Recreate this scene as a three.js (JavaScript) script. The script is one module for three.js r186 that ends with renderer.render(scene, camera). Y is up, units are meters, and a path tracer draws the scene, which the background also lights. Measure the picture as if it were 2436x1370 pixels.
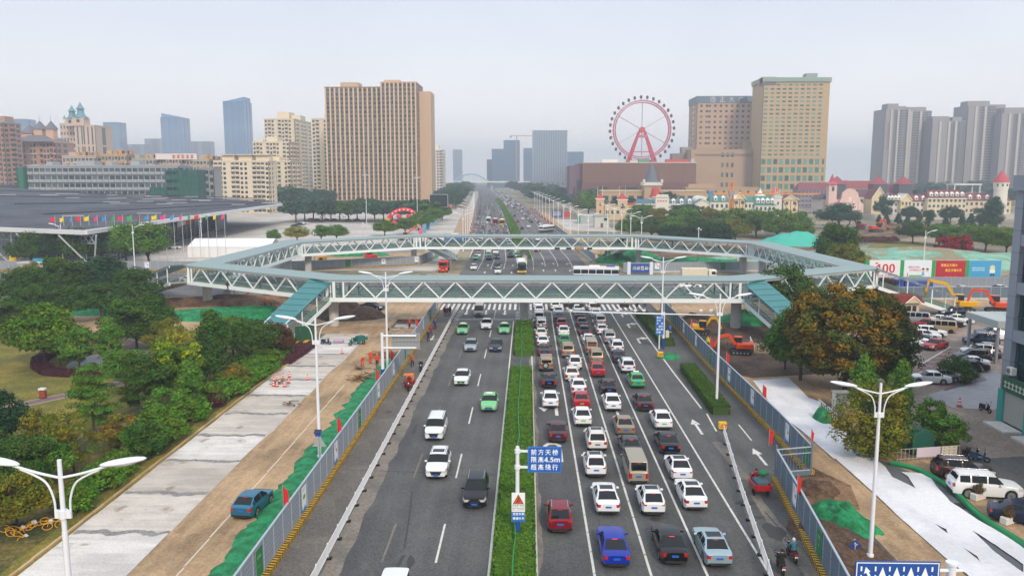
import*as THREE from 'three';
import{mergeGeometries,mergeVertices}from 'three/addons/utils/BufferGeometryUtils.js';
import{RoundedBoxGeometry}from 'three/addons/geometries/RoundedBoxGeometry.js';
import{MarchingCubes}from 'three/addons/objects/MarchingCubes.js';
// ---------------------------------------------------------------- camera, sky, sun, exposure
const scene=new THREE.Scene();
const FOCAL=1935,IW=2436,IH=1370,EYE=25,PITCH=Math.atan(267 / FOCAL),YAW=Math.atan(0.01945);
const camera=new THREE.PerspectiveCamera(2*Math.atan(IH / 2 / FOCAL)*180 / Math.PI,IW / IH,0.5,12000);
camera.rotation.order='YXZ';
camera.position.set(0,EYE,0);
camera.rotation.set(-PITCH,YAW,0);
scene.add(camera);
const smooth=(a,b,x)=>{const t=Math.min(1,Math.max(0,(x-a) / (b-a)));return t*t*(3-2*t);};
const mix=(a,b,t)=>a+(b-a)*t;
let rs=12345;
function rnd(){rs=(rs+0x6d2b79f5)|0;let t=Math.imul(rs^(rs>>>15),1|rs);t=(t+Math.imul(t^(t>>>7),61|t))^t;return((t^(t>>>14))>>>0) / 4294967296;}
const rr=(a,b)=>a+(b-a)*rnd();
const seed=(n)=>{rs=n*7919+17;};
const pick=(a)=>a[Math.floor(rnd()*a.length)%a.length];
function noiseGrid(n,s){seed(s);const a=new Float32Array(n*n);for(let i=0;i<n*n;i++)a[i]=rnd();return a;}
const NG=noiseGrid(64,3);
function vn(x,y){
const ix=Math.floor(x),iy=Math.floor(y),fx=x-ix,fy=y-iy,u=fx*fx*(3-2*fx),v=fy*fy*(3-2*fy);
const g=(a,b)=>NG[(((b%64)+64)%64)*64+(((a%64)+64)%64)];
return mix(mix(g(ix,iy),g(ix+1,iy),u),mix(g(ix,iy+1),g(ix+1,iy+1),u),v);
}
const fbm=(x,y,o=4)=>{let s=0,a=0.5,n=0;for(let i=0;i<o;i++){s+=a*vn(x,y);n+=a;x=x*2+13;y=y*2+7;a*=0.5;}return s / n;};
{
const W=512,H=256,data=new Float32Array(W*H*4);
for(let j=0;j<H;j++){
const el=((j+0.5) / H-0.5)*Math.PI,t=smooth(0.0,0.30,el),t2=smooth(0.2,1.4,el);
for(let i=0;i<W;i++){
const az=(i / W)*64,c=(fbm(az*0.75,el*18)-0.5)*0.10*smooth(-0.05,0.15,el);
const hor=[0.97,0.955,0.935],mid=[0.60,0.69,0.85],zen=[1.05,1.1,1.17];
const k=(j*W+i)*4;
for(let q=0;q<3;q++)data[k+q]=mix(mix(hor[q],mid[q],t),zen[q],t2)*(1+c*(q===2?0.7:1));
data[k+3]=1;
}
}
const tex=new THREE.DataTexture(data,W,H,THREE.RGBAFormat,THREE.FloatType);
tex.mapping=THREE.EquirectangularReflectionMapping;tex.magFilter=THREE.LinearFilter;tex.minFilter=THREE.LinearFilter;
tex.wrapS=THREE.RepeatWrapping;tex.needsUpdate=true;
scene.background=tex;scene.environment=tex;
}
const sun=new THREE.DirectionalLight(0xffecd2,2.5);
sun.name='sun_light';
sun.position.set(90,190,120);sun.target.position.set(0,0,-150);
sun.castShadow=true;sun.shadow.radius=20;sun.shadow.mapSize.set(4096,4096);
Object.assign(sun.shadow.camera,{left:-320,right:320,top:400,bottom:-400,near:1,far:1400});
scene.add(sun,sun.target);
scene.fog=new THREE.FogExp2(0xd8e3f2,0.00044);
const renderer=new THREE.WebGLRenderer({antialias:true});
renderer.toneMapping=THREE.LinearToneMapping;renderer.toneMappingExposure=1.15;
renderer.shadowMap.enabled=true;renderer.setSize(1024,575);
// ---------------------------------------------------------------- helpers
const V=(x,y,z)=>new THREE.Vector3(x,y,z);
const CP=Math.cos(PITCH),SP=Math.sin(PITCH),CY=Math.cos(YAW),SY=Math.sin(YAW);
function sight(px,py){const x=(px-IW / 2) / FOCAL,y=-(py-IH / 2) / FOCAL,y2=y*CP-SP,z2=-y*SP-CP;return [x*CY+z2*SY,y2,-x*SY+z2*CY];}
function G(px,py,h=0){const r=sight(px,py),t=(h-EYE) / r[1];return [r[0]*t,r[2]*t];}
function D(px,py,d){const r=sight(px,py),t=-d / r[2];return [r[0]*t,EYE+r[1]*t];}
const taken=new Map();
function numbered(n){const k=taken.get(n)||0;taken.set(n,k+1);return k?n+'_'+String(k).padStart(3,'0'):n;}
function tag(o,label,category,group,kind){if(label)o.userData.label=label;if(category)o.userData.category=category;if(group)o.userData.group=group;if(kind)o.userData.kind=kind;return o;}
function thing(name,label,category,pos=[0,0,0],turn=0,group){
const o=new THREE.Group();o.name=numbered(name);o.position.set(...pos);o.rotation.y=turn;scene.add(o);
return tag(o,label,category,group);
}
function mesh(name,geo,mat,parent,top){
const m=new THREE.Mesh(Array.isArray(geo)?mg(geo):geo,mat);m.name=parent&&parent!==scene?name:numbered(name);
m.castShadow=m.receiveShadow=true;(parent||scene).add(m);return m;
}
const part=(name,geo,mat,parent)=>mesh(name,geo,mat,parent);
function struct(name,geo,mat){const m=mesh(name,geo,mat);m.userData.kind='structure';return m;}
function group(name,parent){const g=new THREE.Group();g.name=name;parent.add(g);return g;}
let lastClone=null;
function clone(src,name,label,pos,turn=0,scale=1){
const c=src.clone();c.name=numbered(name||src.name.replace(/_\d+$/,''));c.userData={...src.userData};if(label)c.userData.label=label;
if(pos)c.position.set(...pos);c.rotation.set(0,turn,0);if(scale!==1)c.scale.multiplyScalar(scale);scene.add(c);return c;
}
function mg(list){
const out=list.map((g)=>{
let h=g.index?g.toNonIndexed():g.clone();
for(const k of Object.keys(h.attributes))if(!['position','normal','uv','color'].includes(k))h.deleteAttribute(k);
if(!h.attributes.normal)h.computeVertexNormals();
if(!h.attributes.uv)h.setAttribute('uv',new THREE.BufferAttribute(new Float32Array(h.attributes.position.count*2),2));
return h;
});
if(out.some((g)=>g.attributes.color))for(const g of out)if(!g.attributes.color)g.setAttribute('color',new THREE.BufferAttribute(new Float32Array(g.attributes.position.count*3).fill(1),3));
return mergeGeometries(out);
}
function bx(w,h,d,x=0,y=0,z=0,ry=0,rx=0,rz=0){const g=new THREE.BoxGeometry(w,h,d);if(rx)g.rotateX(rx);if(rz)g.rotateZ(rz);if(ry)g.rotateY(ry);g.translate(x,y,z);return g;}
function rbx(w,h,d,r,x=0,y=0,z=0,ry=0){const g=new RoundedBoxGeometry(w,h,d,1,r);if(ry)g.rotateY(ry);g.translate(x,y,z);return g;}
function cyl(r0,r1,h,x=0,y=0,z=0,n=12){const g=new THREE.CylinderGeometry(r0,r1,h,n);g.translate(x,y,z);return g;}
function cone(r,h,x,y,z,n=8,ry=0){const g=new THREE.ConeGeometry(r,h,n);g.rotateY(ry);g.translate(x,y,z);return g;}
function sph(r,x,y,z,sx=1,sy=1,sz=1,n=10){const g=new THREE.SphereGeometry(r,n,Math.round(n*0.7));g.scale(sx,sy,sz);g.translate(x,y,z);return g;}
const UPV=V(0,1,0);
function orient(g,p,q){const d=V(q[0]-p[0],q[1]-p[1],q[2]-p[2]),m=new THREE.Matrix4().lookAt(V(0,0,0),d,Math.abs(d.y)>0.999*d.length()?V(1,0,0):UPV);m.setPosition((p[0]+q[0]) / 2,(p[1]+q[1]) / 2,(p[2]+q[2]) / 2);return g.applyMatrix4(m);}
const len3=(p,q)=>Math.hypot(q[0]-p[0],q[1]-p[1],q[2]-p[2]);
function bar(p,q,w,h=w){return orient(new THREE.BoxGeometry(w,h,len3(p,q)),p,q);}
function rod(p,q,r,n=8,r1=r){const g=new THREE.CylinderGeometry(r1,r,len3(p,q),n);g.rotateX(-Math.PI / 2);return orient(g,p,q);}
function tube(pts,r,n=6,seg=0){return new THREE.TubeGeometry(new THREE.CatmullRomCurve3(pts.map((p)=>V(...p))),seg||pts.length*4,r,n,false);}
function lathe(prof,n=16,x=0,y=0,z=0){const g=new THREE.LatheGeometry(prof.map((p)=>new THREE.Vector2(p[0],p[1])),n);g.translate(x,y,z);return g;}
function prism(pts,y0,y1){
const s=new THREE.Shape(pts.map((p)=>new THREE.Vector2(p[0],-p[1]))),g=new THREE.ExtrudeGeometry(s,{depth:y1-y0,bevelEnabled:false,curveSegments:1});
g.rotateX(-Math.PI / 2);g.translate(0,y0,0);return g;
}
function extr(pts,depth,x=0,y=0,z=0,ry=0,bevel=0){
const s=new THREE.Shape(pts.map((p)=>new THREE.Vector2(p[0],p[1]))),g=new THREE.ExtrudeGeometry(s,{depth:depth-2*bevel,bevelEnabled:bevel>0,bevelSize:bevel,bevelThickness:bevel,bevelSegments:1,steps:1,curveSegments:1});
g.translate(0,0,-(depth-2*bevel) / 2);if(ry)g.rotateY(ry);g.translate(x,y,z);return g;
}
function flat(pts,y){const g=new THREE.ShapeGeometry(new THREE.Shape(pts.map((p)=>new THREE.Vector2(p[0],-p[1]))));g.rotateX(-Math.PI / 2);g.translate(0,y,0);return g;}
function ribbon(a,b,y){
const pos=[],uv=[],idx=[];
a.forEach((p,i)=>{const q=b[i];pos.push(p[0],y,p[1],q[0],y,q[1]);uv.push(p[0],-p[1],q[0],-q[1]);if(i){const k=i*2;idx.push(k-2,k-1,k,k-1,k+1,k);}});
const g=new THREE.BufferGeometry();g.setAttribute('position',new THREE.Float32BufferAttribute(pos,3));g.setAttribute('uv',new THREE.Float32BufferAttribute(uv,2));g.setIndex(idx);g.computeVertexNormals();
if(g.attributes.normal.getY(0)<0){g.index.array.reverse();g.computeVertexNormals();}return g;
}
function paint(g,c){const n=g.attributes.position.count,a=new Float32Array(n*3);for(let i=0;i<n;i++)a.set(c,i*3);g.setAttribute('color',new THREE.BufferAttribute(a,3));return g;}
function heap(rx,rz,h,s,n=26,rough=0.35,pw=1){
const g=new THREE.CircleGeometry(1,n*2,0);const pos=[],idx=[],uv=[],R=n,A=n*2;
for(let i=0;i<=R;i++)for(let j=0;j<=A;j++){
const t=i / R,a=(j / A)*Math.PI*2,ca=Math.cos(a),sa=Math.sin(a),w=1+0.28*(fbm(s+ca*1.6+5,s+sa*1.6+5,3)-0.5)*2;
const x=ca*t*rx*w,z=sa*t*rz*w;let y=h*Math.pow(Math.max(0,1-t*t),pw)*(1+rough*2*(fbm(s*3+ca*t*3,s+sa*t*3,3)-0.5));
y+=rough*0.5*(fbm(x*1.3+s,z*1.3,3)-0.5)*Math.min(1,(1-t)*6);pos.push(x,Math.max(-0.05,y)-(t===1?0.06:0),z);uv.push(x,z);
if(i&&j){const k=i*(A+1)+j;idx.push(k-A-2,k,k-1,k-A-2,k-A-1,k);}
}
const q=new THREE.BufferGeometry();q.setAttribute('position',new THREE.Float32BufferAttribute(pos,3));q.setAttribute('uv',new THREE.Float32BufferAttribute(uv,2));q.setIndex(idx);q.computeVertexNormals();
if(q.attributes.normal.getY(3)<0){q.index.array.reverse();q.computeVertexNormals();}g.dispose();return q;
}
// ---------------------------------------------------------------- materials
const mats=new Map();
function M(hex,rough=0.7,metal=0,extra){
const k=[hex,rough,metal,extra?JSON.stringify(extra):''].join();
if(!mats.has(k))mats.set(k,new THREE.MeshPhysicalMaterial({color:hex,roughness:rough,metalness:metal,side:THREE.DoubleSide,...(extra||{})}));
return mats.get(k);
}
const carPaint=(hex,metal=0)=>M(hex,0.32,metal,{clearcoat:0.4,clearcoatRoughness:0.05,specularIntensity:0.4});
function texData(n,f,wrap=true){
const d=new Uint8Array(n*n*4);
for(let y=0;y<n;y++)for(let x=0;x<n;x++){const c=f(x / n,y / n,x,y),k=(y*n+x)*4;for(let q=0;q<3;q++)d[k+q]=Math.max(0,Math.min(255,c[q]));d[k+3]=255;}
const t=new THREE.DataTexture(d,n,n,THREE.RGBAFormat);t.colorSpace=THREE.SRGBColorSpace;t.magFilter=THREE.LinearFilter;t.minFilter=THREE.LinearMipmapLinearFilter;t.wrapS=t.wrapT=THREE.RepeatWrapping;t.needsUpdate=true;return t;
}
const tn=(u,v,f,o=4)=>{let s=0,a=0.5,n=0;for(let i=0;i<o&&f<=64;i++){s+=a*vn(u*f,v*f);n+=a;a*=0.5;f*=2;const w=64 / Math.min(64,f);void w;}return s / n;};
function tnoise(n,f0,s){
const lv=[];seed(s);for(let f=f0,a=1;f<=n / 2;f*=2,a*=0.62){const g=new Float32Array(f*f);for(let i=0;i<f*f;i++)g[i]=rnd();lv.push([f,g,a]);}
return(u,v,from=0,to=99)=>{let s2=0,n2=0;for(let q=from;q<Math.min(to,lv.length);q++){const [f,g,a]=lv[q],x=u*f,y=v*f,ix=Math.floor(x),iy=Math.floor(y),fx=x-ix,fy=y-iy,e=(p,r)=>g[(((r%f)+f)%f)*f+(((p%f)+f)%f)],uu=fx*fx*(3-2*fx),vv=fy*fy*(3-2*fy);s2+=a*mix(mix(e(ix,iy),e(ix+1,iy),uu),mix(e(ix,iy+1),e(ix+1,iy+1),uu),vv);n2+=a;}return s2 / n2;};
}
function ground(s,tile,n,f,rough=0.92,bump=0.012){
const no=tnoise(n,4,s),t=texData(n,(u,v,x,y)=>f(no,u,v,x,y));t.repeat.set(1 / tile,1 / tile);
const m=new THREE.MeshStandardMaterial({map:t,roughness:rough,side:THREE.DoubleSide});if(bump){m.bumpMap=t;m.bumpScale=bump;}return m;
}
const lerpc=(a,b,t)=>[mix(a[0],b[0],t),mix(a[1],b[1],t),mix(a[2],b[2],t)];
const grain=(c,g)=>c.map((x)=>x+g);
const mAsphalt=ground(11,24,1024,(no,u,v)=>{const a=no(u,v,0,5),b=no(u,v,6),st=no(u,0.37,2,6),c=lerpc([68,69,71],[90,91,90],smooth(0.25,0.75,a*0.55+st*0.45));return grain(c,(b-0.5)*36);},0.88,0.004);
const mAsphaltOld=ground(12,20,512,(no,u,v)=>{const a=no(u,v,0,4),b=no(u,v,5),c=lerpc([84,86,89],[102,101,100],smooth(0.3,0.7,a));return grain(c,(b-0.5)*50);},0.9,0.006);
const mBike=ground(31,14,512,(no,u,v)=>{const a=no(u,v,0,5),b=no(u,v,5),c=lerpc([96,93,89],[114,109,103],smooth(0.3,0.7,a));return grain(c,(b-0.5)*40);},0.92,0.004);
const mDust=ground(13,12,512,(no,u,v)=>{const a=no(u,v,0,4),b=no(u,v,4),c=lerpc([108,104,98],[126,119,110],smooth(0.35,0.65,a));return grain(c,(b-0.5)*40);},0.95,0.004);
const mDirtLane=ground(14,18,1024,(no,u,v)=>{const s=no(u*6,v*0.5+u*0.0,0,4),a=no(u,v,0,5),b=no(u,v,5),c=lerpc([134,112,86],[184,156,122],smooth(0.25,0.75,a*0.6+s*0.4));return grain(c,(b-0.5)*46);},0.95,0.02);
const mEarth=ground(15,14,512,(no,u,v)=>{const a=no(u,v,0,4),b=no(u,v,4),c=lerpc([78,58,42],[128,100,74],smooth(0.3,0.7,a));return grain(c,(b-0.5)*60);},0.97,0.08);
const mEarthDark=ground(16,10,512,(no,u,v)=>{const a=no(u,v,0,4),b=no(u,v,4),c=lerpc([58,44,36],[92,72,56],smooth(0.3,0.7,a));return grain(c,(b-0.5)*54);},0.97,0.08);
const mSlab=ground(17,16,1024,(no,u,v)=>{const a=no(u,v,0,4),st=no(u*0.25,v*2,2,6),b=no(u,v,6),c=lerpc([186,182,178],[216,213,209],smooth(0.3,0.7,a*0.6+st*0.4));const d=smooth(0.66,0.78,no(u+0.3,v,1,5));return grain(lerpc(c,[150,138,124],d*0.7),(b-0.5)*34);},0.93,0.006);
const mGrass=ground(18,18,1024,(no,u,v)=>{const a=no(u,v,0,4),b=no(u,v,5),c=lerpc([92,92,28],[134,120,44],smooth(0.3,0.72,a));return grain(c,(b-0.5)*70);},0.98,0.03);
const mGrassDark=ground(19,12,512,(no,u,v)=>{const a=no(u,v,0,4),b=no(u,v,4),c=lerpc([58,66,24],[112,96,44],smooth(0.3,0.72,a));return grain(c,(b-0.5)*70);},0.98,0.03);
const mPlaza=ground(20,40,512,(no,u,v)=>{const a=no(u,v,0,4),b=no(u,v,5),c=lerpc([170,165,158],[192,187,180],smooth(0.3,0.7,a));return grain(c,(b-0.5)*26);},0.92,0);
const mField=ground(21,60,512,(no,u,v)=>{const a=no(u,v,0,5),b=no(u,v,4),c=lerpc([108,104,84],[150,138,116],smooth(0.35,0.65,a));return grain(c,(b-0.5)*40);},0.97,0);
const mNet=ground(22,6,512,(no,u,v)=>{const a=no(u,v,1,5),b=no(u,v,4),c=lerpc([6,100,58],[20,138,84],smooth(0.25,0.75,a));return grain(c,(b-0.5)*44);},0.8,0.05);
const mNetTeal=ground(23,24,512,(no,u,v)=>{const a=no(u,v,1,6),b=no(u,v,4),d=smooth(0.48,0.62,no(u+0.4,v+0.2,0,5)),c=lerpc([96,160,140],[134,178,156],smooth(0.3,0.7,a));return grain(lerpc(c,[136,128,100],d),(b-0.5)*40);},0.85,0.05);
const mCloth=ground(24,16,1024,(no,u,v)=>{const a=no(u,v,0,5),b=no(u,v,5),c=lerpc([206,208,214],[228,229,234],smooth(0.3,0.7,a));return grain(c,(b-0.5)*22);},0.9,0.02);
const mPaver=ground(25,6,512,(no,u,v,x,y)=>{const r=Math.floor(v*24),e=(v*24)%1<0.08||((u*12+(r%2)*0.5)%1)<0.05?-24:0,a=no(u,v,0,4),k=vn(Math.floor(u*12+(r%2)*0.5)*1.7,r*1.3);return grain(lerpc([136,138,144],[164,164,168],a*0.5+k*0.5),e);},0.9,0.004);
const mBrickPave=ground(26,4,512,(no,u,v)=>{const r=Math.floor(v*20),e=(v*20)%1<0.1||((u*10+(r%2)*0.5)%1)<0.06?-18:0,k=vn(Math.floor(u*10+(r%2)*0.5)*1.7,r*1.3);return grain(lerpc([104,84,84],[134,110,106],k),e);},0.92,0.004);
const mConc=ground(27,8,256,(no,u,v)=>grain(lerpc([176,176,174],[196,196,194],no(u,v,0,4)),(no(u,v,4)-0.5)*20),0.85,0);
const mRoofDark=ground(28,30,512,(no,u,v,x,y)=>{const r=(v*12)%1<0.06?16:0,a=no(u,v*0.3,0,5),b=no(u,v,4);return grain(lerpc([46,50,60],[74,78,88],smooth(0.3,0.7,a)),r+(b-0.5)*24);},0.8,0);
const mLotAsphalt=ground(29,20,512,(no,u,v)=>{const a=no(u,v,0,4),b=no(u,v,5),c=lerpc([122,110,101],[150,137,124],smooth(0.3,0.7,a));return grain(c,(b-0.5)*44);},0.9,0.006);
const mWhitePaint=ground(30,3,256,(no,u,v)=>{const w=smooth(0.62,0.74,no(u,v,1,6));return grain(lerpc([206,205,200],[140,139,136],w),(no(u,v,4)-0.5)*30);},0.7,0);
const mSteel=M(0xc6d3d8,0.45,0.0),mSteelWhite=M(0xdde2e6,0.4,0),mPoleWhite=M(0xdfe3ea,0.38,0.0),mGrey=M(0x8c9094,0.6),mDark=M(0x1c1d20,0.6),mBlack=M(0x0b0b0c,0.5),mRed=M(0xc21a1f,0.6),mYellow=M(0xd9a514,0.55),mOrange=M(0xe25a12,0.5),mGlassDark=M(0x16222a,0.08,0,{clearcoat:0.5}),mRubber=M(0x101011,0.85),mRim=M(0x9fa3a8,0.3,0.7);
const sgn=(n)=>(n<0?-1:1);
//  GROUND, ROADS
const roadX=(z)=>{const d=Math.max(0,-z-245);return-0.9-0.040*d-1.6e-5*d*d;};
const roadA=(z)=>{const d=Math.max(0,-z-245);return 0.040+3.2e-5*d;};
struct('ground',flat([[-2300,150],[2300,150],[2300,-3300],[-2300,-3300]],0),mField);
struct('plaza',flat([[-230,-214],[-22,-214],[-24,-330],[-46,-640],[-260,-640]],0.004),mPlaza);
const road=struct('road',[flat([[-16.9,-10],[-16.9,-170],[24.3,-170],[24.3,-10]],0.008)],mAsphalt);
struct('road',flat([[-260,-166],[-260,-208],[240,-200],[240,-166]],0.0084),mAsphaltOld);
{
const a=[],b=[],zs=[];for(let z=-199;z>-2600;z-=40)zs.push(z);
for(const z of zs){const k=smooth(-250,-700,z);a.push([roadX(z)-16.6-5*k,z]);b.push([roadX(z)+17.3+1.5*k,z]);}
const r=struct('road',ribbon(a,b,0.006),mAsphaltOld);
const m=M(0xc9c7c2,0.8);
for(const [o,z0,z1]of [[-12.6,-215,-700],[-9.2,-218,-290],[-5.7,-218,-290],[-2.6,-262,-700],[2.4,-218,-700],[5.7,-225,-290],[9.3,-225,-290],[13.2,-222,-700]]){
const p=[],q=[];for(let z=z0;z>=z1;z-=12){p.push([roadX(z)+o,z]);q.push([roadX(z)+o+0.18,z]);}part('lane_line',ribbon(p,q,0.012),m,r);
}
for(const o of [-9.2,-5.7,5.7,9.3])for(let z=-292;z>-520;z-=15)part('lane_dash',ribbon([[roadX(z)+o,z],[roadX(z-6)+o,z-6]],[[roadX(z)+o+0.16,z],[roadX(z-6)+o+0.16,z-6]],0.012),m,r);
}
const mLine=mWhitePaint,YM=0.0135;
const stripe=(x0,z0,x1,z1,w=0.16,y=YM)=>{const dx=x1-x0,dz=z1-z0,l=Math.hypot(dx,dz),nx=-dz / l*w / 2,nz=dx / l*w / 2;return flat([[x0+nx,z0+nz],[x1+nx,z1+nz],[x1-nx,z1-nz],[x0-nx,z0-nz]],y);};
for(const [x,a,b]of [[0.62,-25,-136],[4.28,-25,-138],[7.86,-25,-149],[11.41,-25,-149],[15.4,-25,-149],[-2.42,-25,-139]])part('lane_line',stripe(x,a,x,b,0.17),mLine,road);
part('lane_line',stripe(0.62,-136,1.9,-149.5),mLine,road);part('lane_line',stripe(4.28,-138,2.9+1.6,-149.5),mLine,road);
part('lane_line',stripe(18.75,-101,18.75,-148,0.2),mLine,road);part('lane_line',stripe(18.7,-78,19.05,-84,0.17),mLine,road);
part('lane_line',stripe(18.9,-86,18.75,-101,0.2),mLine,road);
for(const x of [-5.95,-9.5])for(let z=-34.96;z>-128;z-=15)part('lane_dash',stripe(x,z,x,z-6,0.15),x<-8?mDust:mLine,road);
for(const x of [-5.95,-9.5])for(let z=-142;z>-150;z-=2.4)part('lane_dash',stripe(x,z,x,z-1.2,0.15),mLine,road);
part('stop_line',flat([[0.9,-149.2],[19.5,-149.2],[19.5,-149.55],[0.9,-149.55]],YM),mLine,road);
part('stop_line',flat([[-13.2,-140.4],[-2.4,-140.4],[-2.4,-140.7],[-13.2,-140.7]],YM),mLine,road);
for(let x=-20.6,i=0;x<21.6;x+=1.0,i++)part('crosswalk_bar',flat([[x,-151],[x+0.45,-151],[x+0.45,-158],[x,-158]],YM),mLine,road);
for(let z=-137.8,i=0;i<8;i++){const zz=z-i*1.5;part('hatching_bar',stripe(-2.2,zz,0.4+i*0.15,zz-1.2,0.28),mLine,road);}
for(const z of [-24,-28,-33,-37.8])part('lane_dash',stripe(22.2,z,22.2,z-2.4),mLine,road);
for(const [x,z]of [[21.9,-86],[21.4,-75.2],[21.9,-97]])part('lane_dash',stripe(x,z,x+0.05,z-5,0.14),mLine,road);
function arrowPts(kind){
const st=[[-0.14,0],[-0.14,3.2],[-0.5,3.2],[0,5],[0.5,3.2],[0.14,3.2],[0.14,0]];
const rt=[[-0.16,0],[-0.16,3.6],[0.7,4.2],[0.7,4.9],[1.9,3.8],[0.7,2.9],[0.7,3.5],[0.16,3.0],[0.16,0]];
const ut=[[0.6,0],[0.6,4.4],[0.2,5.1],[-0.7,5.1],[-1.1,4.4],[-1.1,3.0],[-1.5,3.0],[-0.9,1.4],[-0.3,3.0],[-0.75,3.0],[-0.75,4.2],[-0.5,4.6],[0.0,4.6],[0.25,4.2],[0.25,0]];
return{straight:st,right:rt,uturn:ut}[kind];
}
function arrow(x,z,dir,kind,s=1){part('direction_arrow',flat(arrowPts(kind).map(([a,b])=>[x+a*dir*s,z-b*dir*s]),YM),mLine,road);}
arrow(17.0,-120.5,1,'right');arrow(17.0,-133,1,'right');arrow(17.1,-143.5,1,'right',0.85);
arrow(17.1,-77,1,'straight');arrow(2.7,-83,1,'uturn');arrow(2.6,-69,1,'uturn');arrow(20.9,-68.5,1,'straight',0.9);
arrow(9.6,-82,1,'straight');arrow(6.1,-72,1,'straight');arrow(13.3,-73,1,'straight');
for(const x of [-11.3,-7.7,-4.2])arrow(x,-150.2,-1,'straight',1);arrow(-14.8,-126,-1,'straight',0.8);
for(const z of [-213,-230])for(const x of [-11.2,-7.6,-4.2,4.2,7.4,11.2])arrow(x,z,x<0?-1:1,x<0?'straight':x>10?'right':'straight',0.9);
for(const [pts,w]of [[[[-12.6,-66.5],[-9,-66.2],[-5,-65.4],[-2.6,-65.8]],0.12],[[[-9.2,-62],[-8.8,-58],[-8.3,-52]],0.12],[[[-8.2,-51],[-8.6,-47],[-8.9,-43]],0.22],[[[5.2,-46],[5.0,-52],[5.3,-57]],0.05],[[[-16,-66.9],[-13.4,-66.5]],0.08],[[[17.5,-50],[18.2,-54],[17.9,-58.5]],0.1],[[[-12,-90.4],[-7,-90.7],[-2.6,-90.1]],0.07]])
for(let i=1;i<pts.length;i++)part('tar_seam',stripe(...pts[i-1],...pts[i],w,0.0118),M(0x3b3c3e,0.9),road);
seed(212);for(let i=0;i<16;i++){let x=rr(-12,12),z=rr(-138,-46);const t=rnd()<0.5;for(let k=0;k<5;k++){const nx=x+(t?rr(0.6,1.4):rr(-0.3,0.3)),nz=z+(t?rr(-0.25,0.25):rr(-2.2,-1));if(!((nx>-2.8&&nx<1)||(x>-2.8&&x<1)))part('crack',stripe(x,z,nx,nz,0.05,0.0117),M(0x36373a,0.9),road);x=nx;z=nz;}}
for(const [x,z]of [[2.4,-58],[9.4,-57],[-7.6,-72],[-4.2,-96],[6.2,-110],[13.4,-95],[-11,-110],[-14.8,-84],[17.3,-92]])part('manhole_cover',new THREE.CircleGeometry(0.36,18).rotateX(-Math.PI / 2).translate(x,0.0126,z),M(0x4a4a49,0.6,0.4),road);
for(const [x,z,a,b]of [[6.0,-54,0.25,1.9],[9.7,-88,0.3,2.2],[13.2,-66,0.25,1.5],[2.6,-104,0.3,2.4],[-4.3,-62,0.2,1.4],[-11.2,-78,0.25,2],[16.9,-60.2,0.9,0.5],[17.6,-55,0.8,1.6],[17.2,-57.5,0.5,0.3],[-7.6,-50,0.3,1.3]]){seed(x*10+400);const p=[];for(let i=0;i<12;i++){const t=i / 12*6.283,r=rr(0.6,1.1);p.push([x+Math.cos(t)*a*r,z+Math.sin(t)*b*r]);}part('asphalt_patch',flat(p,0.0115),M(0x3a3a3c,0.8),road);}
{
const rag=(xa,xb,z0,z1,s,name,mat,y)=>{const a=[],b=[];for(let z=z0;z>=z1;z-=1.2){a.push([xa+(fbm(z*0.4,s)-0.5)*0.3,z]);b.push([xb+(fbm(z*0.35,s+9,4)-0.5)*0.7,z]);}return part(name,ribbon(a,b,y),mat,road);};
part('bicycle_lane',flat([[-16.5,-15],[-13.1,-15],[-13.1,-158],[-16.6,-158]],0.0104),mBike,road);rag(-13.1,-12.0,-30,-150,3,'mud_strip',mDust,0.0108);
rag(17.6,18.5,-40,-76,7,'mud_strip',mDust,0.0108);rag(0.3,1.0,-30,-136,8,'mud_strip',mDust,0.0108);
}
{const pl=struct('parking_bays',flat([[-150,-228],[-40,-228],[-52,-420],[-170,-470]],0.006),mPlaza);seed(5);
for(let z=-240;z>-430;z-=17)part('bay_line',flat([[-140,z],[-46,z],[-46,z-0.25],[-140,z-0.25]],0.010),M(0xdad7d0,0.8),pl);}
// the strip under works beyond the hoarding
const pave=struct('pavement',flat([[-32.2,-20],[-25.0,-20],[-25.0,-128.5],[-32.2,-128.5]],0.012),mConc);
const mJoint=ground(32,5,256,(no,u,v)=>grain(lerpc([112,112,114],[150,148,146],no(u,v,0,4)),(no(u,v,4)-0.5)*60),0.95,0.01);
{seed(77);let z=-25.2,i=0;const m2=mSlab.clone();m2.color.set(0xf0ece6);const m3=mSlab.clone();m3.color.set(0xe4dfd8);
while(z>-126){const L=7.25,n=8,p=[[-32.1,z],[-25.4+rr(-0.2,0.2),z]];const q=[[-32.1,z-L+rr(0.1,0.4)]];
const far=[],near=[];for(let k=0;k<=n;k++){far.push([-25.3-6.8*k / n,z-L+0.12+rr(-0.08,0.22)]);near.push([-32.1+6.8*k / n+(k===n?rr(-0.25,0.2):0),z-rr(-0.06,0.2)]);}
part('concrete_slab',prism([...near,...far],0.0125,0.045+rr(0,0.02)),[mSlab,m2,m3][i++%3],pave);{const a=[],b=[];for(let k=0;k<=26;k++){const x=-32+6.6*k / 26,o=(fbm(x*1.3,z,3)-0.5)*0.9;a.push([x,z+o-0.05]);b.push([x,z+o+0.12+0.75*fbm(x*0.9+7,z,3)]);}part('joint_repair',ribbon(a,b,0.072),mJoint,pave);}z-=L;void p;void q;}}
const dl=struct('dirt_track',ribbon([...Array(30)].map((_,i)=>[-25.3+(fbm(i*0.9,3)-0.5)*0.9,-20-i*4.8]),[...Array(30)].map((_,i)=>[-16.9,-20-i*4.8]),0.014),mDirtLane);
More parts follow.
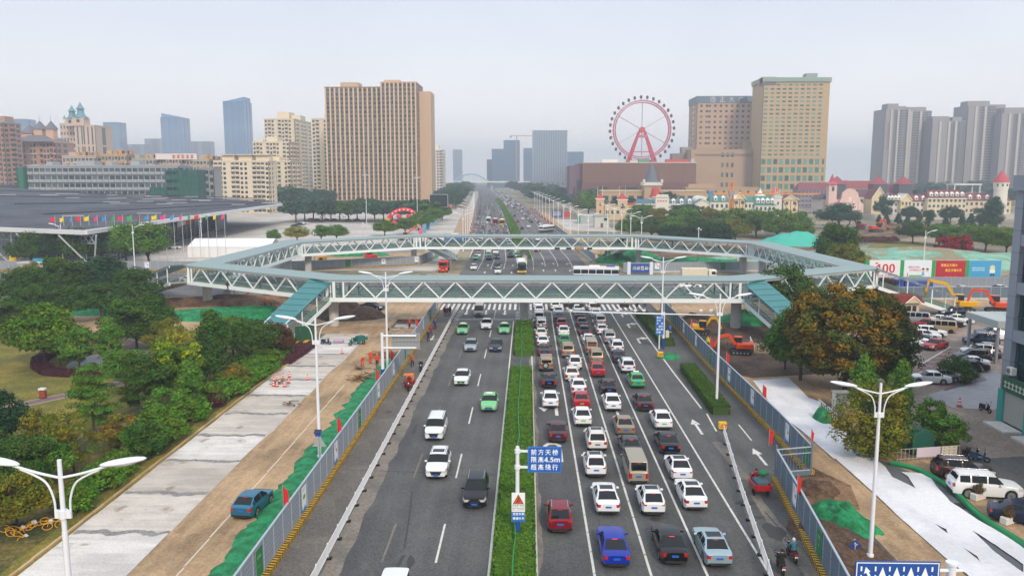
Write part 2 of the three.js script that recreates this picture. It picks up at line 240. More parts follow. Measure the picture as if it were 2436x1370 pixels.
{const m=M(0xcabfae,0.9);for(let z=-24;z>-92;z-=4.2)part('worn_line',stripe(-22.15,z,-22.1,z-4.0,0.12,0.018),m,dl);}
struct('dirt_yard',flat([[-62,-166],[-16.9,-166],[-16.9,-127],[-33,-127],[-40,-122],[-75,-126],[-90,-150],[-80,-166]],0.0132),mDirtLane);
{
const k=thing('kerb','long tan kerb stones edging the planted strip beside broken concrete paving','kerb',[0,0,0]);k.userData.kind='structure';delete k.userData.category;
const g=rbx(0.2,0.18,1.46,0.02),mk=[M(0xb3946a,0.9),M(0xa68a62,0.9),M(0xbca27c,0.9)];seed(8);
for(let z=-22;z>-118;z-=1.5){const s=mesh('kerb_stone',g,pick(mk),k);s.position.set(-32.45+rr(-0.03,0.03)+Math.max(0,(-z-95))*0.045,0.08,z);s.rotation.y=rr(-0.02,0.02);}
}
{const a=[],b=[];for(let z=-20;z>-122;z-=3){a.push([-33.6+(fbm(z*0.2,1)-0.5)*1.2,z]);b.push([-32.1+(fbm(z*0.7,4)-0.5)*0.9,z]);}struct('grass_verge',ribbon(a,b,0.0155),mGrass);}
struct('lawn',flat([[-32.6,-20],[-32.4,-118],[-40,-124],[-75,-126],[-95,-150],[-150,-160],[-150,-20]],0.011),mGrass);
struct('leaf_litter',flat([[-32.7,-22],[-32.6,-58],[-40,-60],[-46,-52],[-60,-50],[-60,-22]],0.0125),mGrassDark);
struct('flower_bed',flat([[-32.7,-58],[-32.5,-118],[-40,-121],[-48,-110],[-41,-92],[-44,-78],[-47,-64],[-40,-60]],0.0125),mGrassDark);
{
const pth=(pts,w,name,mat,y)=>{const a=[],b=[];pts.forEach((p,i)=>{const q=pts[Math.min(i+1,pts.length-1)],r=pts[Math.max(i-1,0)],dx=q[0]-r[0],dz=q[1]-r[1],l=Math.hypot(dx,dz);a.push([p[0]-dz / l*w,p[1]+dx / l*w]);b.push([p[0]+dz / l*w,p[1]-dx / l*w]);});return struct(name,ribbon(a,b,y),mat);};
const path=[G(-60,985),G(10,972),G(120,948),G(210,930),G(300,908),G(420,872),G(470,850)];
pth(path,1.05,'path_edging',M(0xb9b3a8,0.9),0.015);pth(path,0.9,'path',mBrickPave,0.019);
const p2=[G(230,800),G(290,815),G(345,838),G(400,880)];pth(p2,2.1,'path_edging',M(0xb9b3a8,0.9),0.0152);pth(p2,1.95,'path',mBrickPave,0.0192);
const c=[(G(160,872)[0]+G(345,872)[0]) / 2,-107.5],pp=[];for(let i=0;i<40;i++){const t=i / 40*6.283;pp.push([c[0]+Math.cos(t)*6.2,c[1]+Math.sin(t)*7.2]);}struct('paving',flat(pp,0.0225),mPaver);
}
struct('side_ground',flat([[24.3,-10],[24.3,-166],[130,-166],[130,-10]],0.0105),mDirtLane);
struct('dark_soil',flat([[24.4,-134],[36,-140],[48,-128],[44,-112],[38,-102],[28,-99.5],[24.4,-104]],0.0145),mEarthDark);
struct('dark_soil',flat([[18.3,-44],[20.4,-57],[23.4,-58],[24.2,-52],[22.6,-40],[18,-36]],0.0147),mEarthDark);
struct('dark_soil',flat([[22.2,-66],[24.3,-69],[26.4,-64],[25.2,-59],[21.4,-59]],0.0146),mEarth);
{const lot=struct('parking_lot',flat([[35,-40],[36.2,-68],[39.5,-82],[44,-96],[47,-118],[52,-140],[60,-150],[125,-166],[130,-40]],0.0125),mLotAsphalt);
const r1=[G(2330,725),G(2215,790),G(2120,850)];void r1;
const A=G(2215,792),B=G(2322,722),C=G(2190,868),Dq=G(2262,826);
part('bay_line',stripe(A[0],A[1],B[0],B[1],0.18,0.017),mLine,lot);part('bay_line',stripe(C[0],C[1],Dq[0],Dq[1],0.18,0.017),mLine,lot);
for(let i=0;i<9;i++){const t=i / 8;part('bay_line',stripe(mix(A[0],B[0],t),mix(A[1],B[1],t),mix(A[0],B[0],t)-4,mix(A[1],B[1],t)-3.4,0.12,0.017),mLine,lot);}
for(let i=0;i<6;i++){const t=i / 5;part('bay_line',stripe(mix(C[0],Dq[0],t),mix(C[1],Dq[1],t),mix(C[0],Dq[0],t)+4.6,mix(C[1],Dq[1],t)+3.6,0.12,0.017),mLine,lot);}
part('brick_paving',flat([G(2165,885),G(2262,828),G(2350,905),G(2250,930)],0.0165),mBrickPave,lot);
struct('paving',flat([G(2200,945),G(2370,880),G(2420,925),G(2390,975),G(2270,970)],0.0165),mPaver);
struct('asphalt_yard',flat([G(2290,1095),G(2440,1085),G(2560,1250),G(2440,1255)],0.0162),mAsphalt);
seed(33);for(let i=0;i<9;i++){const p=G(rr(2180,2400),rr(985,1085)),a=rr(0,6.28);part('crack',stripe(p[0],p[1],p[0]+Math.cos(a)*2.6,p[1]+Math.sin(a)*2.6,0.05,0.0163),M(0x55504b,0.95),lot);}
}
{
struct('grey_bed',flat([G(2070,1085),G(2125,1106),G(2260,1162),G(2330,1226),G(2436,1297),G(2500,1342),G(2480,1400),G(2200,1260),G(2000,1080)],0.0168),M(0x5a5f64,0.9));struct('grey_bed',flat([G(1940,950),G(1990,965),G(2060,1060),G(2040,1066),G(1960,985)],0.0169),M(0x5a5f64,0.9));
const cloth=(pts,lab,s,y,holes=[])=>{
const sh=new THREE.Shape(pts.map((p)=>new THREE.Vector2(p[0],-p[1])));for(const h of holes)sh.holes.push(new THREE.Path(h.map((p)=>new THREE.Vector2(p[0],-p[1]))));let g=new THREE.ShapeGeometry(sh);g.rotateX(-Math.PI / 2);
for(let k=0;k<4;k++){const n=g.index?g.toNonIndexed():g,P=n.attributes.position,out=[];for(let i=0;i<P.count;i+=3){const a=[P.getX(i),0,P.getZ(i)],b=[P.getX(i+1),0,P.getZ(i+1)],c=[P.getX(i+2),0,P.getZ(i+2)],m=(u,v)=>[(u[0]+v[0]) / 2,0,(u[2]+v[2]) / 2],ab=m(a,b),bc=m(b,c),ca=m(c,a);out.push(...a,...ab,...ca,...ab,...b,...bc,...ca,...bc,...c,...ab,...bc,...ca);}g=new THREE.BufferGeometry();g.setAttribute('position',new THREE.Float32BufferAttribute(out,3));}
const P=g.attributes.position,uv=[];for(let i=0;i<P.count;i++){const x=P.getX(i),z=P.getZ(i);P.setY(i,y+0.09*fbm(x*0.9+s,z*0.35)+0.05*fbm(x*2.6+z*1.4,z*0.9-x+s,3));uv.push(x,z);}
g.setAttribute('uv',new THREE.Float32BufferAttribute(uv,2));g=mergeVertices(g);g.computeVertexNormals();const m=mesh('ground_cloth',g,mCloth);return tag(m,lab,'ground cloth');
};
cloth([[1791,907],[1877,900],[1925,948],[1953,958],[1946,989],[1966,1003],[2011,1027],[2038,1065],[2060,1082],[1985,1094],[1908,1027],[1853,986]].map((p)=>G(...p)),'white geotextile sheet on the ground beside the large golden tree',3,0.03);
cloth([[1987,1092],[2062,1080],[2083,1092],[2107,1113],[2124,1137],[2179,1164],[2162,1137],[2145,1125],[2210,1130],[2227,1157],[2261,1195],[2323,1236],[2436,1301],[2500,1342],[2500,1450],[2380,1450],[2302,1370],[2265,1342],[2134,1226],[2083,1178]].map((p)=>G(...p)),'torn white geotextile sheet crossed by the tall double-arm lamp post',9,0.034,[[[2225,1248],[2256,1273],[2252,1262]],[[2293,1306],[2333,1339],[2326,1326]],[[2314,1265],[2370,1318],[2436,1366],[2436,1346],[2370,1300]]].map((h)=>h.map((p)=>G(...p))));
struct('open_pit',flat([G(2266,1197),G(2292,1197),G(2306,1211),G(2278,1212)],0.0245),M(0x2a2624,0.9));
}
//  RING FOOTBRIDGE
{
const t=thing('ring_footbridge','pale steel truss ring footbridge with grey roof over the crossing','footbridge');
const N={D1:[-31.5,-132.6],D2:[34.2,-132.6],C2:[61.2,-149.5],B2:[58.2,-204.5],A2:[30.6,-228.2],A1:[-31.6,-228.2],B1:[-60,-205],C1:[-61.5,-152]};
const V8=['D1','D2','C2','B2','A2','A1','B1','C1'].map((k)=>N[k]);
const mit=V8.map((p,i)=>{const a=V8[(i+7)%8],b=V8[(i+1)%8],d1=[p[0]-a[0],p[1]-a[1]],d2=[b[0]-p[0],b[1]-p[1]],l1=Math.hypot(...d1),l2=Math.hypot(...d2),n1=[-d1[1] / l1,d1[0] / l1],n2=[-d2[1] / l2,d2[0] / l2],s=[n1[0]+n2[0],n1[1]+n2[1]],k=2 / (s[0]*s[0]+s[1]*s[1]);return [s[0]*k,s[1]*k];});
const off=(i,w)=>[V8[i%8][0]+mit[i%8][0]*w,V8[i%8][1]+mit[i%8][1]*w];
const steel=M(0xe2ebed,0.45),roofM=M(0x889c9d,0.65),deckM=M(0xb4b8b8,0.8),glassM=new THREE.MeshPhysicalMaterial({color:0xdcebe8,roughness:0.04,transmission:0.94,thickness:0,ior:1.45,side:THREE.DoubleSide}),railM=M(0x5a7874,0.5),conc=mConc;
const yb=5.05,yt=8.15,W=2.55;
const arched=(i)=>{const rows=[],U=6;for(let k=0;k<=U;k++){const w=mix(-3.1,3.1,k / U),y=8.4+0.3*(1-(w / 3.1)**2);rows.push([off(i,w),off(i+1,w),y]);}
const P=[],I=[];for(const lay of [0,1])rows.forEach(([p,q,y])=>{P.push(p[0],y-lay*0.12,p[1],q[0],y-lay*0.12,q[1]);});
for(let k=0;k<U;k++){const a=k*2;I.push(a,a+1,a+2,a+1,a+3,a+2);const b=a+(U+1)*2;I.push(b,b+2,b+1,b+1,b+2,b+3);}
const z=U*2,o=(U+1)*2;I.push(0,o,1,1,o,o+1,z,z+1,z+o,z+1,z+o+1,z+o);
const g=new THREE.BufferGeometry();g.setAttribute('position',new THREE.Float32BufferAttribute(P,3));g.setIndex(I);const h=g.toNonIndexed();h.computeVertexNormals();return h;};
for(let i=0;i<8;i++){
const s=group('bridge_span',t),p=V8[i],q=V8[(i+1)%8],L=Math.hypot(q[0]-p[0],q[1]-p[1]),n=Math.round(L / 5.6);
mesh('roof',arched(i),roofM,s);
const quad=[off(i,-W),off(i+1,-W),off(i+1,W),off(i,W)];mesh('deck',prism(quad,yb-0.15,yb+0.28),deckM,s);
for(const sd of [-1,1]){
const a=off(i,W*sd),b=off(i+1,W*sd),at=(u,y)=>[mix(a[0],b[0],u),y,mix(a[1],b[1],u)];
mesh('bottom_chord',bar(at(0,yb),at(1,yb),0.34,0.66),steel,s);
mesh('top_chord',bar(at(0,yt),at(1,yt),0.34,0.42),steel,s);
for(const u of [0.012,0.988])mesh('post',bar(at(u,yb),at(u,yt),0.42),steel,s);
mesh('post',bar(at(0.035,yb),at(0.035,yt),0.26),steel,s);mesh('post',bar(at(0.965,yb),at(0.965,yt),0.26),steel,s);
for(let k=0;k<n;k++){const u0=mix(0.035,0.965,k / n),u1=mix(0.035,0.965,(k+1) / n),um=(u0+u1) / 2;mesh('brace',bar(at(u0,yb+0.3),at(um,yt-0.1),0.2),steel,s);mesh('brace',bar(at(um,yt-0.1),at(u1,yb+0.3),0.2),steel,s);}
const ai=off(i,(W-0.3)*sd),bi=off(i+1,(W-0.3)*sd);const pt=(u,y)=>[mix(ai[0],bi[0],u),y,mix(ai[1],bi[1],u)];
mesh('glass_railing',bar(pt(0.01,yb+0.85),pt(0.99,yb+0.85),0.025,0.8),glassM,s);mesh('handrail',bar(pt(0.01,yb+1.45),pt(0.99,yb+1.45),0.09,0.09),railM,s);
const st=[];for(let k=0;k<=n*3;k++){const u=mix(0.01,0.99,k / (n*3));st.push(bar(pt(u,yb+0.3),pt(u,yb+1.42),0.06));}const sm=mesh('rail_post',st,railM,s);sm.userData.kind='stuff';
}
}
const col=(x,z,r=0.78)=>{part('column',[cyl(r,r,yb-0.6,x,(yb-0.6) / 2,z,20),bx(r*2.4,0.55,4.6,x,yb-0.42,z)],conc,t);};
col(-32.6,-134.2,0.8);col(34.6,-133.8,0.85);col(-0.6,-136.5);col(-0.9,-229);col(-32.4,-229.6,0.8);col(31.4,-229.6,0.8);
for(const [x,z]of [[58.6,-203],[55.4,-209],[-60.5,-203],[-57,-209],[-62.6,-156],[-61,-163],[60.8,-153],[60.4,-160]])part('column',rbx(1.5,yb-0.4,1.5,0.2,x,(yb-0.4) / 2,z),conc,t);
const teal=new THREE.MeshPhysicalMaterial({color:0x2f8f94,roughness:0.25,transmission:0.35,thickness:0,side:THREE.DoubleSide});
const stair=(p,q,w,canopy,ytop=yb+0.1)=>{
const s=group('stair',t),dx=q[0]-p[0],dz=q[1]-p[1],L=Math.hypot(dx,dz),nx=-dz / L,nz=dx / L,P=(u,v,y)=>[p[0]+dx*u+nx*v,y,p[1]+dz*u+nz*v],yy=(u)=>mix(ytop,0.1,u);
for(const v of [-w / 2,w / 2]){
mesh('stringer',bar(P(0,v,ytop-0.2),P(1,v,0.15),0.16,0.6),steel,s);
mesh('handrail',bar(P(0,v,ytop+1.1),P(1,v,1.3),0.09),railM,s);mesh('glass_railing',bar(P(0.01,v,ytop+0.6),P(0.99,v,0.8),0.03,0.9),glassM,s);
for(const u of [0.05,0.35,0.65,0.93])mesh('post',bar(P(u,v,yy(u)),P(u,v,yy(u)+(canopy?3.0:1.2)),0.16),steel,s);
if(canopy)mesh('canopy_beam',bar(P(-0.02,v,ytop+3.1),P(0.96,v,0.3+3.0),0.16,0.26),steel,s);
}
const tr=22;for(let k=0;k<tr;k++){const u=(k+0.5) / tr;mesh('tread',bar(P(u,-w / 2,yy(u)),P(u,w / 2,yy(u)),L / tr*1.1,0.07),deckM,s);}
if(canopy){for(let k=0;k<8;k++){const u0=-0.02+0.98*k / 8,u1=-0.02+0.98*(k+1) / 8-0.006;const a=P(u0,0,mix(ytop+3.25,3.4,(u0+0.02) / 0.98)),b=P(u1,0,mix(ytop+3.25,3.4,(u1+0.02) / 0.98));mesh('canopy_panel',bar(a,b,w+0.7,0.06),canopy,s);mesh('canopy_rib',bar([a[0]+nx*-w / 2,a[1]+0.06,a[2]+nz*-w / 2],[a[0]+nx*w / 2,a[1]+0.06,a[2]+nz*w / 2],0.1),railM,s);}}
return s;
};
stair([-33.6,-131.5],[-37.6,-117.4],3.6,teal);stair([36.4,-131.5],[40.6,-117],3.6,teal);
stair([-65.5,-150.4],[-82,-172],3.6,M(0x7c9a9a,0.4));stair([63.5,-148.5],[78,-147.8],3.6,M(0x8a9c9e,0.4));
stair([-28.6,-231],[-22.5,-243],3.2,M(0x4f6468,0.4));stair([28.2,-231],[23,-241],3.2,M(0x4f6468,0.4));
const sig=(x,z,n,w,lab)=>{const s=thing('traffic_signal',lab,'traffic light');part('housing',rbx(w,0.55,0.3,0.05,x,0,0),mBlack,s);s.position.set(0,yb-0.75,z+3.0);for(let k=0;k<n;k++)part('lens',cyl(0.18,0.18,0.06,0,0,0,12).rotateX(Math.PI / 2).translate(x-w / 2+w*(k+0.5) / n,0,0.17),M([0x3a1514,0x3a3012,0x12301c][k%3],0.4),s);part('bracket',bx(0.1,0.5,0.1,x,0.4,0),mGrey,s);return s;};
sig(6.6,-132.6,3,1.5,'black signal head hung on the near span, nearest the median pillar');sig(8.7,-132.6,2,0.7,'small black two-lamp signal box on the near span');sig(10.9,-132.6,3,1.5,'black signal head third along the near span');sig(15.6,-132.6,3,1.5,'black signal head nearest the outer lane on the near span');
const s1=(x,lab,w=1.4)=>{const s=thing('traffic_signal',lab,'traffic light');part('housing',rbx(w,0.55,0.3,0.05,x,yb-0.05,-225.3),mBlack,s);for(let k=0;k<3;k++)part('lens',cyl(0.18,0.18,0.06,0,0,0,12).rotateX(Math.PI / 2).translate(x-w / 2+w*(k+0.5) / 3,yb-0.05,-225.12),M([0x3a1514,0x3a3012,0x12301c][k],0.4),s);};
s1(8.2,'black signal head on the far span nearest the median');s1(11.4,'black signal head beside the amber display on the far span');s1(17.2,'black signal head beyond the amber display on the far span');
const ds=thing('message_display','small amber message display on the far bridge span','display');part('housing',rbx(2.4,0.6,0.3,0.04,14.3,yb-0.05,-225.3),mBlack,ds);for(let k=0;k<5;k++)part('amber_text',bx(0.3,0.34,0.05,13.5+k*0.4,yb-0.05,-225.13),M(0xd98a1e,0.5,0,{emissive:0xd9801a,emissiveIntensity:0.5}),ds);
const s2=thing('traffic_signal','lit red and green signal pair on a low post by the far median','traffic light');part('post',cyl(0.08,0.08,5,1.6,2.5,-222),mGrey,s2);part('housing',rbx(2.2,0.55,0.3,0.05,2.9,4.6,-221.7),mBlack,s2);part('red_lens',cyl(0.2,0.2,0.06,0,0,0,12).rotateX(Math.PI / 2).translate(2.9,4.6,-221.52),M(0xe01a20,0.4,0,{emissive:0xff2030,emissiveIntensity:0.8}),s2);part('green_lens',cyl(0.2,0.2,0.06,0,0,0,12).rotateX(Math.PI / 2).translate(3.7,4.6,-221.52),M(0x18b060,0.4,0,{emissive:0x10d070,emissiveIntensity:0.6}),s2);
}
//  BUILDINGS
const glassTones=['0x2c3a44','0x3d4c57','0x222c34','0x51606a'].map((h)=>M(+h,0.12,0,{clearcoat:0.3}));
const mWallW=(hex)=>M(hex,0.85);
function face(B,o,u,n,W,H,kinds,floors,op){
const{wall,panes,balc}=B,y0=op.base||0,fh=(H-y0) / floors,cw=W / kinds.length,ww=op.ww??0.62,wh=op.wh??0.6,t=0.35;
const ang=Math.atan2(-u[1],u[0]);
const put=(w,h,d,uu,yy,nn)=>{const g=new THREE.BoxGeometry(w,h,d);g.rotateY(ang);g.translate(o[0]+u[0]*uu+n[0]*nn,yy,o[1]+u[1]*uu+n[1]*nn);return g;};
if(y0)wall.push(put(W,y0,t,W / 2,y0 / 2,-t / 2));
kinds.forEach((k,i)=>{
const a=i*cw,c=a+cw / 2;
if(k==='p'){wall.push(put(cw,H-y0,t,c,y0+(H-y0) / 2,-t / 2));return;}
if(k==='f'){(op.finMat?B.fins:wall).push(put(cw,H-y0,t+(op.fin??0.6),c,y0+(H-y0) / 2,(op.fin??0.6) / 2-t / 2));return;}
const m=cw*(1-(k==='b'?0.86:ww)) / 2;
for(const s of [-1,1])wall.push(put(m,H-y0,t,c+s*(cw / 2-m / 2),y0+(H-y0) / 2,-t / 2));
const sh=fh*(1-wh);
for(let f=0;f<=floors;f++){const hh=f===0||f===floors?sh / 2:sh;const yy=f===0?y0+sh / 4:f===floors?H-sh / 4:y0+f*fh;wall.push(put(cw-2*m,hh,t,c,yy,-t / 2));}
for(let f=0;f<floors;f++){
const g=[cw-2*m,fh-sh,c,y0+(f+0.5)*fh];panes.push([g[0],g[1],ang,o[0]+u[0]*g[2]-n[0]*0.30,g[3],o[1]+u[1]*g[2]-n[1]*0.30]);
if(k==='b')balc.push(put(cw*0.92,fh*0.36,1.0,c,y0+f*fh+fh*0.16,0.5));
}
});
}
function finish(root,B,wallMat,op={}){
if(B.wall.length)part('wall',B.wall,wallMat,root);
if(B.fins?.length)for(const g of B.fins)part('fin',g,op.finMat,root);
if(B.balc.length){if(op.balcEach)for(const g of B.balc)part('balcony',g,wallMat,root);else part('balcony',B.balc,wallMat,root).userData.kind='stuff';}
const cap=op.single??0,geos=new Map();seed((op.seed||1)+3);
const tones=op.glass||glassTones,rest=tones.map(()=>[]);
B.panes.forEach((p,i)=>{
const key=p[0].toFixed(2)+'_'+p[1].toFixed(2);if(!geos.has(key))geos.set(key,new THREE.BoxGeometry(p[0]+0.05,p[1]+0.05,0.06));
const ti=Math.floor(Math.pow(rnd(),1.3)*tones.length)%tones.length;
if(i<cap){const m=mesh('window',geos.get(key),tones[ti],root);m.position.set(p[3],p[4],p[5]);m.rotation.y=p[2];}
else{const g=geos.get(key).clone();g.rotateY(p[2]);g.translate(p[3],p[4],p[5]);rest[ti].push(g);}
});
rest.forEach((r,i)=>{if(r.length){const m=part('window',r,tones[i],root);m.userData.kind='stuff';}});
}
const xat=(px,d,py=430)=>D(px,py,d)[0],yat=(py,d,px=1218)=>D(px,py,d)[1];
function block(root,op){
const d=op.d,x0=op.x0??xat(op.px[0],d),x1=op.x1??xat(op.px[1],d),H=op.h??yat(op.top,d),dp=op.dp||20,z=-d,wall=op.mat||mWallW(op.wall);
const B={wall:[],panes:[],balc:[],fins:[]};
part(op.core||'core',bx(x1-x0-0.7,H-0.3,dp-0.7,(x0+x1) / 2,(H-0.3) / 2,z-dp / 2),op.coreMat||wall,root);
const kf=[...op.kinds],ks=[...(op.side||'wwww')];
face(B,[x0,z],[1,0],[0,1],x1-x0,H,kf,op.floors,op);
if(x1<30)face(B,[x1,z],[0,-1],[1,0],dp,H,ks,op.floors,op);
else face(B,[x0,z-dp],[0,1],[-1,0],dp,H,ks,op.floors,op);
const cap=bx(x1-x0+0.5,0.8,dp+0.5,(x0+x1) / 2,H+0.4,z-dp / 2);
part('parapet',cap,op.capMat||wall,root);
for(const [a,b,hh,q]of op.tops||[])part('rooftop_hut',bx((x1-x0)*(b-a),hh,dp*(q||0.5),x0+(x1-x0)*(a+b) / 2,H+0.8+hh / 2,z-dp*0.5),op.topMat||wall,root);
finish(root,B,wall,op);return{x0,x1,H,z,dp};
}
const rep=(s,n)=>s.repeat(n);
{ // brown tower with stone fins
const d=640,t=thing('apartment_tower','tall tan brown tower block with closely spaced vertical fins beside the avenue','tower block');
const gl=[0x222c34,0x323e48,0x1a2228,0x59626a,0x4a4a46].map((h)=>M(h,0.15,0,{clearcoat:0.3}));
const wall=mWallW(0x7d6850),finMat=mWallW(0xc9b194);
const a=block(t,{px:[778,913],top:208,d,dp:26,floors:26,kinds:rep('fww',12)+'f',side:'pppp',mat:wall,ww:0.97,wh:0.64,fin:0.7,finMat,single:150,glass:gl,tops:[[0.25,0.56,4,0.6]],topMat:mWallW(0xc0a68c),base:6});
const b=block(t,{px:[909,993],top:196,d:d-8,dp:40,floors:27,kinds:rep('fww',8)+'f',side:'pwpwp',mat:wall,ww:0.97,wh:0.62,fin:0.7,finMat,single:150,glass:gl,tops:[[0.05,0.5,2.2,0.6]],topMat:mWallW(0xc0a68c),base:6,capMat:mWallW(0xc9a083)});
const fins=[];void a;
const c=bx(9,yat(214,d),26,b.x1+4.5,yat(214,d) / 2,-d-22);part('end_wall',c,mWallW(0xc2a68a),t);
for(let k=0;k<10;k++)part('end_window',bx(0.2,1.6,1.2,b.x1+9.05,14+k*8,-d-16-(k%2)*8),gl[2],t);void fins;
const pod=thing('podium_building','low tan annex with vertical piers at the foot of the brown tower','building');
block(pod,{px:[733,782],top:463,d:d-10,dp:26,floors:2,kinds:rep('fw',6)+'f',side:'pp',mat:wall,ww:0.9,wh:0.7,fin:0.5,finMat,single:60,glass:gl});
}
{ // cream apartment blocks left of the tower
const cream=mWallW(0xd3c6ad),cream2=mWallW(0xc9bda8),beige=mWallW(0xbdb09c);
const apt=(label,op)=>{const t=thing('apartment_building',label,'apartment block');const r=block(t,{ww:0.6,wh:0.58,mat:cream,...op});return [t,r];};
let [t,r]=apt('wide ten-storey cream block with dark balcony bands nearest the exhibition hall',{px:[509,640],top:384,d:545,dp:16,floors:11,kinds:'bbwpbbwwpbbbw',side:'wwp',single:140,balcEach:1,tops:[[0.12,0.34,3.4],[0.42,0.66,3.4],[0.74,0.98,3.4]],topMat:cream});
for(let k=0;k<3;k++)part('roof_slab',bx((r.x1-r.x0)*0.28,0.6,12,r.x0+(r.x1-r.x0)*(0.23+k*0.31),r.H+4.6,r.z-8),cream2,t);
apt('mid-height cream block stepping up behind the wide balconied block',{px:[604,690],top:338,d:640,dp:30,floors:16,kinds:'wbwpbwbwpbw',side:'wbwbwbw',single:120,tops:[[0.3,0.6,4],[0.0,0.2,1.5]]});
apt('low cream wing joined to the stepped cream blocks above the trees',{px:[636,692],top:384,d:600,dp:30,floors:11,kinds:'wbwbpwb',side:'wbwbw',single:60,tops:[[0.0,0.4,3]]});
apt('tallest cream block with roof huts behind the stepped cream wings',{px:[633,705],top:283,d:720,dp:55,floors:22,kinds:'wbwpbwbwp',side:'wbwpbwbwpbw',single:160,tops:[[0.22,0.62,7,0.3],[0.7,1,4,0.3]]});
apt('slim cream block peeping out beside the edge of the brown tower',{px:[745,790],top:283,d:700,dp:20,floors:22,kinds:'wbpwb',side:'ww',single:80,tops:[[0.6,0.9,5]]});
apt('cream and white apartment block to the right of the brown tower near the avenue',{px:[1017,1052],top:357,d:900,dp:36,floors:17,kinds:'wbwwb',side:'bwbwbw',single:60,tops:[[0.35,0.7,5]],mat:mWallW(0xd8d2c8)});
apt('narrow dark-sided block half hidden behind the brown tower end wall',{px:[1000,1017],top:300,d:760,dp:22,floors:22,kinds:'ww',side:'ww',single:0,mat:beige});
seed(91);
const old=[[150,232,372],[236,305,368],[300,372,378],[368,432,376],[428,500,380],[470,520,388]];
const tone=['pale','ochre trimmed','grey','dusty pink','weathered beige','small tan'];
old.forEach(([a,b,y],i)=>{const t=thing('old_apartment',tone[i]+' old apartment row behind the long grey office, '+['directly under the twin spires','right of the twin-spire building','under the low far skyline','beside the slanted-top far tower','below the red roof sign','next to the cream balconied block'][i],'apartment block');
block(t,{px:[a,b],top:y,d:575+i*6,dp:16,floors:8,kinds:rep('wb',4)+'w',side:'ww',mat:mWallW([0xb4a596,0xb59a78,0xa7a49c,0xb39c8c,0xb0a48e,0xad9a80][i]),single:40,wh:0.55,tops:[[rr(0.05,0.2),rr(0.3,0.45),2.5],[0.6,0.85,3]]});
for(let k=0;k<5;k++){const x=mix(xat(a,575),xat(b,575),rr(0.05,0.95));part('roof_hut',bx(rr(2,4),rr(1.5,3),3,x,yat(y,575)+2,-574-i*6-5),pick([M(0xc0672a,0.8),M(0x6f7f8c,0.8),M(0xb98a52,0.8),M(0x8b8f92,0.8)]),t);}});
const bl=thing('roof_sign','long pale rooftop sign with red lettering above the old apartment rows','sign');const s0=xat(372,566),s1=xat(470,566);
part('board',bx(s1-s0,4,0.4,(s0+s1) / 2,yat(372,566),-566),M(0xd8cfcb,0.8),bl);for(let k=0;k<5;k++)part('letter',[bx(2.2,0.45,0.2,s1-16+k*3.2,yat(372,566)+0.8,-565.6),bx(2.2,0.45,0.2,s1-16+k*3.2,yat(372,566)-0.6,-565.6),bx(0.45,2.4,0.2,s1-16+k*3.2,yat(372,566),-565.6)],mRed,bl);
}
{ // long grey office with green netting at its end
const d=455,t=thing('office_building','long grey horizontal office block with balcony bands, one end wrapped in green netting','office block');
const r=block(t,{px:[66,425],top:396,d,dp:16,floors:7,kinds:rep('b',26),side:'ww',mat:mWallW(0x9ba1a4),ww:0.8,wh:0.62,single:200,balcEach:1,tops:[[0.1,0.14,2],[0.3,0.42,2.5],[0.5,0.54,2],[0.66,0.72,2.4]]});
const nx0=xat(358,d),nx1=xat(470,d),mG=M(0x145448,0.8),mG2=M(0x1b6a58,0.8),bars=[],cells=[];
part('netting_panel',bx(xat(395,d)-nx0,r.H*0.62,0.2,(nx0+xat(395,d)) / 2,r.H*0.31,-d+1.5),mG,t);
part('netting_panel',bx(nx1-xat(395,d),r.H*0.94,14,(nx1+xat(395,d)) / 2,r.H*0.47,-d-6),mG,t);
for(let i=0;i<=12;i++){const x=mix(nx0,nx1,i / 12);const h=i<4?r.H*0.62:r.H*0.95;bars.push(bx(0.2,h,0.2,x,h / 2,-d+1.9));}
for(let j=1;j<8;j++)bars.push(bx((nx1-nx0)*(j<5?1:0.66),0.22,0.2,j<5?(nx0+nx1) / 2:mix(nx0,nx1,0.67),r.H*j / 8,-d+1.9));
part('scaffold',bars,mG2,t);for(const [i,j]of [[1,2],[2,1],[5,3],[6,1],[8,2],[9,1],[7,3]])cells.push(bx(1.6,0.5,0.1,mix(nx0,nx1,i / 12)+1.6,r.H*(j / 8)-1,-d+1.95));part('bright_opening',cells,M(0x8fc4bc,0.6),t);
const g2=thing('netting_scaffold','narrow dark green netted scaffold at the far end of the long grey office','scaffold');part('netting',bx(xat(62,d)-xat(45,d),r.H-1,12,(xat(62,d)+xat(45,d)) / 2,r.H / 2,-d-4),mG2,g2);part('frame',[bx(0.3,r.H,0.3,xat(46,d),r.H / 2,-d+2.2),bx(0.3,r.H,0.3,xat(61,d),r.H / 2,-d+2.2)],mG,g2);
const gr=thing('stair_block','grey stair block beside the green netted end of the office','building');block(gr,{px:[472,508],top:402,d:d+12,dp:12,floors:7,kinds:'wbw',side:'pp',mat:mWallW(0x8d9090),single:21});
}
function dome(prof,x,y,z,n=8){return lathe(prof,n,x,y,z);}
